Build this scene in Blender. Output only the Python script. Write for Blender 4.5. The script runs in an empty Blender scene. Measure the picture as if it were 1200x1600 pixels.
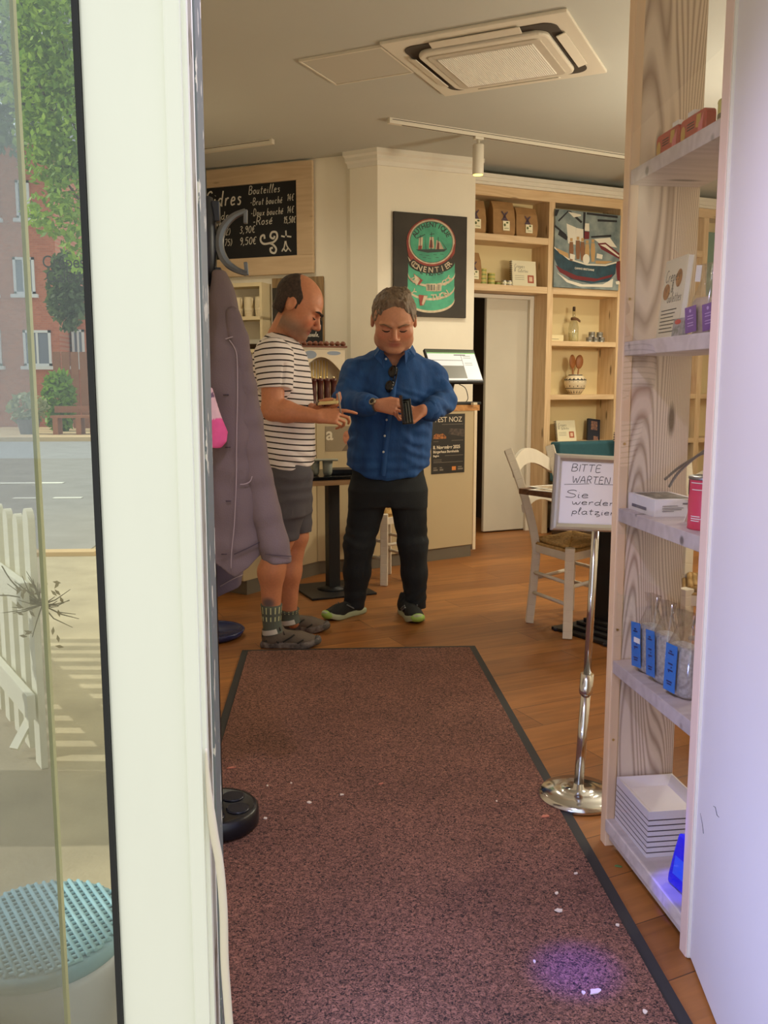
import bpy, bmesh, math, random
import numpy as np
from mathutils import Vector, Matrix, Euler

# ------------------------------------------------------------------ scene, camera
SC = bpy.context.scene
COL = SC.collection
R = math.radians
random.seed(7)
FPX, EYE = 1400.0, 1.27                    # focal length in pixels of a 1200x1600 frame, eye height
PITCH, YAW = math.atan(197 / 1400.0), math.atan(91 / 1400.0)

cam_d = bpy.data.cameras.new('camera')
cam_d.sensor_fit = 'VERTICAL'
cam_d.sensor_height = 36.0
cam_d.lens = 36.0 * FPX / 1600.0
cam_d.clip_start = 0.05
cam_d.clip_end = 300
CAM = bpy.data.objects.new('camera', cam_d)
COL.objects.link(CAM)
CAM.location = (0, 0, EYE)
CAM.rotation_euler = (R(90) - PITCH, 0, -YAW)
SC.camera = CAM

# ------------------------------------------------------------------ colour management
SC.view_settings.view_transform = 'Standard'
SC.view_settings.look = 'None'
SC.view_settings.gamma = 1.0
SC.view_settings.use_curve_mapping = False
SC.view_settings.exposure = 0.0
SC.cycles.max_bounces = 10
SC.cycles.transparent_max_bounces = 16
SC.cycles.use_denoising = True
SC.cycles.caustics_reflective = False
SC.cycles.caustics_refractive = False
SC.cycles.sample_clamp_indirect = 6.0

# ------------------------------------------------------------------ light
world = bpy.data.worlds.new('sky')
SC.world = world
world.use_nodes = True
_bg = world.node_tree.nodes['Background']
_bg.inputs[0].default_value = (0.93, 0.99, 1.0, 1)
_bg.inputs[1].default_value = 1.25

def lamp(kind, name, loc, energy, color, target=None, size=0.1, spot=None, blend=0.5):
    d = bpy.data.lights.new(name, kind)
    d.energy = energy
    d.color = color
    if kind == 'AREA':
        d.shape = 'RECTANGLE'
        d.size, d.size_y = size if isinstance(size, tuple) else (size, size)
    elif kind == 'SUN':
        d.angle = R(0.6)
    else:
        d.shadow_soft_size = size
    if kind == 'SPOT':
        d.spot_size = R(spot)
        d.spot_blend = blend
    o = bpy.data.objects.new(name, d)
    COL.objects.link(o)
    o.location = loc
    if target is not None:
        v = Vector(target) - Vector(loc)
        o.rotation_euler = v.to_track_quat('-Z', 'Y').to_euler()
    return o

WARM = (1.0, 0.91, 0.70)
lamp('SUN', 'sun', (-20, 3, 15), 3.0, (1.0, 0.93, 0.80), target=(-20 + 0.86, 3 - 0.06, 15 - 0.52))
# room downlights on the rails out of frame, plus added point fills lifting the ceiling
lamp('SPOT', 'ceiling_lamp_counter', (-0.75, 6.0, 2.9), 40, WARM, target=(-0.5, 6.3, 0), size=0.05, spot=150, blend=1.0)
lamp('SPOT', 'ceiling_lamp_bookcase', (2.6, 6.3, 2.9), 36, WARM, target=(2.2, 6.9, 0), size=0.05, spot=150, blend=1.0)
lamp('POINT', 'fill_light_dining', (2.75, 5.0, 1.95), 86, WARM, size=0.15)
lamp('POINT', 'fill_light_entrance', (2.3, 3.0, 1.95), 34, WARM, size=0.15)
# violet and blue spots added to tint door leaf, shelf and mat; no fixtures
lamp('SPOT', 'violet_entrance_fill', (-0.06, 1.22, 2.25), 74, (0.66, 0.60, 0.92), target=(0.52, 1.6, 0.2), size=0.05, spot=110, blend=1.0)
lamp('SPOT', 'blue_floor_light', (-0.11, 1.33, 0.42), 19, (0.36, 0.46, 1.0), target=(0.75, 1.75, 0.25), size=0.06, spot=165, blend=1.0)
lamp('SPOT', 'blue_entrance_beam', (0.05, 1.25, 2.20), 420, (0.04, 0.02, 1.0), target=(0.535, 1.765, 0.0), size=0.02, spot=6, blend=1.0)
lamp('SPOT', 'blue_shelf_light', (-0.10, 1.24, 2.20), 420, (0.03, 0.02, 1.0), target=(0.850, 1.955, 0.08), size=0.01, spot=4.2, blend=0.6)

# ------------------------------------------------------------------ measuring helpers (photo measurements -> points in the room)
def ray(px, py):
    x = (px - 600) / FPX
    z = -(py - 800) / FPX
    c, s = math.cos(PITCH), math.sin(PITCH)
    y2, z2 = c + z * s, z * c - s
    c, s = math.cos(YAW), math.sin(YAW)
    return Vector((x * c + y2 * s, -x * s + y2 * c, z2))
EYEP = Vector((0, 0, EYE))
def G(px, py, z=0.0):
    r = ray(px, py)
    return EYEP + r * ((z - EYE) / r.z)
def D(px, py, y):
    r = ray(px, py)
    return EYEP + r * (y / r.y)

class Plane:
    """vertical plane with a (u along, z up, w out towards the room) frame"""
    def __init__(s, p0, ang):
        s.p = Vector((p0[0], p0[1], 0))
        s.e = Vector((math.cos(R(ang)), math.sin(R(ang)), 0))
        s.n = Vector((s.e.y, -s.e.x, 0))
        s.M = Matrix(((s.e.x, -s.n.x, 0, s.p.x), (s.e.y, -s.n.y, 0, s.p.y), (0, 0, 1, 0), (0, 0, 0, 1)))   # local y points into the wall
    def uz(s, px, py, w=0.0):
        r = ray(px, py)
        o = s.p + s.n * w
        t = (o - EYEP).dot(s.n) / r.dot(s.n)
        q = EYEP + r * t
        return ((q - o).dot(s.e), q.z)
    def pt(s, u, w, z):
        return s.p + s.e * u + s.n * w + Vector((0, 0, z))
    def mat(s, u=0, w=0, z=0):
        m = s.M.copy()
        m.translation = s.pt(u, w, z)
        return m

# ------------------------------------------------------------------ materials
def lin(c):
    def f(v):
        v /= 255.0
        return v / 12.92 if v <= 0.04045 else ((v + 0.055) / 1.055) ** 2.4
    return (f(c[0]), f(c[1]), f(c[2]), 1.0)

MATS = {}
def nodes_of(name):
    m = bpy.data.materials.new(name)
    m.use_nodes = True
    nt = m.node_tree
    b = nt.nodes['Principled BSDF']
    return m, nt, b

def mat(name, c, rough=0.6, metal=0.0, var=0.0, scale=8.0, bump=0.0, bscale=None, emit=None, estr=0.0, sheen=0.0, coat=0.0, stretch=None, alpha=1.0, c2=None, trans=0.0):
    """plain procedural material: base colour varied by object-space noise, optional bump"""
    if name in MATS:
        return MATS[name]
    m, nt, b = nodes_of(name)
    N, L = nt.nodes, nt.links
    b.inputs['Roughness'].default_value = rough
    b.inputs['Metallic'].default_value = metal
    if sheen: b.inputs['Sheen Weight'].default_value = sheen
    if coat: b.inputs['Coat Weight'].default_value = coat
    if trans: b.inputs['Transmission Weight'].default_value = trans
    if alpha < 1: b.inputs['Alpha'].default_value = alpha
    base = lin(c)
    b.inputs['Base Color'].default_value = base
    if emit:
        b.inputs['Emission Color'].default_value = lin(emit)
        b.inputs['Emission Strength'].default_value = estr
    if var or c2 or bump:
        tc = N.new('ShaderNodeTexCoord')
        mp = N.new('ShaderNodeMapping')
        L.new(tc.outputs['Object'], mp.inputs['Vector'])
        if stretch: mp.inputs['Scale'].default_value = stretch
        nz = N.new('ShaderNodeTexNoise')
        nz.inputs['Scale'].default_value = scale
        nz.inputs['Detail'].default_value = 5
        L.new(mp.outputs[0], nz.inputs['Vector'])
        if var or c2:
            mx = N.new('ShaderNodeMix'); mx.data_type = 'RGBA'
            lo = lin(c2) if c2 else tuple(v * (1 - var) for v in base[:3]) + (1,)
            hi = base if c2 else tuple(min(1, v * (1 + var)) for v in base[:3]) + (1,)
            mx.inputs[6].default_value = lo
            mx.inputs[7].default_value = hi
            rp = N.new('ShaderNodeMapRange')
            rp.inputs[1].default_value, rp.inputs[2].default_value = 0.3, 0.7
            L.new(nz.outputs[0], rp.inputs[0])
            L.new(rp.outputs[0], mx.inputs[0])
            L.new(mx.outputs[2], b.inputs['Base Color'])
        if bump:
            nb = nz
            if bscale:
                nb = N.new('ShaderNodeTexNoise')
                nb.inputs['Scale'].default_value = bscale
                nb.inputs['Detail'].default_value = 4
                L.new(mp.outputs[0], nb.inputs['Vector'])
            bp = N.new('ShaderNodeBump')
            bp.inputs['Strength'].default_value = bump
            bp.inputs['Distance'].default_value = 0.01
            L.new(nb.outputs[0], bp.inputs['Height'])
            L.new(bp.outputs[0], b.inputs['Normal'])
    MATS[name] = m
    return m

def wood(name, c1, c2, axis='Z', scale=1.0, rough=0.55, strong=1.0, ring=14.0, knots=True, line=None, nscale=5.0):
    """long-grain wood: distorted rings stretched along one object axis, plus knots"""
    if name in MATS:
        return MATS[name]
    m, nt, b = nodes_of(name)
    N, L = nt.nodes, nt.links
    tc = N.new('ShaderNodeTexCoord')
    mp = N.new('ShaderNodeMapping')
    s = {'X': (0.09, 1, 1), 'Y': (1, 0.09, 1), 'Z': (1, 1, 0.09)}[axis]
    mp.inputs['Scale'].default_value = tuple(v * scale for v in s)
    L.new(tc.outputs['Object'], mp.inputs['Vector'])
    nz = N.new('ShaderNodeTexNoise'); nz.inputs['Scale'].default_value = nscale; nz.inputs['Detail'].default_value = 3 if line is None else 1.5
    L.new(mp.outputs[0], nz.inputs['Vector'])
    mul = N.new('ShaderNodeMath'); mul.operation = 'MULTIPLY'; mul.inputs[1].default_value = ring
    L.new(nz.outputs[0], mul.inputs[0])
    fr = N.new('ShaderNodeMath'); fr.operation = 'PINGPONG'; fr.inputs[1].default_value = 0.5
    L.new(mul.outputs[0], fr.inputs[0])
    fine = N.new('ShaderNodeTexNoise'); fine.inputs['Scale'].default_value = 60; fine.inputs['Detail'].default_value = 4
    L.new(mp.outputs[0], fine.inputs['Vector'])
    add = N.new('ShaderNodeMath'); add.operation = 'MULTIPLY_ADD'; add.inputs[1].default_value = 0.7
    L.new(fine.outputs[0], add.inputs[0]); L.new(fr.outputs[0], add.inputs[2])
    rp = N.new('ShaderNodeMapRange')
    rp.inputs[1].default_value, rp.inputs[2].default_value = 0.25, 0.95
    rp.inputs[4].default_value = strong
    if line:
        rp.inputs[1].default_value, rp.inputs[2].default_value, rp.inputs[3].default_value, rp.inputs[4].default_value = 0.0, line, strong, 0.0
        L.new(fr.outputs[0], rp.inputs[0])
    else:
        L.new(add.outputs[0], rp.inputs[0])
    mx = N.new('ShaderNodeMix'); mx.data_type = 'RGBA'
    mx.inputs[6].default_value = lin(c1); mx.inputs[7].default_value = lin(c2)
    L.new(rp.outputs[0], mx.inputs[0])
    out = mx.outputs[2]
    if knots:
        mp2 = N.new('ShaderNodeMapping')
        mp2.inputs['Scale'].default_value = {'X': (2.2, 9, 9), 'Y': (9, 2.2, 9), 'Z': (9, 9, 2.2)}[axis]
        L.new(tc.outputs['Object'], mp2.inputs['Vector'])
        vo = N.new('ShaderNodeTexVoronoi'); vo.inputs['Scale'].default_value = 1.0
        L.new(mp2.outputs[0], vo.inputs['Vector'])
        kr = N.new('ShaderNodeMapRange'); kr.inputs[1].default_value, kr.inputs[2].default_value = 0.06, 0.12
        L.new(vo.outputs['Distance'], kr.inputs[0])
        mk = N.new('ShaderNodeMix'); mk.data_type = 'RGBA'
        mk.inputs[6].default_value = tuple(v * 0.45 for v in lin(c2)[:3]) + (1,)
        L.new(out, mk.inputs[7]); L.new(kr.outputs[0], mk.inputs[0])
        out = mk.outputs[2]
    L.new(out, b.inputs['Base Color'])
    b.inputs['Roughness'].default_value = rough
    MATS[name] = m
    return m

def glass_mat(name, refl, tint=(1, 1, 1), rough=0.0, fres=True):
    """thin pane: lets light straight through, reflects like glass"""
    if name in MATS:
        return MATS[name]
    m = bpy.data.materials.new(name); m.use_nodes = True
    nt = m.node_tree; N, L = nt.nodes, nt.links
    N.remove(N['Principled BSDF'])
    out = N['Material Output']
    tr = N.new('ShaderNodeBsdfTransparent'); tr.inputs[0].default_value = (*tint, 1)
    gl = N.new('ShaderNodeBsdfGlossy'); gl.inputs['Roughness'].default_value = rough
    mx = N.new('ShaderNodeMixShader')
    if fres:
        fr = N.new('ShaderNodeFresnel'); fr.inputs[0].default_value = 1.5
        ma = N.new('ShaderNodeMath'); ma.operation = 'MULTIPLY'; ma.inputs[1].default_value = refl
        L.new(fr.outputs[0], ma.inputs[0]); L.new(ma.outputs[0], mx.inputs[0])
    else:
        mx.inputs[0].default_value = refl
    L.new(tr.outputs[0], mx.inputs[1]); L.new(gl.outputs[0], mx.inputs[2])
    L.new(mx.outputs[0], out.inputs[0])
    MATS[name] = m
    return m

# ------------------------------------------------------------------ object helpers
def tag(o, label=None, cat=None, group=None, kind=None):
    if label: o['label'] = label
    if cat: o['category'] = cat
    if group: o['group'] = group
    if kind: o['kind'] = kind
    return o

def empty(name, loc=(0, 0, 0), rz=0.0, label=None, cat=None, group=None, M=None):
    o = bpy.data.objects.new(name, None)
    COL.objects.link(o)
    o.empty_display_size = 0.05
    if M is not None:
        o.matrix_world = M
    else:
        o.location = loc
        o.rotation_euler = (0, 0, rz)
    return tag(o, label, cat, group)

def kids(o):
    return [c for c in bpy.data.objects if c.parent is o]

def copy_tree(o, parent=None):
    c = o.copy()
    COL.objects.link(c)
    if parent is not None:
        c.parent = parent
    for ch in kids(o):
        copy_tree(ch, c)
    return c

class MB:
    """mesh builder: collects shapes and links them as ONE mesh object"""
    def __init__(s):
        s.v, s.f, s.m, s.sm = [], [], [], []
        s.T = Matrix.Identity(4)
        s.mi = 0
    def at(s, M):
        s.T = M
        return s
    def add(s, vs, fs, smooth=False):
        o = len(s.v)
        s.v += [tuple(s.T @ Vector(v)) for v in vs]
        for f in fs:
            s.f.append([i + o for i in f]); s.m.append(s.mi); s.sm.append(smooth)
        return s
    def box(s, x0, x1, y0, y1, z0, z1, bev=0.0):
        if bev > 0:
            bm = bmesh.new()
            bmesh.ops.create_cube(bm, size=1.0)
            for v in bm.verts:
                v.co = Vector((x0 + (v.co.x + .5) * (x1 - x0), y0 + (v.co.y + .5) * (y1 - y0), z0 + (v.co.z + .5) * (z1 - z0)))
            bmesh.ops.bevel(bm, geom=list(bm.edges), offset=bev, segments=2, affect='EDGES', profile=0.6)
            bm.verts.index_update()
            s.add([v.co.copy() for v in bm.verts], [[v.index for v in f.verts] for f in bm.faces])
            bm.free()
            return s
        vs = [(x, y, z) for x in (x0, x1) for y in (y0, y1) for z in (z0, z1)]
        return s.add(vs, [(0, 1, 3, 2), (4, 6, 7, 5), (0, 4, 5, 1), (2, 3, 7, 6), (0, 2, 6, 4), (1, 5, 7, 3)])
    def prism(s, poly, a0, a1, axis='Z', smooth=False):
        """polygon in the plane across axis, extruded from a0 to a1"""
        n = len(poly)
        def P(p, a):
            return {'Z': (p[0], p[1], a), 'Y': (p[0], a, p[1]), 'X': (a, p[0], p[1])}[axis]
        vs = [P(p, a0) for p in poly] + [P(p, a1) for p in poly]
        s.add(vs, [list(range(n))[::-1], list(range(n, 2 * n))])
        return s.add(vs, [[i, (i + 1) % n, n + (i + 1) % n, n + i] for i in range(n)], smooth)
    def flat(s, poly, a, axis='Y'):
        def P(p):
            return {'Z': (p[0], p[1], a), 'Y': (p[0], a, p[1]), 'X': (a, p[0], p[1])}[axis]
        return s.add([P(p) for p in poly], [list(range(len(poly)))])
    def lathe(s, prof, n=24, c=(0, 0, 0), cap=True, smooth=True):
        vs, fs = [], []
        for r, z in prof:
            for i in range(n):
                a = 2 * math.pi * i / n
                vs.append((c[0] + r * math.cos(a), c[1] + r * math.sin(a), c[2] + z))
        for j in range(len(prof) - 1):
            for i in range(n):
                k = (i + 1) % n
                fs.append([j * n + i, j * n + k, (j + 1) * n + k, (j + 1) * n + i])
        s.add(vs, fs, smooth)
        if cap:
            if prof[0][0] > 1e-5: s.add(vs[:n], [list(range(n))[::-1]])
            if prof[-1][0] > 1e-5: s.add(vs[-n:], [list(range(n))])
        return s
    def tube(s, pts, r, n=8, closed=False, cap=True):
        pts = [Vector(p) for p in pts]
        rs = r if isinstance(r, (list, tuple)) else [r] * len(pts)
        up = None; vs = []
        m = len(pts)
        for i, p in enumerate(pts):
            if closed: t = (pts[(i + 1) % m] - pts[i - 1])
            else: t = pts[min(i + 1, m - 1)] - pts[max(i - 1, 0)]
            if t.length < 1e-9: t = Vector((0, 0, 1))
            t.normalize()
            if up is None:
                up = t.orthogonal().normalized()
            else:
                up = (up - t * up.dot(t))
                up = up.normalized() if up.length > 1e-6 else t.orthogonal().normalized()
            w = t.cross(up)
            for k in range(n):
                a = 2 * math.pi * k / n
                vs.append(p + up * (math.cos(a) * rs[i]) + w * (math.sin(a) * rs[i]))
        fs = []
        for i in range(m if closed else m - 1):
            j = (i + 1) % m
            for k in range(n):
                l = (k + 1) % n
                fs.append([i * n + k, i * n + l, j * n + l, j * n + k])
        s.add(vs, fs, True)
        if cap and not closed:
            s.add(vs[:n], [list(range(n))[::-1]]); s.add(vs[-n:], [list(range(n))])
        return s
    def bar(s, a, b, w, d, up=(0, 0, 1), bev=0.0):
        """rectangular bar from a to b"""
        a, b = Vector(a), Vector(b)
        t = (b - a); ln = t.length; t.normalize()
        x = t.cross(Vector(up))
        if x.length < 1e-4: x = t.cross(Vector((0, 1, 0)))
        x.normalize(); y = x.cross(t)
        M = Matrix((( x.x, y.x, t.x, a.x), (x.y, y.y, t.y, a.y), (x.z, y.z, t.z, a.z), (0, 0, 0, 1)))
        old = s.T; s.T = old @ M
        s.box(-w / 2, w / 2, -d / 2, d / 2, 0, ln, bev)
        s.T = old
        return s
    def sweep(s, path, prof, up=(0, 0, 1)):
        """profile polygon (side, up) swept along a 3-D path, mitred"""
        path = [Vector(p) for p in path]
        m, n = len(path), len(prof); U = Vector(up); vs = []
        for i, p in enumerate(path):
            d0 = (path[i] - path[i - 1]).normalized() if i > 0 else None
            d1 = (path[i + 1] - path[i]).normalized() if i < m - 1 else None
            if d0 is None: d0 = d1
            if d1 is None: d1 = d0
            n0, n1 = d0.cross(U).normalized(), d1.cross(U).normalized()
            b = (n0 + n1).normalized(); k = 1 / max(0.3, b.dot(n0))
            for q in prof: vs.append(p + b * (q[0] * k) + U * q[1])
        fs = [[i * n + k, i * n + (k + 1) % n, (i + 1) * n + (k + 1) % n, (i + 1) * n + k] for i in range(m - 1) for k in range(n)]
        fs += [list(range(n))[::-1], [(m - 1) * n + k for k in range(n)]]
        return s.add(vs, fs)
    def build(s, name, mats, parent=None, bevel=0.0, fix=True, seg=2, autosmooth=False):
        me = bpy.data.meshes.new(name)
        me.from_pydata(s.v, [], s.f)
        if not isinstance(mats, (list, tuple)): mats = [mats]
        for m in mats: me.materials.append(m)
        me.polygons.foreach_set('material_index', s.m)
        me.polygons.foreach_set('use_smooth', s.sm)
        me.update()
        if fix:
            bm = bmesh.new(); bm.from_mesh(me)
            bmesh.ops.remove_doubles(bm, verts=bm.verts, dist=1e-6)
            bmesh.ops.recalc_face_normals(bm, faces=bm.faces)
            bm.to_mesh(me); bm.free()
        o = bpy.data.objects.new(name, me)
        COL.objects.link(o)
        if parent is not None: o.parent = parent
        if bevel:
            b = o.modifiers.new('bevel', 'BEVEL')
            b.width, b.segments, b.limit_method, b.angle_limit = bevel, seg, 'ANGLE', R(40)
        return o

def struct(mb, name, mats, **k):
    o = mb.build(name, mats, **k)
    o['kind'] = 'structure'
    return o

def circ(cx, cz, rx, rz=None, n=28, a0=0, a1=360):
    rz = rx if rz is None else rz
    full = abs(a1 - a0) >= 360
    k = n if full else n + 1
    return [(cx + rx * math.cos(R(a0 + (a1 - a0) * i / n)), cz + rz * math.sin(R(a0 + (a1 - a0) * i / n))) for i in range(k)]

def catmull(pts, k=6, closed=False):
    pts = [Vector(p) for p in pts]
    n = len(pts); out = []
    rng = range(n if closed else n - 1)
    for i in rng:
        if closed: p0, p1, p2, p3 = pts[i - 1], pts[i], pts[(i + 1) % n], pts[(i + 2) % n]
        else: p0, p1, p2, p3 = pts[max(i - 1, 0)], pts[i], pts[i + 1], pts[min(i + 2, n - 1)]
        for j in range(k):
            t = j / k
            out.append(0.5 * ((2 * p1) + (p2 - p0) * t + (2 * p0 - 5 * p1 + 4 * p2 - p3) * t * t + (3 * p1 - p0 - 3 * p2 + p3) * t ** 3))
    if not closed: out.append(pts[-1])
    return out

# printed lettering from the built-in font, turned into mesh
def text_obj(body, name, M, size, m, parent=None, align='LEFT', thick=0.0006, shear=0.0, xs=1.0, bold=0.0, space=1.0):
    cu = bpy.data.curves.new('lettering', 'FONT')
    cu.body = body; cu.size = size; cu.align_x = align; cu.extrude = thick; cu.shear = shear; cu.offset = bold; cu.space_character = space
    t = bpy.data.objects.new('lettering', cu)
    COL.objects.link(t)
    dg = bpy.context.evaluated_depsgraph_get()
    me = bpy.data.meshes.new_from_object(t.evaluated_get(dg))
    bpy.data.objects.remove(t)
    me.name = name
    me.materials.clear(); me.materials.append(m)
    o = bpy.data.objects.new(name, me)
    COL.objects.link(o)
    # text lies in x/y: stand it up in x/z, facing -y
    S = Matrix(((xs, 0, 0, 0), (0, 0, -1, 0), (0, 1, 0, 0), (0, 0, 0, 1)))
    me.transform(M @ S)
    if parent is not None:
        o.parent = parent
    return o

# hand lettering: single-stroke letters on a 0..10 grid (x height 5), strokes split by ';'
GLY = {
'B': '1,0 1,10;1,10 4,10 5.5,8.5 4,5.6 1,5.3;1,5.3 5,5 6.4,2.6 4.6,.2 1,0', 'I': '1,0 1,9.5', 'T': '0,9.6 6,9.8;3,9.7 2.9,0',
'E': '5,9.7 1,9.5 1,0 5.4,.2;1,5 4.4,5.2', 'W': '0,9.5 2,0 4,6.5 6,0 8.2,9.8', 'A': '0,0 3,9.8 6,0;1.2,3.4 5,3.6', 'R': '1,0 1,9.7 4.4,9.6 5.4,7.4 4,5.2 1,4.8;3,5 6,0',
'N': '1,0 1,9.5 6,.3 6.2,9.8', 'S': '6,8.6 4.4,9.8 1.6,9.2 .6,7.2 2.4,5.6 5,4.4 5.8,2.2 4,.2 0,.6', 'C': '5.6,8.6 4,9.8 1.6,8.6 .6,5 1.4,1.4 3.6,.1 5.8,1.6',
'D': '1,0 1,9.7 4.6,9 6,5 4.6,.8 1,0', 'P': '1,0 1,9.7 4.4,9.6 5.4,7.4 4,5.2 1,4.8', 'V': '0,9.6 3,0 6,9.6', 'K': '1,0 1,9.7;5.6,9.5 1,4.6 6,0', 'L': '1,9.7 1,0 5,.2',
'a': '4.4,4.4 2.4,5 .6,3 1.2,.4 3,.3 4.4,2.6;4.4,4.8 4.3,1 5.4,.1', 'b': '1,9.6 .8,.3 3,.1 4.4,2 3.6,4.6 1,3.8', 'c': '4,4.2 2.4,5 .7,3 1.4,.4 4,.6', 'd': '4.2,4.2 2.2,4.8 .6,2.6 1.4,.2 3.4,.6 4.4,3;4.6,9.6 4.3,1 5.2,.1',
'e': '.8,2.6 3.8,3.2 3.4,4.8 1.6,4.8 .6,2.4 1.6,.2 4.4,.8', 'é': '.8,2.6 3.8,3.2 3.4,4.8 1.6,4.8 .6,2.4 1.6,.2 4.4,.8;2.2,6.2 3.8,7.8', 'h': '.8,9.6 .8,0;.9,3.4 2.6,4.9 3.8,3.8 3.8,0', 'i': '1,4.8 .9,.8 1.8,.1;1,6.8 1.2,7', 'l': '1,4 2.2,9.4 1.2,9.6 .8,1 2,.1',
'm': '.6,4.8 .6,0;.7,3.4 2,4.9 2.8,3.8 2.8,0;2.9,3.4 4.2,4.9 5,3.8 5.1,0', 'n': '.8,4.8 .8,0;.9,3.4 2.6,4.9 3.8,3.8 3.8,.6 4.6,.1', 'o': '2.4,5 .7,3.4 1,.8 2.8,.1 4.2,2 3.6,4.6 2.4,5', 'p': '.8,4.8 .6,-3.6;.8,3.6 2.6,4.9 4.2,3 3,.3 .8,1',
'r': '.8,4.8 .8,0;.9,3 2.2,4.7 3.6,4.6', 's': '3.6,4.4 1.8,4.9 1,3.8 3.2,2 2.6,.2 .6,.4', 't': '1.8,8.4 1.6,.8 3,.2;.2,5.4 3.6,5.6', 'u': '.8,4.8 .8,1 2.2,.1 4,1.6;4.1,4.8 4,.8 5,.1', 'v': '.4,4.8 2,.1 4,4.8', 'w': '.4,4.8 1.2,.6 2.4,.5 3.2,3.4 3.8,.5 5.2,.6 6.2,4.8', 'x': '.6,4.8 4,0;4,4.8 .4,0', 'z': '.6,4.6 4,4.8 1,.3 4.4,.2 5,-2 2.6,-3', 'g': '4.2,4.4 2,4.9 .6,2.8 1.6,.5 3.6,1 4.3,4.6 4.1,-2.4 2.4,-3.6 .8,-2.6', 'ö': '2.4,5 .7,3.4 1,.8 2.8,.1 4.2,2 3.6,4.6 2.4,5;1.4,6.6 1.6,6.8;3.2,6.6 3.4,6.8', 'y': '.6,4.8 1.2,1.4 3.4,1.6;4,4.8 3.6,-2.6 1.2,-3',
'0': '3,9.6 1,7 1,2.6 3,.2 5,2.6 5,7 3,9.6', '1': '1,7 3,9.6 3,0', '2': '.8,7.6 2.6,9.6 4.8,7.8 .8,.2 5,.3', '3': '1,8.6 3,9.7 4.8,7.8 2.6,5.4 5,3.2 3.2,.2 .6,1', '4': '3.6,9.6 .6,3.2 5,3.4;4,6 3.8,0', '5': '4.8,9.5 1.4,9.4 1,5.6 3.6,6 4.8,3 3.2,.2 .6,.8', '6': '4.2,9.4 1.4,5.6 1,2 3,.2 4.8,2.4 3.2,4.8 1.2,3', '7': '.8,9.4 5,9.5 2.2,0', '8': '3,5.2 1.2,7.4 3,9.6 4.8,7.4 3,5.2 .9,2.4 3,.2 5,2.4 3,5.2', '9': '4.8,7 3,5 1.2,7.2 3,9.6 4.8,7.4 4.4,2 2.6,0',
'€': '5.6,8.8 3.6,9.4 1.4,7 1.4,2.6 3.4,.2 5.4,1;0,6 4,6.2;0,4 3.8,4.2', ',': '1.4,1 .6,-1.4', '-': '.4,3.6 3,3.8', '(': '2.4,10 .8,6 .8,3 2.6,-.6', ')': '.6,10 2.2,6 2.2,3 .4,-.6', '&': '5,.2 1.6,7.6 3,9.6 4.2,7.8 .8,2.4 2.4,.2 5.4,4', '.': '1,.2 1.2,.4', 'ü': '.8,4.8 .8,1 2.2,.1 4,1.6;4.1,4.8 4,.8 5,.1;1.4,6.6 1.6,6.8;3.2,6.6 3.4,6.8',
}
def scrawl(mb, s, x, z, h, pen, slant=0.12, y=0.0, gap=0.16, flat=True, wid=1.0):
    """write s in strokes starting at x,z; h is cap height; ribbon strokes facing -y"""
    k = h / 10.0
    for ch in s:
        if ch == ' ':
            x += 4.2 * k * wid; continue
        g = GLY[ch]
        wmax = 0
        for st in g.split(';'):
            p = [tuple(float(a) for a in q.split(',')) for q in st.split()]
            wmax = max(wmax, max(a[0] for a in p))
            q = catmull([(x + (a[0] * wid + a[1] * slant) * k, 0, z + a[1] * k) for a in p], 5) if len(p) > 2 else [Vector((x + (a[0] * wid + a[1] * slant) * k, 0, z + a[1] * k)) for a in p]
            ribbon(mb, q, pen, y)
        x += (wmax * wid + gap * 10) * k
    return x

def ribbon(mb, q, pen, y=0.0):
    vs = []
    n = len(q)
    for i, p in enumerate(q):
        t = (q[min(i + 1, n - 1)] - q[max(i - 1, 0)])
        t = t.normalized() if t.length > 1e-9 else Vector((1, 0, 0))
        s = Vector((-t.z, 0, t.x)) * pen * 0.5
        vs += [(p.x + s.x, y, p.z + s.z), (p.x - s.x, y, p.z - s.z)]
    mb.add(vs, [[2 * i, 2 * i + 1, 2 * i + 3, 2 * i + 2] for i in range(n - 1)])
# ------------------------------------------------------------------ materials of the place
M_wall = mat('cream_wall_paint', (236, 228, 210), 0.85, var=0.03, scale=2.0, bump=0.05, bscale=40)
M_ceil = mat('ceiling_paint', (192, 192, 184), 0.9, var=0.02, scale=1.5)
M_white = mat('white_paint', (226, 220, 206), 0.55, var=0.02, scale=6)
M_whiteplastic = mat('white_plastic', (222, 214, 198), 0.4)
M_post = mat('cream_lacquer', (242, 244, 232), 0.45, var=0.025, scale=5, bump=0.06, bscale=14, stretch=(1, 1, 0.3))
M_black = mat('black_matt', (16, 16, 17), 0.5)
M_rubber = mat('black_rubber', (30, 31, 33), 0.7)
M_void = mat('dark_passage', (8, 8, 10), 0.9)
M_pine = wood('pine', (224, 196, 156), (196, 160, 116), 'Z', 1.0, 0.5, 0.6)
M_pineX = wood('pine_across', (224, 196, 156), (196, 160, 116), 'X', 1.0, 0.5, 0.6)
M_washed = wood('whitewashed_pine', (224, 206, 184), (146, 118, 98), 'Z', 1.0, 0.6, 0.75, ring=105, line=0.34, nscale=3.4)
M_washedY = wood('whitewashed_board', (214, 202, 196), (178, 164, 156), 'Y', 1.0, 0.6, 0.6, ring=10)
M_frame = wood('shelf_frame_pine', (236, 206, 168), (214, 172, 128), 'Z', 1.0, 0.55, 0.5, ring=8)

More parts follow.
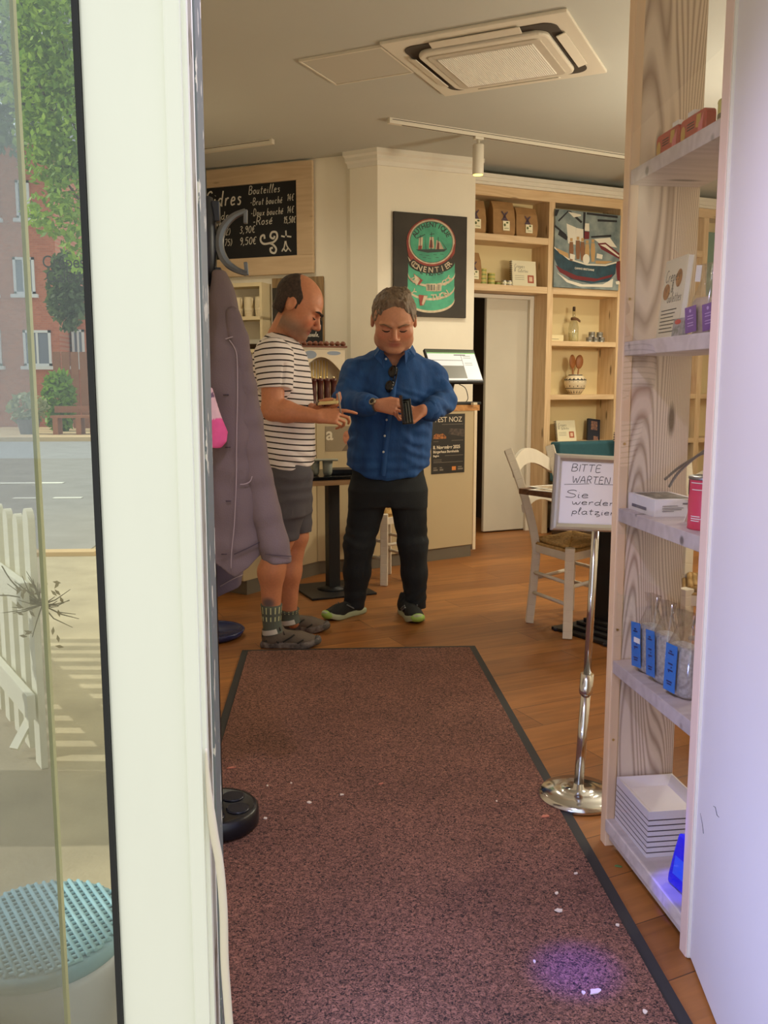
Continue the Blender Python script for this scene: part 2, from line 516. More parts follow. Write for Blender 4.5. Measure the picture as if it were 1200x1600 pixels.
def floor_mat():
    m, nt, b = nodes_of('oak_floor'); N, L = nt.nodes, nt.links
    tc = N.new('ShaderNodeTexCoord'); mp = N.new('ShaderNodeMapping')
    mp.inputs['Rotation'].default_value = (0, 0, R(-22))
    L.new(tc.outputs['Object'], mp.inputs['Vector'])
    br = N.new('ShaderNodeTexBrick')
    br.inputs['Scale'].default_value = 1.0
    br.inputs['Brick Width'].default_value = 1.3; br.inputs['Row Height'].default_value = 0.19
    br.inputs['Mortar Size'].default_value = 0.0016; br.inputs['Bias'].default_value = 0
    br.inputs['Color1'].default_value = lin((172, 112, 56)); br.inputs['Color2'].default_value = lin((142, 88, 42)); br.inputs['Mortar'].default_value = lin((80, 48, 24))
    L.new(mp.outputs[0], br.inputs['Vector'])
    m2 = N.new('ShaderNodeMapping'); m2.inputs['Scale'].default_value = (1.2, 14, 1); L.new(mp.outputs[0], m2.inputs['Vector'])
    nz = N.new('ShaderNodeTexNoise'); nz.inputs['Scale'].default_value = 2.2; nz.inputs['Detail'].default_value = 6; nz.inputs['Distortion'].default_value = 0.6
    L.new(m2.outputs[0], nz.inputs['Vector'])
    rp = N.new('ShaderNodeMapRange'); rp.inputs[1].default_value, rp.inputs[2].default_value, rp.inputs[3].default_value, rp.inputs[4].default_value = 0.3, 0.7, 0.72, 1.12
    L.new(nz.outputs[0], rp.inputs[0])
    mx = N.new('ShaderNodeMix'); mx.data_type = 'RGBA'; mx.blend_type = 'MULTIPLY'; mx.inputs[0].default_value = 1
    L.new(br.outputs[0], mx.inputs[6]); L.new(rp.outputs[0], mx.inputs[7])
    L.new(mx.outputs[2], b.inputs['Base Color']); b.inputs['Roughness'].default_value = 0.42
    return m

# ------------------------------------------------------------------ planes of the room
BK = Plane((1.213, 7.33), 21)            # front of the bookcase
PI_ = Plane((0.40, 6.90), 18.8)          # painted pillar
CH = Plane((0.17, 7.108), -25)           # chalkboard wall
CR = Plane((0.299, 6.119), 30.5)         # counter front right
CM = Plane((-0.064, 5.985), 20.3)        # counter front middle
CL = Plane((-0.504, 5.393), 53.4)        # counter front left
ZC = 3.0

mb = MB(); mb.prism([(-0.05, 1.12), (-0.28, 1.12), (-2.1, 10.6), (4.6, 10.6), (4.6, 1.12)], -0.06, 0.0)
struct(mb, 'floor', floor_mat())
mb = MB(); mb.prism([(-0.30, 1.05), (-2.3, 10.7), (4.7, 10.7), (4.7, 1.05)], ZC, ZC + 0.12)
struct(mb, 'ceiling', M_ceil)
mb = MB(); mb.prism([(-0.235, 1.27), (-0.275, 1.27), (-1.86, 9.6), (-1.76, 9.6)], 0, ZC)
struct(mb, 'wall_left', M_wall)
mb = MB(); mb.box(4.5, 4.6, 1.0, 10.6, 0, ZC)
struct(mb, 'wall_right', M_wall)
mb = MB(); mb.box(0.90, 4.5, 1.86, 1.96, 0, ZC)
mb.box(-0.30, 1.1, 1.06, 1.2, 2.3, ZC + 0.1); mb.box(0.98, 1.1, 1.06, 1.86, 2.3, ZC + 0.1)
mb.box(-1.9, -0.30, 1.06, 1.2, 2.6, ZC + 0.1)
struct(mb, 'wall_front', M_wall)
# chalkboard wall with its pillar
mb = MB().at(CH.mat()); mb.box(-2.15, 0.02, 0, 0.1, 0, ZC)
struct(mb, 'wall_back', M_wall)
pl = [(0.20, 7.03), (0.40, 6.90), (1.176, 7.164), (1.02, 7.62), (0.40, 7.60), (0.17, 7.12)]
mb = MB(); mb.prism(pl, 0, ZC)
struct(mb, 'wall_pillar', M_wall)
crown = [(0, 0), (0.012, 0), (0.014, -0.0), (0.02, 0.03), (0.034, 0.045), (0.034, 0.07), (0.05, 0.085), (0.05, 0.115), (0, 0.115)]
mb = MB(); mb.sweep([(0.21, 7.075, ZC - 0.115), (0.20, 7.03, ZC - 0.115), (0.40, 6.90, ZC - 0.115), (1.176, 7.164, ZC - 0.115), (1.10, 7.40, ZC - 0.115)], [(p[0], p[1]) for p in crown])
struct(mb, 'trim_1', M_white)
# cornice over the bookcase, a dark gap under the ceiling
mb = MB().at(BK.mat())
mb.box(-0.2, 3.3, -0.03, 0.25, 2.853, 2.874); mb.box(-0.2, 3.3, -0.045, 0.25, 2.874, 2.904); mb.box(-0.2, 3.3, -0.055, 0.25, 2.904, 2.934)
struct(mb, 'trim_2', M_white)
# wall behind the bookcase, and the dark passage it opens on
mb = MB().at(BK.mat()); mb.box(0.66, 3.6, 0.27, 0.37, 0, ZC); mb.box(-0.2, 0.66, 0.27, 0.37, 2.04, ZC)
struct(mb, 'wall_bookcase', M_wall)
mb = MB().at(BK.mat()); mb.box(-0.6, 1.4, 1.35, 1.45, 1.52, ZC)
struct(mb, 'passage_darkness', M_void)  # near-black sheet standing in for the darkness high in the passage
M_brown = mat('brown_panel', (74, 56, 36), 0.7, var=0.1, scale=4)
mb = MB().at(BK.mat()); mb.box(-0.6, 1.4, 1.3, 1.4, 0, 1.52); mb.box(0.68, 0.74, 0.38, 1.3, 0, ZC)
struct(mb, 'wall_passage', M_brown)
# white sliding door leaf standing half open behind the bookcase
mb = MB().at(BK.mat()); mb.box(0.245, 0.69, 0.225, 0.262, 0.012, 2.03, 0.006)
struct(mb, 'door_2', mat('door_leaf_paint', (205, 198, 182), 0.6, var=0.03, scale=3))
mb = MB().at(BK.mat()); mb.box(0.655, 0.695, 0.19, 0.222, 0, 2.03); mb.box(-0.2, 0.655, 0.19, 0.222, 2.0, 2.03)
struct(mb, 'trim_3', M_white)

# ------------------------------------------------------------------ the shop window on the left: cream post, gasket, panes
w1 = empty('window_1'); w1['kind'] = 'structure'
mb = MB()
mb.box(-0.274, -0.176, 1.10, 1.20, 0, 2.6, 0.003)
mb.box(-0.180, -0.160, 1.094, 1.20, 0, 2.6, 0.003)
mb.box(-0.164, -0.154, 1.102, 1.116, 0, 2.6, 0.003)
mb.box(-1.9, -0.274, 1.10, 1.20, 0, 0.06); mb.box(-1.9, -0.274, 1.10, 1.20, 2.5, 2.6); mb.box(-1.98, -1.9, 1.10, 1.20, 0, 2.6)
struct(mb, 'window_frame', M_post, parent=w1)
mb = MB(); mb.box(-0.281, -0.274, 1.096, 1.11, 0.06, 2.5)
struct(mb, 'gasket', M_rubber, parent=w1)
mb = MB(); mb.box(-1.9, -0.281, 1.102, 1.108, 0.06, 2.5)
struct(mb, 'pane', glass_mat('shop_window_glass', 1.3, (0.90, 0.93, 0.90)), parent=w1)
mb = MB(); mb.box(-0.366, -0.3615, 1.15, 1.162, 0.06, 2.5)
struct(mb, 'glazing_bar', mat('cream_bar', (214, 206, 160), 0.5), parent=w1)
mb = MB(); mb.box(-1.9, -0.366, 1.152, 1.158, 0.06, 2.5)
struct(mb, 'inner_pane', glass_mat('inner_window_glass', 3.2, (0.86, 0.86, 0.92)), parent=w1)
M_letter = mat('window_lettering', (62, 66, 54), 0.5)
for s_, px, py in (('Crêpes', 66, 418), ('Galettes', 72, 441)):
    p = D(px, py, 1.112)
    t = text_obj(s_, 'window_lettering', Matrix.Translation(p), 0.020, M_letter, w1, thick=0.0003, xs=0.85)
    t['kind'] = 'structure'

# door side of the post: weathered jamb, steel edge strip, loose sealing strip
def chipped(name, c, chip, amount, sc=60):
    m, nt, b = nodes_of(name); N, L = nt.nodes, nt.links
    tc = N.new('ShaderNodeTexCoord'); mp = N.new('ShaderNodeMapping'); mp.inputs['Scale'].default_value = (1, 1, 0.35)
    L.new(tc.outputs['Object'], mp.inputs['Vector'])
    nz = N.new('ShaderNodeTexNoise'); nz.inputs['Scale'].default_value = sc; nz.inputs['Detail'].default_value = 5
    L.new(mp.outputs[0], nz.inputs['Vector'])
    rp = N.new('ShaderNodeMapRange'); rp.inputs[1].default_value, rp.inputs[2].default_value = amount, amount + 0.02
    L.new(nz.outputs[0], rp.inputs[0])
    mx = N.new('ShaderNodeMix'); mx.data_type = 'RGBA'; mx.inputs[6].default_value = lin(c); mx.inputs[7].default_value = lin(chip)
    L.new(rp.outputs[0], mx.inputs[0]); L.new(mx.outputs[2], b.inputs['Base Color']); b.inputs['Roughness'].default_value = 0.5
    return m
mb = MB(); mb.box(-0.170, -0.158, 1.117, 1.174, 0, 2.3, 0.002); mb.box(-0.172, -0.163, 1.17, 1.21, 0, 2.3)
struct(mb, 'trim_4', chipped('weathered_jamb', (164, 160, 146), (112, 102, 84), 0.56, 30))
mb = MB(); mb.box(-0.178, -0.1580, 1.205, 1.268, 0, 2.3, 0.002)
struct(mb, 'trim_5', chipped('steel_door_edge', (112, 120, 118), (222, 218, 198), 0.62, 55))
mb = MB()
pa = [D(x, y, 1.098) for x, y in ((322, 1170), (326, 1230), (334, 1300), (343, 1350), (349, 1420), (351, 1500), (355, 1560), (361, 1640))]
q_ = catmull(pa, 6); mb.tube(q_, [min(0.0055, 0.0012 + 0.0004 * i) for i in range(len(q_))], 8)
struct(mb, 'trim_6', mat('cream_rubber_seal', (226, 216, 196), 0.6))
# open white door leaf on the right, its edge lying against the shelf
mb = MB()
a, b_ = Vector((0.802, 1.80, 0)), Vector((0.655, 0.86, 0))
t = (b_ - a).normalized(); n_ = Vector((-t.y, t.x, 0))
Mleaf = Matrix(((t.x, n_.x, 0, a.x), (t.y, n_.y, 0, a.y), (0, 0, 1, 0), (0, 0, 0, 1)))
mb.at(Mleaf); mb.box(0.0, 0.95, 0.0, 0.045, 0.006, 2.25, 0.004)
d1 = struct(mb, 'door_1', mat('white_door_paint', (226, 222, 226), 0.5, var=0.02, scale=2, bump=0.04, bscale=9))
mb = MB().at(Mleaf); mb.box(-0.020, 0.004, -0.006, 0.03, 0.003, 2.25, 0.002)
struct(mb, 'door_edge_strip', M_white, parent=d1)
mb = MB().at(Mleaf)
for pts in (((0.12, .42), (0.135, .425), (0.15, .415), (0.165, .418)), ((0.03, .36), (0.05, .345), (0.062, .33))):
    mb.tube([(u, -0.0004, z) for u, z in pts], [0.0003, 0.0006, 0.0007, 0.0003], 5)
struct(mb, 'scuff_mark', mat('scuff', (70, 66, 74), 0.8), parent=d1)

# ------------------------------------------------------------------ ceiling fittings
def on_ceiling(name, x, y, ang, **k):
    return empty(name, (x, y, ZC), R(ang), **k)
ac = on_ceiling('air_conditioner', 0.930, 4.985, -29, label='square white air conditioning cassette set in the ceiling', cat='air conditioner')
M_slot = mat('vent_shadow', (70, 62, 54), 0.8)
def rrect(hx, hy, r, n=6):
    o = []
    for cx, cy, a in ((hx - r, hy - r, 0), (-hx + r, hy - r, 90), (-hx + r, -hy + r, 180), (hx - r, -hy + r, 270)):
        o += [(cx + r * math.cos(R(a + 90 * i / n)), cy + r * math.sin(R(a + 90 * i / n))) for i in range(n + 1)]
    return o
mb = MB(); mb.box(-0.48, 0.48, -0.455, 0.455, -0.018, 0, 0.006); mb.build('frame', M_whiteplastic, ac)
mb = MB(); mb.prism(rrect(0.40, 0.375, 0.07), -0.022, -0.017); mb.build('air_slot', M_slot, ac)
mb = MB(); mb.prism(rrect(0.345, 0.32, 0.075), -0.046, -0.02); mb.build('inner_panel', M_whiteplastic, ac, bevel=0.01)
mb = MB(); mb.prism(rrect(0.30, 0.275, 0.03), -0.052, -0.044); mb.build('panel_rim', mat('ac_rim', (196, 186, 170), 0.45), ac, bevel=0.003)
mb = MB()
mb.box(-0.255, 0.255, -0.235, 0.235, -0.056, -0.05)
for i in range(46): mb.box(-0.25 + i * 0.0111, -0.2455 + i * 0.0111, -0.232, 0.232, -0.0585, -0.056)
mb.build('intake_grille', mat('ac_grille', (230, 226, 216), 0.5), ac)
for a in range(4):
    mb = MB(); h = 0.375 if a % 2 == 0 else 0.40
    mb.at(Matrix.Rotation(R(90 * a), 4, 'Z') @ Matrix.Translation((0, h - 0.004, -0.032)) @ Matrix.Rotation(R(14), 4, 'X'))
    mb.box(-0.235, 0.235, -0.024, 0.024, -0.003, 0.003, 0.002)
    mb.build('vane', M_whiteplastic, ac)
hp = on_ceiling('access_panel', 0.19, 5.165, -29, label='flat white access hatch in the ceiling left of the air conditioner', cat='access panel')
mb = MB(); mb.box(-0.235, 0.235, -0.20, 0.20, -0.010, 0); mb.build('hatch', mat('hatch_paint', (194, 190, 178), 0.7), hp)
mb = MB()
for b in ((-0.245, 0.245, -0.21, -0.20), (-0.245, 0.245, 0.20, 0.21), (-0.245, -0.235, -0.20, 0.20), (0.235, 0.245, -0.20, 0.20)): mb.box(*b, -0.014, 0)
mb.build('hatch_frame', M_whiteplastic, hp)
rl = on_ceiling('track_rail', 0.427, 6.124, 24, label='long white lighting track carrying a spotlight, running right across the ceiling', cat='lighting track')
mb = MB(); mb.box(0, 3.4, -0.018, 0.018, -0.034, 0, 0.002); mb.build('rail', M_whiteplastic, rl)
mb = MB(); mb.box(0.02, 3.39, -0.0205, -0.017, -0.012, -0.009); mb.box(0.1, 3.38, -0.006, 0.006, -0.0345, -0.033); mb.build('conductor_groove', M_slot, rl)
rl2 = on_ceiling('track_rail', -0.351, 6.679, 151, label='short white lighting track on the ceiling above the cider chalkboard', cat='lighting track')
mb = MB(); mb.box(0, 1.3, -0.018, 0.018, -0.034, 0, 0.002); mb.build('rail', M_whiteplastic, rl2)
mb = MB(); mb.box(0.02, 1.29, 0.017, 0.0205, -0.012, -0.009); mb.build('conductor_groove', M_slot, rl2)

def spotlight(x, y, label, real=True):
    s = empty('track_spotlight', (x, y, ZC - 0.034), R(24), label=label, cat='spotlight', group='spotlights on the ceiling track')
    mb = MB(); mb.box(-0.035, 0.035, -0.016, 0.016, -0.018, 0, 0.003); mb.tube([(0, 0, -0.018), (0, 0, -0.055)], 0.011, 10); mb.build('track_adapter', M_whiteplastic, s)
    mb = MB(); mb.lathe([(0.036, -0.05), (0.039, -0.055), (0.039, -0.245), (0.036, -0.25), (0.034, -0.246)], 28, cap=True); mb.build('lamp_body', M_whiteplastic, s)
    mb = MB(); mb.lathe([(0.0, -0.252), (0.033, -0.252), (0.034, -0.246)], 24, cap=False)
    mb.build('lens', mat('lit_lens', (255, 240, 150), 0.4, emit=(255, 226, 110), estr=3.0), s)
    lamp('SPOT', 'spotlight_beam', (x, y, ZC - 0.30), 40, WARM, target=(x + 0.1, y - 0.2, 0), size=0.03, spot=130, blend=0.9)
    return s
spotlight(1.068, 6.409, 'white cylinder spotlight hanging from the track beside the painted pillar')
spotlight(2.55, 7.07, 'small lit spotlight on the track seen through the shelf gap at upper right')
# ------------------------------------------------------------------ entrance mat
def mat_pile():
    m, nt, b = nodes_of('mat_pile'); N, L = nt.nodes, nt.links
    tc = N.new('ShaderNodeTexCoord')
    a = N.new('ShaderNodeTexNoise'); a.inputs['Scale'].default_value = 150; a.inputs['Detail'].default_value = 3; a.inputs['Distortion'].default_value = 1.5
    L.new(tc.outputs['Object'], a.inputs['Vector'])
    c = N.new('ShaderNodeTexNoise'); c.inputs['Scale'].default_value = 3.0; c.inputs['Detail'].default_value = 4
    L.new(tc.outputs['Object'], c.inputs['Vector'])
    rp = N.new('ShaderNodeMapRange'); rp.inputs[1].default_value, rp.inputs[2].default_value = 0.36, 0.64
    L.new(a.outputs[0], rp.inputs[0])
    mx = N.new('ShaderNodeMix'); mx.data_type = 'RGBA'; mx.inputs[6].default_value = lin((44, 28, 24)); mx.inputs[7].default_value = lin((172, 118, 98))
    L.new(rp.outputs[0], mx.inputs[0])
    r2 = N.new('ShaderNodeMapRange'); r2.inputs[1].default_value, r2.inputs[2].default_value, r2.inputs[3].default_value, r2.inputs[4].default_value = 0.3, 0.7, 0.82, 1.15
    L.new(c.outputs[0], r2.inputs[0])
    m2 = N.new('ShaderNodeMix'); m2.data_type = 'RGBA'; m2.blend_type = 'MULTIPLY'; m2.inputs[0].default_value = 1
    L.new(mx.outputs[2], m2.inputs[6]); L.new(r2.outputs[0], m2.inputs[7]); L.new(m2.outputs[2], b.inputs['Base Color'])
    bp = N.new('ShaderNodeBump'); bp.inputs['Strength'].default_value = 0.9; bp.inputs['Distance'].default_value = 0.01
    L.new(a.outputs[0], bp.inputs['Height']); L.new(bp.outputs[0], b.inputs['Normal'])
    b.inputs['Roughness'].default_value = 0.95
    return m
dm = empty('entrance_mat', (0.155, 2.6, 0), label='long brown entrance mat with dark rubber edges on the wooden floor', cat='doormat')
mb = MB(); mb.prism([(-0.535, 1.60), (0.536, 1.60), (0.536, -1.6), (-0.30, -1.6), (-0.36, -1.2), (-0.535, -0.22)], 0.001, 0.010); mb.build('pile', mat_pile(), dm)
mb = MB()
for x0, x1, y0, y1 in ((-0.567, -0.535, -0.05, 1.632), (0.536, 0.568, -1.6, 1.632), (-0.535, 0.536, 1.60, 1.632)): mb.box(x0, x1, y0, y1, 0.0005, 0.006)
mb.build('rubber_border', mat('mat_rubber', (46, 44, 44), 0.7), dm)

M_crumb = mat('paper_crumb', (232, 214, 196), 0.8)
M_leaf = mat('dry_leaf', (196, 120, 96), 0.8)
M_green = mat('green_scrap', (92, 120, 64), 0.8)
LIT = [(483, 1254, .016, .009, 0, 'pale star shaped scrap lying on the mat, left of the white flake'), (534, 1242, .016, .007, 0, 'white flake on the mat straight in front of the two men'), (415, 1279, .013, .008, 0, 'white scrap on the mat beside the coat stand foot'),
       (455, 1224, .007, .005, 0, 'tiny white crumb on the left of the mat, second nearest the coat stand'), (418, 1228, .007, .006, 0, 'tiny white crumb on the mat just beyond the coat stand foot'), (930, 1550, .030, .010, 0, 'large pale paper scrap at the near right end of the mat'), (912, 1552, .008, .008, 0, 'small round crumb touching the large pale paper scrap'),
       (1008, 1582, .010, .008, 0, 'small pale scrap at the mat corner nearest the white door'), (870, 1396, .010, .006, 0, 'small crumb near the blue light spot, left of the grey scrap'), (873, 1423, .020, .010, 0, 'curled grey scrap beside the blue light spot on the mat'), (900, 1365, .014, .005, 0, 'thin pale strip on the mat in front of the sign base'),
       (965, 1446, .010, .007, 0, 'white crumb near the right rubber edge of the mat'), (835, 1503, .006, .006, 0, 'tiny white crumb left of the blue light spot'), (776, 1252, .006, .005, 0, 'single pale crumb in the middle of the mat, left of the sign base'),
       (362, 1200, .035, .006, 1, 'thin reddish twig on the left edge of the mat by the door post'), (852, 1276, .03, .010, 1, 'reddish leaf on the mat against the chrome sign base'), (966, 1354, .022, .006, 2, 'small green scrap on the boards between mat and shelf'), (595, 1225, .02, .006, 1, 'brown leaf fragment in the middle of the mat')]
for px, py, w, h, k, lab in LIT:
    p = G(px, py, 0.011 if k != 2 else 0.001)
    rnd = random.Random(px)
    mb = MB().at(Matrix.Translation(p) @ Matrix.Rotation(rnd.uniform(-.4, .4), 4, 'Z'))
    n = 9
    poly = [(w * .5 * math.cos(2 * math.pi * i / n) * rnd.uniform(.6, 1.1), h * .9 * math.sin(2 * math.pi * i / n) * rnd.uniform(.6, 1.15)) for i in range(n)]
    mb.prism(poly, 0, 0.0025)
    tag(mb.build('floor_scrap', (M_crumb, M_leaf, M_green)[k]), lab, 'scrap', 'scraps lying on the entrance floor')

# ------------------------------------------------------------------ shelf unit by the door
SHM = Matrix(((0.0661, 0.9978, 0, 0.766), (-0.9978, 0.0661, 0, 2.298), (0, 0, 1, 0), (0, 0, 0, 1)))   # x along the shelf towards the door, y into it
sh = empty('display_shelf', M=SHM, label='tall whitewashed pine shelf unit with glass front beside the entrance door', cat='shelf unit')
mb = MB(); mb.box(-0.036, 0.0, 0.0, 0.026, 0, 2.55, 0.002); mb.build('post', M_frame, sh)
for z in (0.31, 0.62, 1.12, 1.49, 1.79): MB().tube([(0.0, 0.013, z), (0.0016, 0.013, z)], 0.0035, 12).build('screw', mat('brass', (206, 170, 100), 0.35, 0.9), sh)
mb = MB(); mb.box(-0.030, -0.006, 0.026, 0.192, 0.04, 2.55, 0.001); mb.build('side_board', M_washed, sh)
mb = MB(); mb.box(0.470, 0.490, 0.0, 0.19, 0, 2.55, 0.002); mb.box(0.464, 0.496, -0.004, 0.012, 0, 2.55, 0.002); mb.build('near_upright', mat('pink_white_pine', (226, 200, 186), 0.55, var=0.04, scale=6, stretch=(1, 1, .2)), sh)
for z in (1.805, 1.382, 0.950, 0.535):
    mb = MB(); mb.box(-0.006, 0.470, 0.004, 0.19, z - 0.035, z, 0.002); mb.build('shelf_board', M_washedY, sh)
mb = MB(); mb.box(-0.006, 0.470, 0.0, 0.19, 0.045, 0.080, 0.002); mb.box(-0.002, 0.470, 0.012, 0.03, 0.02, 0.045); mb.build('bottom_board', M_washedY, sh)
mb = MB(); mb.box(0.0, 0.468, 0.0005, 0.0025, 0.085, 2.5); mb.build('glass_front', glass_mat('shelf_glass', 0.17, (0.98, 0.98, 0.99)), sh)

def S(u, v, z, rz=0, rx=0, ry=0):
    return SHM @ Matrix.Translation((u, v, z)) @ Matrix.Rotation(R(rz), 4, 'Z') @ Matrix.Rotation(R(rx), 4, 'X') @ Matrix.Rotation(R(ry), 4, 'Y')

# sardine tins standing on edge
M_red = mat('tin_red', (186, 52, 36), 0.35); M_gold = mat('tin_gold', (206, 168, 84), 0.35, 0.4); M_pinkp = mat('print_pink', (222, 120, 130), 0.5); M_paper = mat('white_paper', (240, 236, 226), 0.8)
M_ink = mat('black_ink', (26, 24, 28), 0.7)
def lie_text(s, M, size, m, par, **k): return text_obj(s, 'lettering', M, size, m, par, **k)
for i, (u0, lab) in enumerate(((0.085, 'flat red sardine tin on the top shelf, the one further from the door'), (0.212, 'flat red sardine tin on the top shelf, nearer the white door leaf'))):
    t = empty('sardine_tin', M=S(u0, 0.03, 1.805), label=lab, cat='tin', group='red sardine tins on the top shelf')
    rr = [(x + 0.0615, z + 0.029) for x, z in rrect(0.0605, 0.028, 0.012)]
    mb = MB(); mb.prism(rr, 0, 0.024, 'Y'); mb.build('can', M_red, t, bevel=0.002)
    mb = MB(); mb.flat([(0.008 + .02 * math.cos(a) * .55 + .008, .025 + .018 * math.sin(a)) for a in [2 * math.pi * k / 14 for k in range(14)]], -0.0006)
    mb.flat([(0.076, 0.026), (0.098, 0.02), (0.1, 0.05), (0.08, 0.052)], -0.0006); mb.build('gold_motif', M_gold, t)
    mb = MB(); mb.flat([(.086, .008), (.108, .008), (.112, .05), (.1, .036), (.09, .03)], -0.0009); mb.flat([(.034, .008), (.074, .008), (.074, .0125), (.034, .0125)], -0.0006); mb.build('pink_motif', M_pinkp, t)
    mb = MB(); 
    for z in (0.027, 0.033, 0.039): mb.flat([(.036, z), (.07, z), (.07, z + .0025), (.036, z + .0025)], -0.0008)
    mb.build('dark_lettering', M_ink, t)
    mb = MB(); mb.box(0.088 - 0.05 * i, 0.118 - 0.05 * i, -0.001, 0.012, 0.0565, 0.066); mb.build('price_tag', M_paper, t)
t = empty('food_tin', M=S(0.405, 0.06, 1.805), label='yellow green round tin at the door end of the top shelf', cat='tin')
mb = MB(); mb.lathe([(0.036, 0), (0.037, 0.003), (0.036, 0.006), (0.036, 0.044), (0.037, 0.047), (0.036, 0.05), (0.033, 0.048)], 24); mb.build('can', mat('tin_yellow', (206, 200, 112), 0.4), t)
mb = MB(); mb.lathe([(0.0366, 0.012), (0.0366, 0.022)], 24, cap=False); mb.build('label_band', mat('tin_print', (96, 84, 60), 0.5), t)

# recipe book leaning against the side board, plus packets
def book_crepes(M, w, h, d, label, coil=False, curly=True):
    b = empty('recipe_book', M=M, label=label, cat='book')
    mb = MB(); mb.box(0, w, 0.002, d - 0.002, 0.001, h - 0.001); mb.build('pages', mat('book_pages', (238, 234, 222), 0.8), b)
    mb = MB()
    mb.box(-0.001, w + 0.001, 0, 0.002, 0, h); mb.box(-0.001, w + 0.001, d - 0.002, d, 0, h)
    mb.build('cover', mat('book_cover_cream', (228, 220, 190), 0.6), b)
    mb = MB()
    x = scrawl(mb, 'Crêpes'.replace('ê', 'e'), w * .10, h * .72, h * .15, h * .010, y=-0.0006, wid=.85)
    scrawl(mb, '&', w * (.42 if not coil else .08), h * .58, h * .13, h * .010, y=-0.0006)
    scrawl(mb, 'Galettes', w * (.30 if not coil else .24), h * .56 if coil else h * .46, h * .12, h * .009, y=-0.0006, wid=.8) if 'G' in GLY else None
    for k in range(7 if not coil else 3): mb.flat([(w * .1, h * (.36 - .045 * k)), (w * (.82 - .05 * (k % 3)), h * (.36 - .045 * k)), (w * (.82 - .05 * (k % 3)), h * (.372 - .045 * k)), (w * .1, h * (.372 - .045 * k))], -0.0006) if not coil else mb.flat([(w * .1, h * (.42 - .07 * k)), (w * .5, h * (.42 - .07 * k)), (w * .5, h * (.43 - .07 * k)), (w * .1, h * (.43 - .07 * k))], -0.0006)
    mb.build('cover_lettering', M_ink, b)
    mb = MB()
    if coil: mb.flat([(w * .64, h * .16), (w * .9, h * .16), (w * .9, h * .46), (w * .64, h * .46)], -0.0006); mb.build('cover_picture', mat('book_pic_red', (170, 84, 56), 0.6), b); mb = MB(); mb.flat([(w * .70, h * .22), (w * .84, h * .22), (w * .84, h * .40), (w * .70, h * .40)], -0.0009); mb.build('cover_picture', mat('book_pic_cream', (222, 190, 160), 0.6), b)
    else:
        mb.flat(circ(w * .22, h * .60, w * .16, h * .10), -0.0004); mb.flat(circ(w * .74, h * .74, w * .14, h * .11), -0.0004); mb.build('cover_picture', mat('book_pic_amber', (190, 128, 60), 0.6, c2=(120, 70, 30), scale=60), b)
    if coil:
        mb = MB()
        for k in range(13):
            z = h * (.05 + .9 * k / 12)
            mb.tube([(0.012 * math.cos(a) - 0.004, d / 2 + (d / 2 + 0.004) * math.sin(a), z) for a in [2 * math.pi * q / 10 for q in range(10)]], 0.0016, 5, closed=True)
        mb.build('wire_coil', M_black, b)
    return b
GLY['G'] = '5.6,8.6 4,9.8 1.6,8.6 .6,5 1.4,1.4 3.8,.1 5.6,2 5.5,4.4 3.6,4.4'
GLY['ê'] = GLY['e']
book_crepes(S(0.060, 0.060, 1.382, rz=-4, rx=-6), 0.135, 0.195, 0.016, 'cream crêpe recipe book leaning on the second shelf behind glass')
t = empty('seasoning_packet', M=S(0.198, 0.035, 1.382, rx=-8), label='small grey packet with a red logo in front of the leaning recipe book', cat='packet')
mb = MB(); mb.box(0, 0.058, 0, 0.014, 0, 0.045, 0.003); mb.build('packet', mat('grey_pack', (176, 168, 172), 0.5, c2=(90, 100, 80), scale=90), t)
mb = MB(); mb.flat(circ(0.026, 0.036, 0.016, 0.006, 16), -0.0006); mb.build('logo', mat('logo_red', (196, 60, 60), 0.5), t)
M_clear = glass_mat('clear_film', 0.20, (0.93, 0.92, 0.93), 0.15, fres=False)
M_purple = mat('label_purple', (110, 58, 146), 0.5)
def film_bag(M, w, d, h, fill_h, mfill, label, cat, name, grp):
    b = empty(name, M=M, label=label, cat=cat, group=grp)
    n = 20
    def ring(s, z, wob=0.0, sq=1.0):
        return [(w / 2 * s * math.copysign(abs(math.cos(2 * math.pi * i / n)) ** .6, math.cos(2 * math.pi * i / n)) + wob * math.sin(5 * i), d / 2 * s * sq * math.copysign(abs(math.sin(2 * math.pi * i / n)) ** .6, math.sin(2 * math.pi * i / n)) + wob * math.cos(3 * i), z) for i in range(n)]
    def rings(mb, rs):
        vs = [p for r_ in rs for p in r_]; fs = [[j * n + i, j * n + (i + 1) % n, (j + 1) * n + (i + 1) % n, (j + 1) * n + i] for j in range(len(rs) - 1) for i in range(n)]
        mb.add(vs, fs, True); mb.add(rs[0], [list(range(n))[::-1]]); mb.add(rs[-1], [list(range(n))])
    mb = MB(); rings(mb, [ring(.82, .002), ring(.95, .012), ring(.98, fill_h * .5, .001), ring(.93, fill_h * .9, .001), ring(.7, fill_h)]); mb.build('contents', mfill, b)
    mb = MB(); rings(mb, [ring(.86, .001), ring(1.0, .012), ring(1.03, fill_h * .5, .0015), ring(.97, fill_h * .95, .002), ring(.62, fill_h + (h - fill_h) * .45, .003, .5), ring(.5, fill_h + (h - fill_h) * .6, .004, .35), ring(.75, h, .005, .45)]); mb.build('film', M_clear, b)
    return b
M_salt = mat('grey_salt', (206, 202, 190), 0.8, var=0.25, scale=120, bump=0.5, bscale=150)
M_sweet = mat('beige_sweets', (206, 184, 168), 0.6, var=0.2, scale=70, bump=0.4)
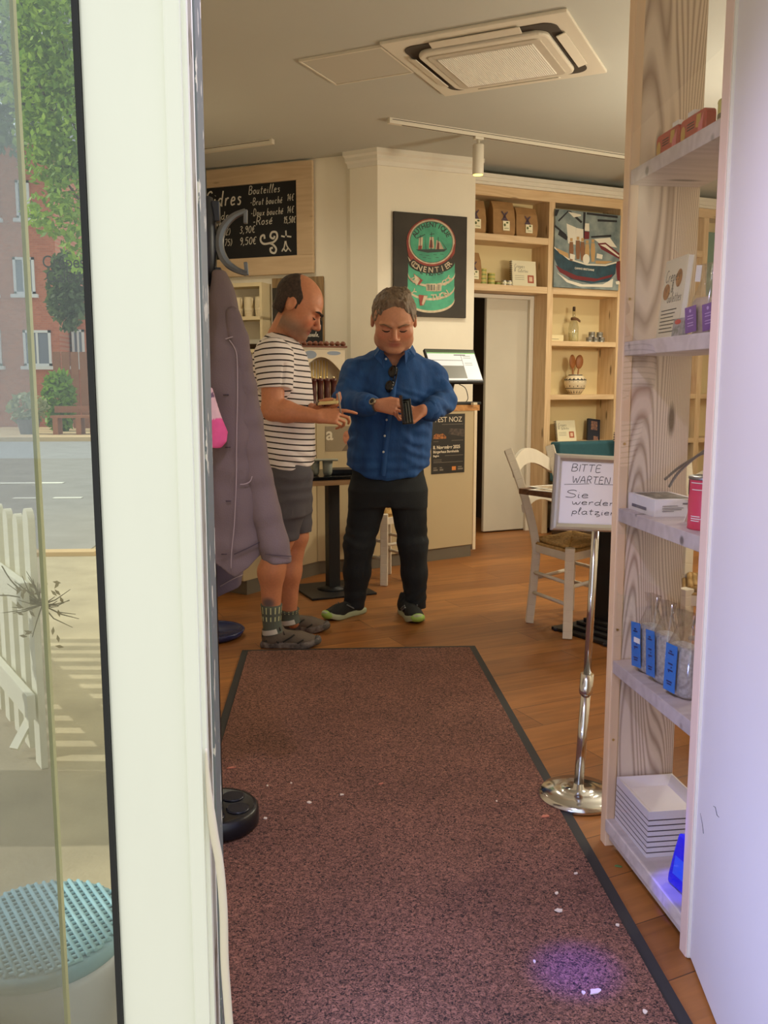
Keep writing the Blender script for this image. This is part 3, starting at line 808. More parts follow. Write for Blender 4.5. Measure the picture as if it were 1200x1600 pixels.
for u, v, lab in ((0.290, 0.075, 'clear bag with purple label on the second shelf, right beside the grey packet'), (0.372, 0.075, 'clear bag with purple label on the second shelf, closest to the white door')):
    b = film_bag(S(u, v, 1.382, rz=8), 0.072, 0.05, 0.16, 0.085, M_sweet, lab, 'bag', 'sweets_bag', 'purple labelled bags on the second shelf')
    mb = MB(); mb.at(Matrix.Translation((-0.030, -0.031, 0.004)) @ Matrix.Rotation(R(-6), 4, 'Y')); mb.box(0, 0.042, -0.001, 0, 0.002, 0.060); mb.build('label', M_purple, b)
    mb = MB(); mb.at(Matrix.Translation((-0.030, -0.031, 0.004)) @ Matrix.Rotation(R(-6), 4, 'Y')); mb.flat(circ(0.021, 0.05, 0.004, n=12), -0.0016)
    for z in (0.038, 0.032, 0.022, 0.016): mb.flat([(0.010, z), (0.032, z), (0.032, z + .002), (0.010, z + .002)], -0.0016)
    mb.build('label_print', mat('label_lilac', (190, 160, 214), 0.5), b)
    mb = MB(); mb.at(Matrix.Translation((-0.022, -0.018, 0.122)) @ Matrix.Rotation(R(8), 4, 'Y')); mb.box(0, 0.02, -0.001, 0, 0, 0.036); mb.build('price_tag', M_paper, b)
# third shelf: white carton, leaflet, tongs, pink can
t = empty('carton', M=S(0.0, 0.028, 0.950), label='low white carton box on the third shelf beside the pink can', cat='box')
mb = MB(); mb.box(0.004, 0.166, 0, 0.115, 0, 0.043, 0.001); mb.build('box', mat('white_card', (234, 230, 226), 0.7), t)
mb = MB(); mb.at(Matrix(((0, -1, 0, 0.1668), (1, 0, 0, 0), (0, 0, 1, 0), (0, 0, 0, 1))))
for k, (a, b2, z) in enumerate(((.02, .06, .026), (.02, .075, .021), (.02, .07, .017), (.02, .05, .013))): mb.flat([(a, z), (b2, z), (b2, z + .0016), (a, z + .0016)], -0.0004)
mb.flat([(.072, .030), (.105, .030), (.105, .034), (.072, .034)], -0.0004)
mb.at(Matrix.Identity(4)); mb.flat([(.03, .010), (.12, .010), (.12, .018), (.03, .018)], -0.0006); mb.build('print', mat('grey_print', (120, 116, 124), 0.7), t)
mb = MB(); mb.box(0.02, 0.15, 0.01, 0.1, 0.0432, 0.0440); mb.build('lid_picture', mat('lid_pic', (150, 144, 132), 0.6, c2=(70, 66, 60), scale=60), t)
mb = MB().at(S(0.225, 0.120, 0.950, rz=-68, rx=-22)); mb.box(-0.05, 0.06, 0, 0.002, 0, 0.085); tag(mb.build('leaflet', M_paper), 'white leaflet leaning behind the low white carton', 'leaflet')
t = empty('kitchen_tongs', M=S(0.24, 0.055, 0.993), label='grey metal tongs laid slanting over the carton towards the pink can', cat='tongs')
M_steel = mat('brushed_steel', (150, 150, 152), 0.35, 0.9)
for k in (0, 1):
    mb = MB(); q = [(-0.08, 0.0 + .012 * k, 0.05 - .018 * k), (-0.02, 0.004, 0.083 - .012 * k), (0.06, 0.01, 0.118), (0.12, 0.014, 0.148 - .014 * k), (0.15, 0.016, 0.168 - .02 * k)]
    mb.tube(catmull(q, 5), 0.0035, 8); mb.build('arm', M_steel, t)
t = empty('food_can', M=S(0.352, 0.068, 0.950), label='pink and black printed can with silver lid on the third shelf', cat='can')
mb = MB(); mb.lathe([(0.041, 0), (0.042, 0.003), (0.041, 0.005), (0.041, 0.112)], 40); mb.build('label', mat('can_pink', (216, 52, 92), 0.4), t)
mb = MB(); mb.lathe([(0.041, 0.112), (0.043, 0.114), (0.043, 0.118), (0.040, 0.120), (0.038, 0.117), (0.0, 0.117)], 40); mb.build('lid', M_steel, t)
mb = MB(); n = 12; vs = []; 
for i in range(n + 1):
    a = R(200 + 60 * i / n); vs += [(0.0416 * math.cos(a), 0.0416 * math.sin(a), 0.078), (0.0416 * math.cos(a), 0.0416 * math.sin(a), 0.111)]
mb.add(vs, [[2 * i, 2 * i + 2, 2 * i + 3, 2 * i + 1] for i in range(n)], True); mb.build('black_panel', M_ink, t)
def wrap(mb, r, a0, a1, z0, z1, n=6):
    vs = []
    for i in range(n + 1):
        a = R(a0 + (a1 - a0) * i / n); vs += [(r * math.cos(a), r * math.sin(a), z0), (r * math.cos(a), r * math.sin(a), z1)]
    mb.add(vs, [[2 * i, 2 * i + 2, 2 * i + 3, 2 * i + 1] for i in range(n)], True)
mb = MB()
for a0, a1, z0, z1 in ((206, 250, .060, .064), (206, 246, .052, .056), (208, 250, .044, .05), (275, 320, .105, .107), (280, 318, .09, .092), (280, 312, .03, .032), (280, 316, .025, .027), (280, 310, .02, .022), (215, 228, .085, .098), (232, 244, .085, .098)): wrap(mb, 0.042, a0, a1, z0, z1)
mb.build('white_print', M_paper, t)
# fourth shelf: salt bags
for i, (u, v, rz, lab) in enumerate(((0.105, 0.062, 10, 'bag of grey salt with blue label on the fourth shelf, furthest from the door'), (0.185, 0.066, 6, 'bag of grey salt with blue label on the fourth shelf, middle of three'), (0.285, 0.066, 14, 'bag of grey salt with blue label on the fourth shelf, nearest the door'))):
    b = film_bag(S(u, v, 0.535, rz=rz), 0.072 + .02 * (i == 2), 0.056, 0.205, 0.125, M_salt, lab, 'bag', 'salt_bag', 'salt bags on the fourth shelf')
    mb = MB(); mb.at(Matrix.Translation((-0.03, -0.034, 0.008)) @ Matrix.Rotation(R(-5 + 7 * (i == 2)), 4, 'Y')); mb.box(0.0, 0.040, -0.0015, 0, 0.004, 0.120); mb.build('label', mat('label_blue', (40, 120, 200), 0.45), b)
    mb = MB(); mb.at(Matrix.Translation((-0.03, -0.034, 0.008)) @ Matrix.Rotation(R(-5 + 7 * (i == 2)), 4, 'Y'))
    for z0, x0, x1 in ((0.02, .012, .028), (0.026, .01, .03), (0.05, .014, .018), (0.054, .012, .03), (0.062, .022, .026), (0.07, .012, .028), (0.095, .01, .03), (0.101, .014, .024)): mb.flat([(x0, z0), (x1, z0), (x1, z0 + .004), (x0, z0 + .004)], -0.002)
    mb.build('label_print', mat('label_navy', (18, 46, 104), 0.5), b)
    if i == 0: mb = MB(); mb.at(Matrix.Translation((-0.022, -0.036, 0.078))); mb.box(0, 0.026, -0.0015, 0, 0, 0.013); mb.build('price_tag', M_paper, b)
# bottom shelf: stacked square trays and a blue packet
M_tray = mat('white_tray', (232, 226, 226), 0.5)
NAMES = ['bottom', 'second from the bottom', 'third from the bottom', 'fourth from the bottom', 'fourth from the top', 'third from the top', 'second from the top', 'top']
for i in range(8):
    t = empty('square_tray', M=S(0.004 + .0006 * i, 0.024, 0.0805 + 0.0148 * i), label='white square tray on the lowest shelf, %s of the stack' % NAMES[i], cat='tray', group='stacked square trays on the lowest shelf')
    mb = MB(); A_, B_, hgt = 0.208, 0.160, 0.011
    o, inn, bot = [(0, 0), (A_, 0), (A_, B_), (0, B_)], [(.004, .004), (A_ - .004, .004), (A_ - .004, B_ - .004), (.004, B_ - .004)], [(.03, .026), (A_ - .03, .026), (A_ - .03, B_ - .026), (.03, B_ - .026)]
    H_ = hgt if i < 7 else 0.022
    vs = [(x, y, 0.0) for x, y in o] + [(x, y, H_) for x, y in o] + [(x, y, H_) for x, y in inn] + [(x, y, 0.003) for x, y in (bot if i == 7 else inn)]
    fs = [[3, 2, 1, 0]] + [[k, (k + 1) % 4, 4 + (k + 1) % 4, 4 + k] for k in range(4)] + [[4 + k, 4 + (k + 1) % 4, 8 + (k + 1) % 4, 8 + k] for k in range(4)] + [[8 + k, 8 + (k + 1) % 4, 12 + (k + 1) % 4, 12 + k] for k in range(4)] + [[12, 13, 14, 15]]
    mb.add(vs, fs); mb.build('tray', M_tray, t)
    mb = MB(); mb.box(0.0012, A_ - .0012, 0.0012, B_ - .0012, H_ if i < 7 else -0.0001, H_ + 0.0036 if i < 7 else 0.0); mb.build('gap_shade', mat('tray_shadow_card', (66, 60, 62), 0.8), t) if i < 7 else None  # dark card standing in for the shade between stacked trays
t = empty('blue_packet', M=S(0.365, 0.05, 0.0805, rz=8, rx=-8), label='glossy deep blue packet standing on the lowest shelf by the trays', cat='packet')
mb = MB()
pr = [(.001, .0), (.03, .0), (.034, .004), (.036, .03), (.033, .07), (.028, .105), (.022, .13), (.001, .135)]
mb.prism([(-.042, 0), (.042, 0), (.044, .02), (.040, .08), (.030, .13), (-.030, .13), (-.038, .08), (-.044, .02)], -0.018, 0.018, 'Y'); mb.build('packet', mat('blue_foil', (24, 40, 196), 0.25, bump=0.5, bscale=30), t, bevel=0.006)
mb = MB(); mb.flat([(-.026, .03), (.026, .03), (.026, .075), (-.026, .075)], -0.0186); mb.build('label', mat('foil_label', (40, 110, 214), 0.3), t)

# ------------------------------------------------------------------ sign stand
M_chrome = mat('chrome', (214, 214, 218), 0.14, 1.0)
M_alu = mat('aluminium', (206, 204, 200), 0.32, 0.85)
b0 = G(903, 1247)
sg = empty('sign_stand', b0, label='chrome floor stand with framed please wait notice, beside the shelf', cat='sign stand')
mb = MB(); mb.lathe([(0.118, 0.0), (0.124, 0.006), (0.124, 0.014), (0.112, 0.026), (0.06, 0.032), (0.018, 0.034), (0.015, 0.05), (0.0, 0.05)], 48); mb.build('base', M_chrome, sg)
top = D(934, 832, 2.60) - b0
pj = top * (0.40 / top.z); pk = top * (0.335 / top.z)
mb = MB(); mb.tube([(0, 0, 0.03), pk], 0.0150, 20); mb.build('lower_tube', M_chrome, sg)
mb = MB(); mb.tube([pk, pk + (pj - pk) * .12, pk + (pj - pk) * .2, pj], [0.019, 0.021, 0.021, 0.020], 20); mb.build('clamp_collar', M_chrome, sg)
mb = MB(); mb.tube([pj, top + Vector((0, 0.02, .04))], 0.0115, 20); mb.build('upper_tube', M_chrome, sg)
tl, bl = D(868, 708, 2.60), D(860.5, 828, 2.585)
ez = (tl - bl); SH = ez.length; ez.normalize()
ex = Vector((0.992, 0.10, -0.018)).normalized(); ex = (ex - ez * ex.dot(ez)).normalized(); ey = ez.cross(ex)
SW = 0.285
Ms = Matrix(((ex.x, ey.x, ez.x, bl.x - b0.x), (ex.y, ey.y, ez.y, bl.y - b0.y), (ex.z, ey.z, ez.z, bl.z - b0.z), (0, 0, 0, 1)))
mb = MB().at(Ms); fw = 0.021
for p, q in (((0, 0), (SW, 0)), ((SW, 0), (SW, SH)), ((SW, SH), (0, SH)), ((0, SH), (0, 0))):
    d = Vector((q[0] - p[0], 0, q[1] - p[1])); L_ = d.length; d.normalize(); nn = Vector((-d.z, 0, d.x))
    P = lambda s, w, y: Vector((p[0], y, p[1])) + d * s + nn * w
    prof = [(0, 0.008), (0, -0.002), (0.005, -0.008), (0.012, -0.009), (fw, -0.001), (fw, 0.008)]
    vs = [P(w, w, y) for w, y in prof] + [P(L_ - w, w, y) for w, y in prof]; k = len(prof)
    mb.add(vs, [[i, (i + 1) % k, k + (i + 1) % k, k + i] for i in range(k)])
mb.build('snap_frame', M_alu, sg)
mb = MB().at(Ms); mb.box(0.004, SW - .004, 0.003, 0.006, 0.004, SH - .004); mb.build('board', mat('whiteboard', (236, 232, 234), 0.5), sg)
mb = MB().at(Ms)
def pxs(px, py):     # photo measurement -> x,z on the board
    r = ray(px, py); o = bl; n = ey; t = (o - EYEP).dot(n) / r.dot(n); q = EYEP + r * t - o
    return q.dot(ex), q.dot(ez)
for s_, px, py, h, pen, wid in (('BITTE', 892, 736, .0215, .0018, 1.5), ('WARTEN', 894, 754, .0205, .0018, 1.30), ('Sie', 884, 777, .0225, .0018, 2.3), ('werden', 893, 788, .0185, .0018, 2.35), ('platziert', 893, 803, .0185, .0018, 2.05)):
    x, z = pxs(px, py); scrawl(mb, s_, x, z, h, pen, slant=0.16, y=0.0025, wid=wid)
(x0, z0), (x1, z1), (x2, z2) = pxs(882, 757), pxs(921, 756), pxs(930, 756.5)
ribbon(mb, [Vector((x0, 0, z0)), Vector((x1, 0, z1))], .0013, 0.0025); ribbon(mb, [Vector((x2, 0, z1)), Vector((SW - .03, 0, z1))], .0013, 0.0025)
mb.build('handwriting', M_ink, sg)

# ------------------------------------------------------------------ chairs, tables, bench
M_chairw = mat('white_washed_chair', (222, 212, 194), 0.55, var=0.05, scale=12, stretch=(1, 1, .3))
M_rush = mat('rush_seat', (176, 138, 78), 0.8, var=0.28, scale=60, bump=0.3)
def rush_seat(mb, c, z):
    """four corners c (in order), strands run parallel to each side"""
    c = [Vector((p[0], p[1], z)) for p in c]; m = sum(c, Vector()) / 4
    n = 9
    for k in range(4):
        a, b = c[k], c[(k + 1) % 4]
        for i in range(n):
            t = i / n; dz = 0.012 * math.sin(math.pi * min(1, t * 1.3) / 2 + .3) - (0.018 if i == 0 else 0)
            p, q = a.lerp(m, t), b.lerp(m, t)
            q_ = [p.lerp(q, s) + Vector((0, 0, dz + .002 * math.sin(7 * s + i))) for s in (0, .25, .5, .75, 1)]
            mb.tube(q_, 0.0145 * (c[0] - c[1]).length / .38, 6)
    mb.prism([(p.x * .9 + m.x * .1, p.y * .9 + m.y * .1) for p in c], z - .02, z + .004)
def make_chair(o, bl, br, fl, fr, lean, label, back=True, zs=0.45, zt=0.93, group='white rush seated chairs'):
    o = Vector(o); t = empty('rush_chair' if back else 'rush_stool', o, label=label, cat='chair' if back else 'stool', group=group)
    P = [Vector((p[0], p[1], 0)) - o for p in (bl, br, fl, fr)]
    cen = sum(P, Vector()) / 4; L_ = Vector((lean[0], lean[1], 0))
    ins = [p.lerp(cen, 0.10) for p in P]
    for k in (0, 1):
        if back:
            mb = MB(); q = catmull([P[k] + Vector((0, 0, 0)), ins[k] + Vector((0, 0, .28)), ins[k] + Vector((0, 0, zs)), ins[k] + L_ * .55 + Vector((0, 0, .72)), P[k] + L_ + Vector((0, 0, zt))], 5)
            for i in range(len(q) - 1): mb.bar(q[i], q[i + 1] + (q[i + 1] - q[i]) * .05, .050, .042, up=(cen - P[k]).normalized(), bev=.004)
            mb.build('leg', M_chairw, t)
        else:
            mb = MB(); mb.bar(P[k], ins[k] + Vector((0, 0, zs)), .036, .036, bev=.004); mb.build('leg', M_chairw, t)
    for k in (2, 3):
        mb = MB(); q = catmull([P[k], ins[k] + Vector((0, 0, .25)), ins[k] + Vector((0, 0, zs + .01))], 5)
        for i in range(len(q) - 1): mb.bar(q[i], q[i + 1] + (q[i + 1] - q[i]) * .05, .048, .046, up=(cen - P[k]).normalized(), bev=.004)
        mb.build('leg', M_chairw, t)
    order = (0, 1, 3, 2)
    mb = MB()
    for i in range(4):
        a, b = ins[order[i]], ins[order[(i + 1) % 4]]; mb.bar(a + Vector((0, 0, zs - .035)), b + Vector((0, 0, zs - .035)), .024, .045, bev=.003)
    mb.build('seat_rail', M_chairw, t)
    for (a, b, z) in ((0, 2, .28), (1, 3, .28), (0, 2, .17), (1, 3, .17), (2, 3, .26), (0, 1, .24)):
        mb = MB(); mb.tube([P[a].lerp(ins[a], z / .45) + Vector((0, 0, z)), P[b].lerp(ins[b], z / .45) + Vector((0, 0, z))], .0105, 8); mb.build('stretcher', M_chairw, t)
    mb = MB(); rush_seat(mb, [ins[k] for k in order], zs); mb.build('seat', M_rush, t)
    if back:
        for z0, z1, arch, f in ((.80, .88, .07, .82), (.615, .655, .055, .42)):
            a, b = ins[0] + L_ * f, ins[1] + L_ * f
            nn = L_.normalized(); mb = MB(); n = 10; vs = []
            for i in range(n + 1):
                s = i / n; h = math.sin(math.pi * s) * arch; bow = nn * (.03 * math.sin(math.pi * s)); p = a.lerp(b, s) + bow
                for dz, dn in ((z0, 0), (z1, 0), (z1, .018), (z0, .018)): vs.append(p + nn * (dn + (dz - z0) * .2) + Vector((0, 0, dz + h - .02)))
            fs = [[i * 4 + k, i * 4 + (k + 1) % 4, i * 4 + 4 + (k + 1) % 4, i * 4 + 4 + k] for i in range(n) for k in range(4)] + [[3, 2, 1, 0], [n * 4 + k for k in range(4)]]
            mb.add(vs, fs, False); mb.build('back_rail', M_chairw, t)
    return t
make_chair((1.24, 4.65, 0), (1.094, 4.674), (1.389, 4.937), (1.215, 4.345), (1.54, 4.62), (-.115, .10), 'white wooden chair with woven rush seat behind the please wait sign')
make_chair((1.62, 3.5, 0), (1.55, 3.77), (1.90, 3.64), (1.42, 3.44), (1.78, 3.30), (.05, .13), 'white rush seated chair glimpsed through the shelf, right of the sign stand')
make_chair((0.36, 5.76, 0), (0.231, 5.863), (0.42, 5.98), (0.365, 5.621), (0.545, 5.76), (0, 0), 'white stool with woven seat behind the man in the blue shirt', back=False, group=None)

M_iron = mat('cast_iron', (22, 22, 24), 0.45)
ta = empty('bistro_table', (1.45, 4.45, 0), R(30.7), label='square dark wood table on black pedestal pushed against the rush chair', cat='table')
mb = MB()
for h, w in ((0.0, .20), (.018, .15), (.036, .11), (.054, .085)): mb.box(-w, w, -w, w, h, h + .018, .004)
for a in range(4):
    mb.at(Matrix.Rotation(R(90 * a + 45), 4, 'Z')); mb.box(.1, .27, -.03, .03, 0, .016, .004)
mb.build('base', M_iron, ta)
mb = MB(); mb.box(-.045, .045, -.045, .045, .07, .715); mb.box(-.16, .16, -.03, .03, .69, .715); mb.box(-.03, .03, -.16, .16, .69, .715); mb.build('column', M_iron, ta)
mb = MB(); mb.box(-.33, .33, -.33, .33, .715, .745, .003); mb.build('tabletop', wood('walnut_top', (132, 92, 60), (92, 60, 38), 'X'), ta)
for i, (a, z, lab) in enumerate(((12, .746, 'lower printed menu sheet on the dark table behind the sign'), (-6, .749, 'upper menu sheet with brown print on the dark table behind the sign'))):
    Mt = Matrix.Translation((1.45, 4.45, 0)) @ Matrix.Rotation(R(30.7 + a), 4, 'Z')
    t = empty('menu_sheet', M=Mt @ Matrix.Translation((-.30, .02, z)), label=lab, cat='menu', group='menu sheets on the table')
    mb = MB(); mb.box(0, .21, 0, .28, 0, .002); mb.build('sheet', M_paper, t)
    mb = MB(); mb.box(.02, .19, .03, .25, .0021, .0026); mb.build('print', mat('brown_print', (110, 78, 54), 0.7, c2=(220, 200, 170), scale=40), t)
# teal bench along the bookcase
be = empty('bench', M=BK.mat(1.15, 0.30, 0), label='teal upholstered bench against the pine bookcase behind the sign', cat='bench')
M_teal = mat('teal_cloth', (48, 92, 104), 0.85, var=0.06, scale=30)
mb = MB(); mb.box(-.43, .9, .10, .24, .46, .80, .02); mb.build('backrest', M_teal, be)
mb = MB(); mb.box(-.43, .9, -.25, .12, .36, .46, .03); mb.build('seat', M_teal, be)
mb = MB(); mb.box(-.40, .87, -.2, .22, .0, .36); mb.build('plinth', M_brown, be)

# small bistro table in front of the counter
tb = empty('bistro_table', (0.037, 5.50, 0), R(20), label='small black topped pedestal table in front of the counter', cat='table')
mb = MB(); mb.box(-.21, .21, -.21, .21, 0, .014, .004); mb.lathe([(0.10, .014), (.055, .03), (.05, .034)], 24); mb.build('base', M_iron, tb)
mb = MB(); mb.box(-.036, .036, -.036, .036, .02, .69, .003); mb.build('column', M_iron, tb)
mb = MB(); mb.box(-.235, .235, -.235, .235, .69, .722, .002); mb.build('apron', wood('beech_apron', (190, 152, 108), (160, 122, 82), 'X'), tb)
mb = MB(); mb.box(-.24, .24, -.24, .24, .722, .742, .003); mb.build('tabletop', mat('black_laminate', (24, 22, 22), 0.25), tb)
mb = MB(); mb.at(Matrix.Translation((.09, 5.42, .7425)) @ Matrix.Rotation(R(8), 4, 'Z')); mb.box(-.09, .12, -.05, .1, 0, .030, .004); tag(mb.build('black_folder', mat('folder_black', (20, 18, 18), 0.4)), 'black folder lying on the small pedestal table', 'folder')
p = D(506, 735, 5.33); p.z = .7425
t = empty('cup_holder', p, label='grey green rack holding two cups at the edge of the small table', cat='cup holder')
M_sage = mat('sage_plastic', (150, 152, 136), 0.5)
mb = MB(); mb.box(-.085, .085, -.04, .04, .088, .096, .003); mb.build('rack', M_sage, t)
for x in (-.055, .022):
    mb = MB(); mb.lathe([(.012, 0.0), (.022, .003), (.028, .02), (.031, .088), (.028, .088)], 24, c=(x, 0, 0)); mb.build('cup', M_sage, t)

# ------------------------------------------------------------------ counter
M_count = mat('cream_laminate', (194, 176, 140), 0.5, var=0.02, scale=2)
M_kick = mat('grey_plinth', (112, 104, 90), 0.6)
P0, P1, P2, P3 = Vector((-.51, 5.385, 0)), Vector((-.064, 5.985, 0)), Vector((.299, 6.119, 0)), CR.pt(.947, 0, 0)
B3 = CR.pt(.93, -.46, 0); B2, B1, B0 = Vector((.18, 6.66, 0)), Vector((-.30, 6.42, 0)), Vector((-.93, 5.70, 0))
front = [P0, P1, P2, P3]; foot = front + [B3, B2, B1, B0]
def inset(pts, d):
    c = sum(pts, Vector()) / len(pts)
    return [p + (c - p).normalized() * d for p in pts]
ct = empty('counter', (0, 0, 0), label='angled cream serving counter with grey plinth behind the two men', cat='counter')
mb = MB(); mb.prism([(p.x, p.y) for p in inset(foot, .012)], .09, 1.09); mb.build('carcass', M_count, ct)
mb = MB(); mb.prism([(p.x, p.y) for p in inset(foot, .035)], 0, .09); mb.build('plinth', M_kick, ct)
for a, b in ((P0, P1), (P1, P2), (P2, P3)):
    L_ = (b - a).length; ang = math.degrees(math.atan2(b.y - a.y, b.x - a.x)); pl_ = Plane((a.x, a.y), ang)
    mb = MB().at(pl_.mat()); mb.box(.002, L_ - .004, -.002, .016, .092, 1.088, .002); mb.build('front_panel', M_count, ct)
mb = MB().at(CR.mat()); mb.box(.92, .947, -.008, .02, .05, 1.09, .002); mb.build('end_strip', mat('light_edge', (232, 216, 186), 0.45), ct)
mb = MB(); tp = inset(foot, -.025); mb.prism([(p.x, p.y) for p in tp], 1.09, 1.132); mb.build('worktop', wood('oak_worktop', (206, 152, 92), (170, 118, 66), 'X'), ct)
# posters on the counter front
M_poster = mat('poster_black', (38, 35, 32), 0.55)
po = empty('poster', M=CR.mat(.68, .004, .64), label='dark concert poster reading FEST NOZ on the counter front', cat='poster')
W_, H_ = .306, .43
mb = MB(); mb.box(-W_ / 2, W_ / 2, -.001, 0, 0, H_); mb.build('sheet', M_poster, po)
M_cream = mat('print_cream', (226, 214, 190), 0.6); M_orange = mat('print_orange', (214, 132, 60), 0.6); M_grey = mat('print_grey', (120, 112, 100), 0.6)
text_obj('FEST NOZ', 'title', Matrix.Translation((0, -.0012, .373)), .052, M_cream, po, 'CENTER', .0003, xs=1.05)
text_obj('8. November 2025', 'date', Matrix.Translation((-.138, -.0012, .180)), .034, M_cream, po, 'LEFT', .0003, xs=.95, bold=.0009)
text_obj('Bürgerhaus Bornheide', 'venue', Matrix.Translation((-.138, -.0012, .151)), .026, M_cream, po, 'LEFT', .0003, xs=1.0, bold=.0006)
text_obj('Beginn', 'hour', Matrix.Translation((-.138, -.0012, .124)), .020, M_cream, po, 'LEFT', .0003, bold=.0004)
mb = MB(); mb.flat([(-.135, .252), (-.02, .252), (-.02, .268), (-.05, .290), (-.08, .284), (-.11, .292), (-.135, .276)], -.0012)
mb.build('stage_picture', mat('stage_amber', (206, 128, 60), 0.6, c2=(60, 40, 30), scale=60), po)
mb = MB(); mb.flat([(.0, .285), (.145, .262), (.145, .318), (.01, .326)], -.0012); mb.build('band_picture', mat('band_dim', (96, 82, 72), 0.6, c2=(40, 36, 34), scale=50), po)
mb = MB()
for z, x0, x1 in ((.232, -.135, -.09), (.236, .03, .138), (.128, -.03, .138), (.100, -.135, -.06), (.088, -.135, -.06), (.080, -.135, .138), (.354, -.06, .138)): mb.flat([(x0, z), (x1, z), (x1, z + .003), (x0, z + .003)], -.0012)
mb.build('small_print', M_grey, po)
mb = MB()
for x0, x1 in ((-.135, -.095), (-.078, -.045), (.09, .138)): mb.flat([(x0, .022), (x1, .022), (x1, .034), (x0, .034)], -.0012); mb.flat([(x0, .04), (x1 - .01, .04), (x1 - .01, .047), (x0, .047)], -.0012)
mb.build('sponsor_marks', M_grey, po)
mb = MB(); mb.flat([(.035, .020), (.072, .020), (.072, .048), (.035, .048)], -.0012); mb.build('orange_mark', M_orange, po)
pb = empty('poster', M=CM.mat(.065, .004, .835), label='pale brown poster with a white letter a on the counter, left of the blue shirt', cat='poster')
mb = MB(); mb.box(0, .26, -.001, 0, 0, .168); mb.build('sheet', mat('poster_taupe', (150, 134, 108), 0.6, var=.06, scale=9), pb)
text_obj('a', 'letter', Matrix.Translation((.004, -.0012, .078)), .12, M_cream, pb, 'LEFT', .0003, bold=.002)
mb = MB(); mb.flat(circ(.155, .09, .030, .046), -.0012); mb.build('portrait', mat('portrait_warm', (200, 130, 96), 0.6, c2=(130, 84, 60), scale=30), pb)
mb = MB(); mb.flat([(.115, .0), (.15, .045), (.2, .04), (.23, 0)], -.0012); mb.build('portrait_shoulders', mat('poster_umber', (112, 96, 76), 0.6), pb)
# ------------------------------------------------------------------ pine bookcase along the back
bc = empty('bookcase', M=BK.mat(), label='tall open pine bookcase built along the back wall around the passage', cat='bookcase')
UP = ((-.26, -.20), (.697, .755), (1.432, 1.49), (2.38, 2.438), (3.1, 3.158))
for a, b in UP:
    mb = MB(); mb.box(a, b, 0, .25, 0, 2.80, .002); mb.build('upright', M_pine, bc)
mb = MB(); mb.box(-.26, 3.158, -.004, .03, 2.775, 2.853, .002); mb.box(-.26, 3.158, .03, .25, 2.79, 2.84); mb.build('top_rail', M_pineX, bc)
SHV = [(-.20, .697, (2.457, 2.062)), (.755, 1.432, (2.062, 1.622, 1.168, .76, .36)), (1.49, 2.38, (2.457, 2.062, 1.622, 1.168, .76)), (2.438, 3.1, (2.062, 1.622, 1.168, .76))]
for x0, x1, zs in SHV:
    for z in zs:
        mb = MB(); th = .054 if z > 2 else .042
        mb.box(x0, x1, 0.003, .25, z - th + .027, z + .027, .002); mb.build('shelf', M_pineX, bc)
mb = MB(); mb.box(.72, 3.15, .245, .265, 0, 2.80); mb.box(-.25, .72, .245, .265, 2.04, 2.80); mb.build('back_panel', mat('bookcase_back', (228, 208, 160), 0.8, var=.02, scale=2), bc)
def top_of(z): return z + .0275

M_kraft = mat('kraft_paper', (160, 122, 78), 0.75, var=.12, scale=14, bump=.25, bscale=22)
M_mill = mat('stamp_violet', (92, 74, 84), 0.8)
M_labelc = mat('label_cream', (236, 228, 196), 0.7)
def kraft(u, z, w, h, tilt, label, wob):
    b = empty('flour_bag', M=BK.mat(u, -.09, top_of(z)) @ Matrix.Rotation(R(tilt), 4, 'Z'), label=label, cat='bag', group='brown paper flour bags on the bookcase')
    mb = MB(); n = 16; rs = []
    for s, zz, dp in ((.90, 0, .042), (1.0, .02, .05), (1.0 + wob, h * .4, .052), (.98, h * .75, .04), (.97, h * .93, .018), (1.0, h, .008)):
        hw = w / 2 * s
        rs.append([(hw, -dp, zz), (hw * 1.02, 0, zz + .004 * wob), (hw, dp, zz), (0, dp * 1.08, zz), (-hw, dp, zz), (-hw * 1.02, 0, zz), (-hw, -dp, zz), (0, -dp * 1.08, zz + .004)])
    k = 8; vs = [p for r_ in rs for p in r_]
    mb.add(vs, [[j * k + i, j * k + (i + 1) % k, (j + 1) * k + (i + 1) % k, (j + 1) * k + i] for j in range(len(rs) - 1) for i in range(k)]); mb.add(rs[0], [list(range(k))[::-1]]); mb.add(rs[-1], [list(range(k))])
    mb.build('bag', M_kraft, b, bevel=.003)
    F = Matrix.Translation((0, -.0610, 0)) @ Matrix.Rotation(R(-2), 4, 'X')
    mb = MB().at(F); c = h * .56
    for a in (38, -38, 15): 
        d = Vector((math.sin(R(a)), 0, math.cos(R(a)))) * h * .17
        ribbon(mb, [Vector((0, 0, c)) - d * (1 if a != 15 else .2), Vector((0, 0, c)) + d * (1 if a != 15 else .6)], .010)
    mb.flat([(-.02, c - h * .22), (.02, c - h * .22), (.012, c), (-.012, c)], 0.0); mb.build('windmill_stamp', M_mill, b)
    mb = MB().at(F); lx = .014; mb.box(lx - .032, lx + .032, -.003, -.001, h * .14, h * .42); mb.build('label', M_labelc, b)
    mb = MB().at(F); mb.flat(circ(lx + .008, h * .37, .012, .007, 12), -.0036); mb.flat(circ(lx - .016, h * .30, .010, .012, 12), -.0036); mb.flat([(lx - .02, h * .2), (lx + .022, h * .2), (lx + .022, h * .215), (lx - .02, h * .215)], -.0036); mb.build('label_print', mat('olive_print', (96, 106, 60), 0.7), b)
    return b
kraft(.015, 2.457, .200, .262, 0, 'kraft flour bag on the upper bookcase shelf, half behind the pillar edge', .01)
kraft(.286, 2.457, .210, .272, 1, 'tallest kraft flour bag, middle of the row on the upper bookcase shelf', .02)
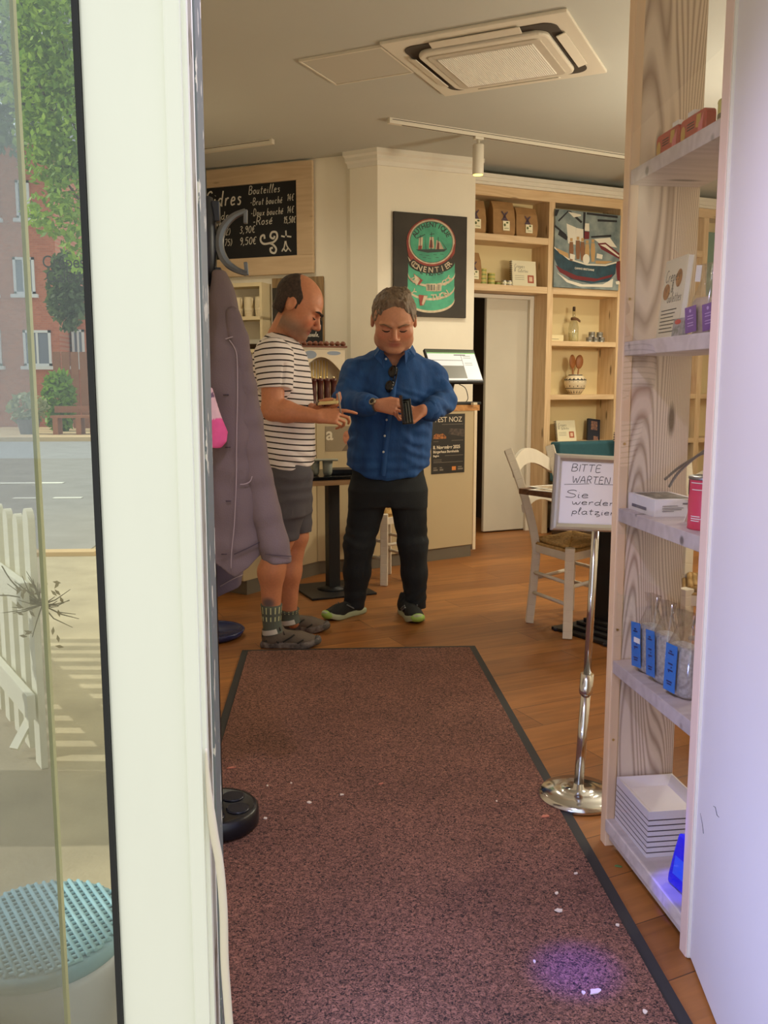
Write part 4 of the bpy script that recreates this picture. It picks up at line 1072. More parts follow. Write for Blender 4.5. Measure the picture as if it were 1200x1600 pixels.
kraft(.510, 2.457, .200, .240, -2, 'slightly slumped kraft flour bag, right end of the upper bookcase shelf', .05)
kraft(.0, 2.062, .16, .25, 3, 'single kraft flour bag on the second bookcase shelf beside the yellow tins', .02)

def tin(M, r, h, m, label, group, name='food_tin', band=None):
    t = empty(name, M=M, label=label, cat='tin', group=group)
    mb = MB(); mb.lathe([(r * .96, 0), (r, .002), (r, .004), (r * .965, .006), (r * .965, h - .006), (r, h - .004), (r, h - .001), (r * .95, h), (r * .92, h - .002)], 24); mb.build('can', m, t)
    mb = MB(); mb.lathe([(r * .968, h * .30), (r * .968, h * .72)], 24, cap=False); mb.build('label_band', band or mat('tin_green', (150, 160, 84), 0.5), t)
    return t
M_ytin = mat('yellow_tin', (214, 196, 116), 0.4); M_stin = mat('silver_tin', (170, 168, 162), 0.35, .8); M_btin = mat('brown_tin', (150, 112, 60), 0.45)
ORD = ['bottom', 'second', 'third', 'top']
for i in range(4): tin(BK.mat(.124, -.10, top_of(2.062) + .0325 * i), .034, .032, M_ytin, 'yellow tin in the taller stack on the second bookcase shelf, %s from below' % ORD[i] if 0 < i < 3 else 'yellow tin at the %s of the taller stack of four' % ORD[i], 'yellow tins on the bookcase')
for i in range(3): tin(BK.mat(.202, -.09, top_of(2.062) + .0325 * i), .032, .032, M_ytin, 'yellow tin, %s one in the lower stack of three' % ('bottom', 'middle', 'top')[i], 'yellow tins on the bookcase')
tin(BK.mat(.266, -.09, top_of(2.062)), .026, .034, M_btin, 'single brown tin between the yellow stacks and the silver tins', None)
for i, u in enumerate((.312, .362)): tin(BK.mat(u - .004, -.06, top_of(2.062)), .0235, .042, M_stin, 'low silver tin on the second bookcase shelf, %s of a pair' % ('left', 'right')[i], 'silver tins beside the spiral book', band=M_labelc)
for lab, M, w, h in (('spiral bound cookbook on the second bookcase shelf beside the tins', BK.mat(.405, -.08, top_of(2.062)) @ Matrix.Rotation(R(-6), 4, 'X'), .235, .215),
                  ('spiral bound cookbook lower down, standing above the teal bench', BK.mat(.915, -.10, top_of(.76)) @ Matrix.Rotation(R(-12), 4, 'X'), .200, .185)):
    b = book_crepes(M, w, h, .018, lab, coil=True)
# harbour painting
hb = empty('painting', M=BK.mat(), label='unframed painting of a fishing boat with people, standing in the bookcase', cat='painting')
WP = .02
def crop_pts(pl, w, ox, oy, k, pts):
    return [pl.uz(ox + x / k, oy + y / k, w) for x, y in pts]
bq = lambda pts: crop_pts(BK, WP, 730, 270, 4.444, pts)
mb = MB(); c4 = bq([(600, 790), (1062, 805), (1050, 285), (608, 248)])
c4[3] = (c4[0][0], c4[3][1]); c4[2] = (c4[1][0], c4[3][1] - .03); c4[0] = (c4[0][0], top_of(2.062) + .001); c4[1] = (c4[1][0] - .02, top_of(2.062) + .001); c4[2] = (c4[1][0], c4[3][1] - .005)
mb.prism(c4, -WP, .0, 'Y'); mb.build('canvas', mat('harbour_sky', (150, 160, 156), 0.6, c2=(96, 112, 116), scale=10), hb)
def paint(name, m, polys, par, q, y0):
    if len(polys) > 12:
        mb = MB()
        for p in polys: mb.flat(q(p), y0)
        return mb.build(name, m, par, fix=False)
    for p in polys: MB().flat(q(p), y0).build(name, m, par, fix=False)
M_pd = mat('paint_dark', (34, 34, 40), 0.6); M_pt = mat('paint_teal', (44, 78, 92), 0.6, c2=(30, 52, 66), scale=20); M_pm = mat('paint_maroon', (110, 34, 40), 0.6); M_pw = mat('paint_white', (222, 216, 200), 0.6); M_pb = mat('paint_brown', (134, 92, 62), 0.6); M_po = mat('paint_ochre', (186, 150, 100), 0.6)
paint('mast', M_pd, [[(612, 255), (640, 255), (622, 300), (606, 300)], [(690, 262), (720, 266), (800, 340), (790, 350)], [(806, 272), (822, 274), (812, 470), (800, 470)], [(610, 360), (690, 430), (690, 440), (606, 376)], [(630, 330), (700, 262), (706, 268), (636, 340)], [(830, 275), (1045, 300), (1045, 315), (830, 290)], [(905, 322), (1040, 330), (1040, 344), (905, 338)], [(640, 395), (700, 445), (690, 470), (630, 430)], [(860, 440), (1000, 430), (1000, 445), (860, 452)]], hb, bq, -WP - .0006)
paint('cabin', M_pw, [[(690, 352), (755, 380), (752, 500), (700, 490)], [(756, 382), (806, 392), (806, 480), (752, 470)], [(700, 270), (790, 290), (790, 300), (740, 310)], [(880, 460), (990, 450), (1040, 520), (930, 500)]], hb, bq, -WP - .0008)
paint('red_boat', M_pm, [[(815, 405), (848, 410), (846, 460), (812, 462)], [(905, 490), (960, 485), (1056, 560), (1058, 600), (930, 530)], [(1030, 620), (1062, 610), (1062, 760), (1040, 740)]], hb, bq, -WP - .001)
paint('red_boat_trim', M_pw, [[(920, 500), (960, 497), (1054, 575), (1052, 585), (960, 520)], [(818, 350), (846, 352), (848, 405), (815, 402)], [(1030, 755), (1056, 750), (1056, 775), (1034, 775)]], hb, bq, -WP - .0012)
paint('hull', M_pt, [[(604, 520), (700, 600), (830, 640), (960, 645), (1035, 625), (1028, 700), (980, 755), (860, 770), (720, 740), (640, 680), (606, 600)]], hb, bq, -WP - .0014)
paint('hull_bands', M_pm, [[(612, 640), (640, 690), (740, 740), (880, 756), (1000, 725), (1010, 705), (900, 735), (760, 715), (660, 670)]], hb, bq, -WP - .0018)
paint('waterline', M_pw, [[(620, 690), (700, 745), (800, 775), (940, 775), (1012, 735), (1006, 795), (780, 790), (690, 760)], [(604, 512), (700, 592), (830, 632), (960, 637), (1036, 617), (1036, 627), (960, 648), (830, 643), (700, 603), (604, 524)]], hb, bq, -WP - .002)
paint('deck', M_po, [[(612, 520), (700, 560), (706, 596), (640, 560)], [(890, 610), (1010, 615), (960, 634), (890, 630)]], hb, bq, -WP - .0022)
ppl = []
for x, y in ((722, 480), (768, 470), (800, 480), (832, 495), (872, 488)):
    ppl += [[(x - 12, y), (x + 12, y), (x + 16, y + 60), (x + 10, y + 130), (x - 10, y + 130), (x - 16, y + 60)]]
paint('crew', M_pb, ppl[:3], hb, bq, -WP - .0024)
paint('crew', M_po, ppl[3:], hb, bq, -WP - .0026)
paint('crew_head', M_po, [[(x - 9, y - 26), (x + 9, y - 26), (x + 9, y - 4), (x - 9, y - 4)] for x, y in ((722, 480), (768, 470), (800, 480), (832, 495), (872, 488))], hb, bq, -WP - .0026)
paint('deck_gear', M_pw, [[(825 + 24 * math.cos(a), 600 + 36 * math.sin(a)) for a in [2 * math.pi * k / 14 for k in range(14)]], [(900, 560), (940, 570), (936, 600), (896, 592)], [(712, 560), (748, 570), (744, 606), (712, 596)]], hb, bq, -WP - .0028)
u0, z0 = bq([(745, 668)])[0]
text_obj('CANNO BRETONNE', 'boat_name', Matrix.Translation((u0, -WP - .003, z0)) @ Matrix.Rotation(R(2), 4, 'Y'), .022, M_pw, hb, thick=.0002, bold=.0006)
# bottle, tins, vase with spoons, books
bo = empty('bottle', M=BK.mat(1.055, -.11, top_of(1.622)), label='clear swing bottle with a brown ribbon at its neck, on the bookcase', cat='bottle')
M_glassb = glass_mat('bottle_glass', .16, (.86, .86, .80), .05, fres=False)
mb = MB(); mb.lathe([(.040, 0), (.043, .006), (.043, .125), (.034, .165), (.018, .195), (.0135, .215), (.0135, .262)], 28); mb.build('glass', M_glassb, bo)
mb = MB(); mb.lathe([(.036, .004), (.0395, .01), (.0395, .08), (.0, .081)], 24); mb.build('filling', mat('pale_filling', (226, 212, 160), 0.5, var=.2, scale=40), bo)
mb = MB(); mb.lathe([(.0125, .262), (.0125, .290), (.011, .300), (.0, .300)], 16); mb.build('stopper', mat('cork_dark', (70, 52, 38), 0.7), bo)
mb = MB(); mb.lathe([(.024, .185), (.027, .19), (.025, .207), (.020, .21)], 20, cap=False); mb.prism([(.0, .19), (.05, .165), (.052, .182), (.02, .205)], -.027, -.023, 'Y'); mb.build('ribbon', mat('ribbon_brown', (104, 72, 44), 0.8), bo)
for i, (u, k) in enumerate(((1.200, 0), (1.265, 0), (1.330, 0), (1.225, 1), (1.310, 1))):
    tin(BK.mat(u + .02, -.10, top_of(1.622) + .0445 * k), .0295, .044, M_stin, ('small silver tin in the pyramid beside the bottle, %s' % ('bottom left', 'bottom middle', 'bottom right', 'upper left', 'upper right')[i]), 'silver tins beside the bottle', band=mat('tin_grey_band', (120, 116, 104), .5))
t = empty('greeting_card', M=BK.mat(.775, -.12, top_of(1.622)), label='small white card lying folded beside the bookcase upright, under a dark figure', cat='card')
mb = MB(); mb.box(0, .17, -.02, .02, 0, .055, .001); mb.build('card', mat('ivory_card', (232, 216, 172), .8), t)
mb = MB(); mb.flat([(.02, .018), (.12, .018), (.12, .022), (.02, .022)], -.0205); mb.build('print', M_grey, t)
t = empty('figurine', M=BK.mat(.785, -.12, top_of(1.622) + .0555), label='tiny dark and red paper figure standing on the white card', cat='figurine')
mb = MB(); mb.prism([(.0, 0), (.03, 0), (.028, .05), (.036, .085), (.02, .11), (.01, .085), (.012, .05)], -.006, .006, 'Y'); mb.build('figure', mat('figure_grey', (84, 84, 92), .6), t)
mb = MB(); mb.prism([(-.012, .02), (.006, .015), (.006, .04), (-.006, .055)], -.007, .007, 'Y'); mb.build('red_part', mat('figure_red', (170, 40, 44), .6), t)
va = empty('vase', M=BK.mat(1.090, -.11, top_of(1.168)), label='round black and white patterned jar holding wooden spoons', cat='vase')
mb = MB(); prof = [(.040, 0), (.052, .006), (.082, .052), (.098, .100), (.094, .130), (.068, .158), (.055, .168), (.058, .174), (.050, .174), (.048, .16)]
mb.lathe(prof, 36); mb.build('jar', mat('jar_cream', (224, 208, 176), .45), va)
mb = MB()
def rad(z):
    for (r0, z0_), (r1, z1_) in zip(prof, prof[1:]):
        if z0_ <= z <= z1_ and z1_ > z0_: return r0 + (r1 - r0) * (z - z0_) / (z1_ - z0_)
    return .05
for z0_, z1_ in ((.122, .130), (.050, .056), (.164, .172)): mb.lathe([(rad(z0_) + .0012, z0_), (rad(z1_) + .0012, z1_)], 36, cap=False)
for i in range(16):
    a = 2 * math.pi * i / 16
    def Pp(da, z): return (( rad(z) + .0012) * math.cos(a + da), (rad(z) + .0012) * math.sin(a + da), z)
    mb.add([Pp(-.10, .130), Pp(.10, .130), Pp(0.02, .146)], [(0, 1, 2)]); 
    mb.add([Pp(-.045, .068), Pp(.045, .068), Pp(.06, .112), Pp(-.06, .112)], [(0, 1, 2, 3)]) if i % 2 else mb.add([Pp(-.03, .062), Pp(.03, .062), Pp(.03, .118), Pp(-.03, .118)], [(0, 1, 2, 3)])
    mb.add([Pp(-.08, .012), Pp(.08, .012), Pp(0, .040)], [(0, 1, 2)])
mb.build('painted_pattern', mat('jar_black', (44, 36, 32), .5), va)
for i, (dx, tilt, lab) in enumerate(((-.014, -5, 'wooden spoon leaning left in the patterned jar'), (.018, 6, 'wooden spoon leaning right in the patterned jar'))):
    M = BK.mat(1.090 + dx, -.11 - .01 * i, top_of(1.168) + .03) @ Matrix.Rotation(R(tilt), 4, 'Y')
    mb = MB(); mb.at(M); mb.tube([(0, 0, 0), (0, 0, .20)], .0065, 8)
    mb.at(M @ Matrix.Translation((0, 0, .255)) @ Matrix.Rotation(R(10 - 25 * i), 4, 'Z')); 
    vs = []; n, m_ = 16, 8
    for j in range(m_ + 1):
        ph = math.pi * j / m_
        for k in range(n): vs.append((.037 * math.sin(ph) * math.cos(2 * math.pi * k / n), .011 * math.sin(ph) * math.sin(2 * math.pi * k / n), -.062 * math.cos(ph)))
    mb.add(vs, [[j * n + k, j * n + (k + 1) % n, (j + 1) * n + (k + 1) % n, (j + 1) * n + k] for j in range(m_) for k in range(n)], True)
    tag(mb.build('wooden_spoon', mat('spoon_wood', (150, 92, 46), .5, var=.1, scale=10)), lab, 'spoon', 'wooden spoons in the patterned jar')
t = empty('hardcover_book', M=BK.mat(1.262, -.13, top_of(.76)) @ Matrix.Rotation(R(-10), 4, 'X') @ Matrix.Rotation(R(7), 4, 'Y'), label='dark navy book with photo cover leaning above the teal bench', cat='book')
mb = MB(); mb.box(0, .13, 0, .025, 0, .20, .002); mb.build('cover', mat('navy_cover', (30, 36, 52), .4), t)
mb = MB(); mb.flat([(.03, .10), (.10, .10), (.10, .18), (.03, .18)], -.0006); mb.flat([(.06, .01), (.11, .01), (.11, .045), (.06, .045)], -.0006); mb.build('cover_photo', mat('cover_photo', (170, 120, 90), .6, c2=(60, 60, 80), scale=60), t)
for i in range(4):
    t = empty('magazine', M=Matrix.Translation(BK.pt(1.215, .30, .802 + .0195 * i)) @ Matrix.Rotation(R(21 + 2 * i), 4, 'Z'), label='dark magazine with pale page edges on the teal bench back, %s of four' % ('lowest', 'second lowest', 'second highest', 'highest')[i], cat='magazine', group='magazines stacked on the bench back')
    mb = MB(); mb.box(-.02, .21, -.16, .0, 0, .004); mb.box(-.02, .21, -.16, .0, .015, .0185); mb.build('cover', M_pd, t)
    mb = MB(); mb.box(-.018, .208, -.158, -.002, .004, .015); mb.build('pages', mat('page_edges', (216, 190, 170), .8), t)
# things glimpsed through the shelf gap on the right
t = tag(MB().at(BK.mat(2.47, -.16, top_of(2.062))).box(0, .42, 0, .02, 0, .60, .002).build('canvas_board', mat('sea_green_board', (110, 150, 134), .7, var=.08, scale=4)), 'sea green board standing in the bookcase, seen through the shelf gap', 'board')
t = empty('bottle', M=BK.mat(2.33, -.10, top_of(.76)), label='black bottle with a yellow neck seen through the shelf gap on the right', cat='bottle')
mb = MB(); mb.lathe([(.05, 0), (.054, .006), (.054, .10), (.03, .15)], 24); mb.build('body', mat('dark_glass', (20, 20, 18), .2), t)
mb = MB(); mb.lathe([(.030, .15), (.020, .19), (.014, .30), (.0, .30)], 20); mb.build('neck', mat('yellow_foil', (200, 160, 50), .4), t)
t = empty('storage_box', M=BK.mat(2.20, -.12, top_of(1.168)), label='rust red box on a bookcase shelf, seen through the shelf gap', cat='box')
mb = MB(); mb.box(0, .17, -.05, .08, 0, .15, .003); mb.build('box', mat('rust_card', (150, 60, 44), .7), t)
mb = MB(); mb.box(-.003, .173, -.053, .083, .15, .175, .003); mb.build('lid', mat('rust_lid', (128, 50, 38), .7), t)

# ------------------------------------------------------------------ painting of stacked tins on the pillar
pt = empty('painting', M=PI_.mat(), label='dark canvas painting of stacked green tuna tins, hung on the pillar', cat='painting')
WQ = .025
pq = lambda pts: crop_pts(PI_, WQ, 590, 300, 6.6667, pts)
u0, u1, z0, z1 = .122, .738, 1.797, 2.562
mb = MB(); mb.box(u0, u1, -WQ, -.002, z0, z1, .002); mb.build('canvas', mat('canvas_dark', (60, 54, 46), .7, c2=(44, 38, 32), scale=5), pt)
M_tg = mat('tin_paint_green', (74, 168, 130), .6, c2=(56, 140, 110), scale=12); M_tr = mat('tin_paint_red', (156, 62, 44), .6, c2=(120, 40, 30), scale=20); M_tc = mat('tin_paint_cream', (206, 190, 160), .6, c2=(170, 150, 124), scale=24); M_td = mat('tin_paint_dark', (44, 60, 54), .6)
def ell(cx, cy, rx, ry, rot=0, n=40, a0=0, a1=360):
    c, s = math.cos(R(rot)), math.sin(R(rot)); o = []
    k = n if a1 - a0 >= 360 else n + 1
    for i in range(k):
        a = R(a0 + (a1 - a0) * i / n); x, y = rx * math.cos(a), ry * math.sin(a); o.append((cx + x * c - y * s, cy + x * s + y * c))
    return o
def band(cx, cy, rx, ry, h, a0, a1, rot=0):
    top = ell(cx, cy, rx, ry, rot, 24, a0, a1); return top + [(x, y + h) for x, y in top][::-1]
y_ = -WQ - .0006
for k, (cy, cx) in enumerate(((1010, 555), (880, 555), (740, 560))):
    paint('tin_side', M_tg, [band(cx, cy - 10, 242, 120, 130, 0, 180)], pt, pq, y_ - .0006 * k)
    paint('tin_rim', M_tc, [band(cx, cy + 95, 246, 130, 24, 0, 180)], pt, pq, y_ - .0006 * k - .0003)
paint('tin_rim', M_tr, [ell(555, 525, 256, 248, 12)], pt, pq, y_ - .0026)
paint('tin_rim', M_tc, [ell(560, 520, 240, 232, 12)], pt, pq, y_ - .0028)
paint('tin_rim', M_td, [ell(558, 522, 224, 216, 12)], pt, pq, y_ - .0030)
paint('tin_lid', M_tg, [ell(558, 522, 219, 211, 12)], pt, pq, y_ - .0032)
paint('tin_reflection', M_tr, [[(305, 590), (380, 680), (350, 715), (318, 660)], [(372, 850), (470, 920), (430, 970), (398, 940)], [(425, 1070), (520, 1080), (480, 1180), (440, 1185)], [(790, 560), (812, 500), (800, 640), (760, 700)]], pt, pq, y_ - .0034)
paint('tin_reflection', M_tc, [[(312, 670), (345, 715), (330, 725)], [(380, 860), (420, 890), (440, 915), (410, 965), (390, 930)], [(480, 1080), (520, 1085), (470, 1185), (460, 1160)], [(500, 955), (610, 955), (608, 1036), (505, 1030)], [(615, 955), (665, 945), (660, 1030), (612, 1036)]], pt, pq, y_ - .0036)
paint('barcode', M_td, [[(x, 965), (x + w, 965), (x + w, 1026), (x, 1026)] for x, w in ((512, 6), (524, 10), (540, 5), (552, 12), (570, 6), (584, 9), (626, 8), (642, 6))], pt, pq, y_ - .0038)
paint('ship_sail', M_tc, [[(430, 480), (470, 470), (465, 590), (420, 590)], [(540, 470), (580, 470), (590, 590), (530, 590)], [(610, 500), (650, 520), (690, 600), (600, 600)]], pt, pq, y_ - .0036)
paint('ship_red', M_tr, [[(545, 500), (565, 500), (572, 580), (536, 580)], [(620, 530), (640, 530), (640, 600), (612, 600)], [(425, 560), (460, 560), (455, 600), (420, 600)]], pt, pq, y_ - .0038)
paint('ship_dark', M_td, [[(395, 600), (720, 595), (690, 622), (520, 634), (420, 614)], [(556, 420), (562, 420), (560, 600), (550, 600)], [(626, 470), (632, 470), (632, 600), (624, 600)], [(440, 450), (446, 450), (444, 600), (438, 600)], [(400, 480), (490, 440), (494, 446), (404, 488)], [(640, 480), (720, 598), (712, 600)], [(540, 440), (590, 434), (590, 440), (540, 447)], [(490, 450), (505, 600), (498, 600)]] + [[(x, y), (x + 34, y + 3), (x + 34, y + 7), (x, y + 4)] for x, y in ((430, 650), (500, 660), (580, 650), (650, 645), (520, 690), (600, 680), (470, 680))], pt, pq, y_ - .0040)
def arc_text(s, cx, cy, rx, ry, a0, a1, size, m, up=True, name='lettering'):
    for i, ch in enumerate(s):
        if ch == ' ': continue
        a = a0 + (a1 - a0) * i / max(1, len(s) - 1)
        x, y = cx + rx * math.cos(R(a)), cy + ry * math.sin(R(a))
        u, z = pq([(x, y)])[0]
        dx, dy = -rx * math.sin(R(a)), ry * math.cos(R(a))
        ang = math.degrees(math.atan2(dy, dx)) + (0 if up else 180)
        text_obj(ch, name, Matrix.Translation((u, y_ - .0042, z)) @ Matrix.Rotation(R(ang), 4, 'Y'), size, m, pt, 'CENTER', .0002, bold=.001)
arc_text('AUTHENTIQUE', 558, 530, 170, 165, 205, 335, .052, M_td)
arc_text('CONENTIER', 560, 730, 215, 110, 165, 20, .058, M_tc, up=False)
arc_text('L HUILE', 560, 752, 190, 120, 125, 55, .050, M_td, up=False)
arc_text('IN', 555, 880, 225, 120, 165, 140, .056, M_tc, up=False); arc_text('COT', 555, 880, 225, 120, 50, 16, .058, M_tc, up=False)
arc_text('Y', 555, 1010, 215, 120, 160, 160, .056, M_tc, up=False); arc_text('THON', 555, 1000, 222, 130, 84, 40, .064, M_tc, up=False)

# ------------------------------------------------------------------ chalkboards on the wall
M_boardw = wood('board_frame_pine', (210, 184, 150), (186, 156, 122), 'X', .8, .55, .6)
M_slate = mat('chalkboard', (22, 22, 24), 0.75, var=.1, scale=4)
M_chalk = mat('chalk', (214, 208, 196), 0.9)
cb = empty('chalkboard', M=CH.mat(), label='large cider price chalkboard in a wide pale wood frame', cat='chalkboard')
x0, x1, z0, z1 = -2.02, -.262, 2.142, 2.982; bx0, bx1, bz0, bz1 = -1.86, -.400, 2.282, 2.848
mb = MB(); mb.box(x0, x1, -.045, -.012, bz1, z1, .003); mb.box(x0, x1, -.045, -.012, z0, bz0, .003); mb.box(x0, bx0, -.045, -.012, bz0, bz1, .003); mb.box(bx1, x1, -.045, -.012, bz0, bz1, .003); mb.build('frame', M_boardw, cb)
mb = MB(); mb.box(x0 + .02, x1 - .02, -.02, -.002, z0 + .02, z1 - .02); mb.build('slate', M_slate, cb)
mb = MB()
cq = lambda px, py: CH.uz(px, py, .02)
def chalk(s, px, py, ch, pen, slant=.15, wid=1.0):
    u, z = cq(px, py); scrawl(mb, s, u, z, ch, pen, slant, -.0206, wid=wid)
chalk('Cidres', 321, 324, .120, .012, wid=.78)
chalk('Bouteilles', 388, 304, .062, .0055, wid=.80)
chalk('-Brut bouché', 391, 321, .054, .005, wid=.70); chalk('14€', 448, 314, .052, .005, wid=.6)
chalk('-Doux bouché', 392, 338, .054, .005, wid=.70); chalk('14€', 448, 333, .052, .005, wid=.6)
chalk('-Rosé', 395, 352, .062, .006, wid=1.0); chalk('15,50€', 443, 349, .050, .0055, wid=.50)
chalk('Cidre', 334, 344, .062, .005); chalk('(verre)', 335, 354, .050, .004, wid=.8)
chalk('(0,2)', 342, 368, .052, .005, wid=.8); chalk('3,90€', 374, 365, .056, .0055, wid=.85)
chalk('(0,75)', 340, 385, .052, .005, wid=.8); chalk('9,50€', 374, 383, .058, .006, wid=.9)
k5 = [(300 + x / 4.446, 200 + y / 4.446) for x, y in ((0, 0),)]
def c5(pts, pen):
    q = [cq(300 + x / 4.446, 200 + y / 4.446) for x, y in pts]
    ribbon(mb, catmull([(a, 0, b) for a, b in q], 6), pen, -.0206)
c5([(505, 770), (500, 745), (480, 755), (478, 785), (500, 805), (540, 800), (570, 790), (592, 760), (585, 725), (555, 725), (545, 755), (565, 768), (575, 750)], .016)
c5([(540, 800), (565, 812), (585, 840), (575, 868), (550, 862), (545, 838), (562, 832)], .016)
c5([(652, 712), (654, 748)], .012); c5([(620, 750), (645, 756)], .012); c5([(660, 752), (690, 756)], .012)
c5([(648, 785), (640, 830), (624, 858)], .010); c5([(652, 785), (660, 820), (688, 858)], .010); c5([(624, 858), (636, 838), (652, 856), (668, 836), (688, 858)], .010)
mb.build('chalk_writing', M_chalk, cb)

# wall shelf with jugs under it
M_crm = mat('cream_shelf', (224, 206, 166), .6)
ws = empty('wall_shelf', M=CH.mat(), label='cream wall shelf with jugs below the cider chalkboard', cat='shelf')
mb = MB(); mb.box(-1.75, -.655, -.16, -.002, 2.045, 2.075, .002); mb.build('shelf_board', M_crm, ws)
for z in (1.815, 1.56):
    mb = MB(); mb.box(-1.75, -.655, -.16, -.002, z - .028, z, .002); mb.build('shelf_board', M_crm, ws)
for a in (-1.75, -.675):
    mb = MB(); mb.box(a, a + .02, -.16, -.002, 1.54, 2.05, .002); mb.build('side', M_crm, ws)
M_ceram = mat('cream_ceramic', (232, 216, 182), .35)
for i, lab in enumerate(('fourth cream jug from the slate sign, nearest the coats', 'third cream jug from the slate sign on the wall shelf', 'second cream jug from the slate sign on the wall shelf', 'cream jug nearest the slate sign on the wall shelf')):
    u = -1.005 + .0975 * i
    j = empty('jug', M=CH.mat(u, .085, 1.8155), label=lab, cat='jug', group='cream jugs on the wall shelf')
    mb = MB(); pr = [(.030, 0)]
    for k in range(5): pr += [(.036 + .001 * k, .004 + .011 * k), (.036 + .001 * k, .012 + .011 * k), (.034 + .001 * k, .0135 + .011 * k)]
    pr += [(.042, .075), (.040, .12), (.038, .155), (.035, .155), (.036, .12), (.0, .08)]
    mb.lathe(pr, 28); mb.build('body', M_ceram, j)
    mb = MB(); mb.tube(catmull([(.032, -.018, .145), (.047, -.030, .14), (.049, -.034, .105), (.034, -.022, .075)], 6), .006, 8); mb.build('handle', M_ceram, j)
for i, u in enumerate((-1.09, -1.0, -.91)):
    g_ = empty('drinking_glass', M=CH.mat(u, .08, 1.5605), label='drinking glass on the lower wall shelf, %s from the coats' % ('first', 'second', 'third')[i], cat='glass', group='drinking glasses on the lower wall shelf')
    mb = MB(); mb.lathe([(.028, 0), (.032, .004), (.036, .11), (.034, .11), (.030, .008), (.0, .008)], 24); mb.build('tumbler', M_glassb, g_)
t = tag(MB().at(CH.mat(-.80, .085, 1.5605)).lathe([(.02, 0), (.07, .036), (.075, .04), (.068, .042), (.0, .010)], 28).build('dark_bowl', mat('bronze_bowl', (70, 52, 40), .4)), 'shallow dark bowl on the lower wall shelf beneath the jugs', 'bowl')


mbd = empty('menu_board', M=CH.mat(), label='brown wood board with dark panel beside the striped man head', cat='menu board')
ux0, ux1 = -.632, -.188
mb = MB(); mb.box(ux0, ux1, -.03, -.004, 1.44, 2.115, .003); mb.build('backing', wood('brown_board', (152, 124, 84), (116, 90, 58), 'Z'), mbd)
mb = MB(); mb.box(ux0 + .004, ux1 - .04, -.034, -.029, 1.70, 2.04); mb.build('panel', mat('charcoal_panel', (52, 46, 40), .8), mbd)
mb = MB(); mb.flat([(ux0 + .012, 1.905), (ux0 + .06, 1.905), (ux0 + .06, 1.945), (ux0 + .012, 1.945)], -.0346); mb.flat([(ux0 + .012, 1.88), (ux0 + .06, 1.88), (ux0 + .06, 1.892), (ux0 + .012, 1.892)], -.0346); mb.build('green_marks', mat('chalk_green', (90, 140, 60), .8), mbd)
mb = MB(); mb.box(ux1 - .036, ux1 - .003, -.036, -.03, 1.44, 1.80, .002); mb.build('dark_strip', M_brown, mbd)
sl = empty('slate_sign', M=Matrix.Translation((D(478, 533, 6.85).x, 6.85, 0)) @ Matrix.Rotation(R(-12), 4, 'Z') @ Matrix.Scale(.85, 4, (1, 0, 0)), label='small rounded slate sign with white writing on a wooden peg', cat='sign')
(sx0, sz0), (sx1, sz1) = (-.16, 1.48), (.16, 1.80)
mb = MB(); mb.prism([(x, z + 1.612) for x, z in rrect(.150, .150, .03)], -.006, .006, 'Y'); mb.build('slate', M_slate, sl)
mb = MB()
for s_, x, z, h in (('KER nög', .0, 1.700, .040), ('tomme, artisanale,', -.14, 1.635, .034), ('les végétarien ou', -.14, 1.575, .034), ('Sur', .05, 1.51, .036)): scrawl(mb, s_.replace(' nög', ' nüg'), x, z, h, .005, .1, -.0066, wid=.72)
mb.build('chalk_writing', M_chalk, sl)
mb = MB(); mb.box(.005, .033, -.02, -.007, 1.15, 1.50, .002); mb.box(-.06, .06, -.05, .04, 1.133, 1.152, .002); mb.build('peg_stand', mat('peg_wood', (200, 150, 92), .6), sl)

# ------------------------------------------------------------------ things on the counter
dc = empty('display_cabinet', M=Matrix.Translation((-.03, 6.30, 1.1325)) @ Matrix.Rotation(R(18), 4, 'Z'), label='white arched display cabinet with carved brown top on the counter', cat='cabinet')
M_iv = mat('ivory_paint', (226, 214, 190), .5)
mb = MB(); mb.box(-.17, .17, -.02, .0, 0, .03); mb.box(-.17, -.155, -.02, .12, 0, .40); mb.box(.155, .17, -.02, .12, 0, .40); mb.box(-.17, .17, .10, .12, 0, .40); mb.box(-.17, .17, -.02, .12, .385, .40)
arch = [(-.155, .22)] + [(-.155 + .31 * i / 12, .22 + .115 * math.sin(math.pi * i / 12)) for i in range(1, 12)] + [(.155, .22), (.155, .39), (-.155, .39)]
n_a = len(arch)
mb.prism(arch, -.02, -.006, 'Y'); mb.build('case', M_iv, dc)
mb = MB(); mb.box(-.185, .185, -.03, .13, .40, .412)
for i in range(9): mb.lathe([(.0, 0), (.018, .006), (.020, .018), (.012, .030), (.0, .034)], 10, c=(-.16 + .04 * i, -.012, .410))
mb.build('carved_crest', mat('carved_brown', (110, 58, 34), .5), dc)
mb = MB()
for i in range(9): mb.tube([(-.13 + .022 * i, .0, .03), (-.13 + .022 * i, .0, .225 + .09 * math.sin(math.pi * (.025 + .022 * i) / .31))], .004, 8)
mb.build('gilded_rod', mat('gilt', (206, 176, 96), .3, .8), dc)
for c_ in (circ(-.08, .35, .045, .028), circ(.09, .362, .05, .014)): MB().flat(c_, -.0206).build('blue_motif', mat('faded_blue', (150, 164, 186), .6), dc)
M_mah = mat('mahogany', (76, 26, 20), .3, var=.15, scale=8)
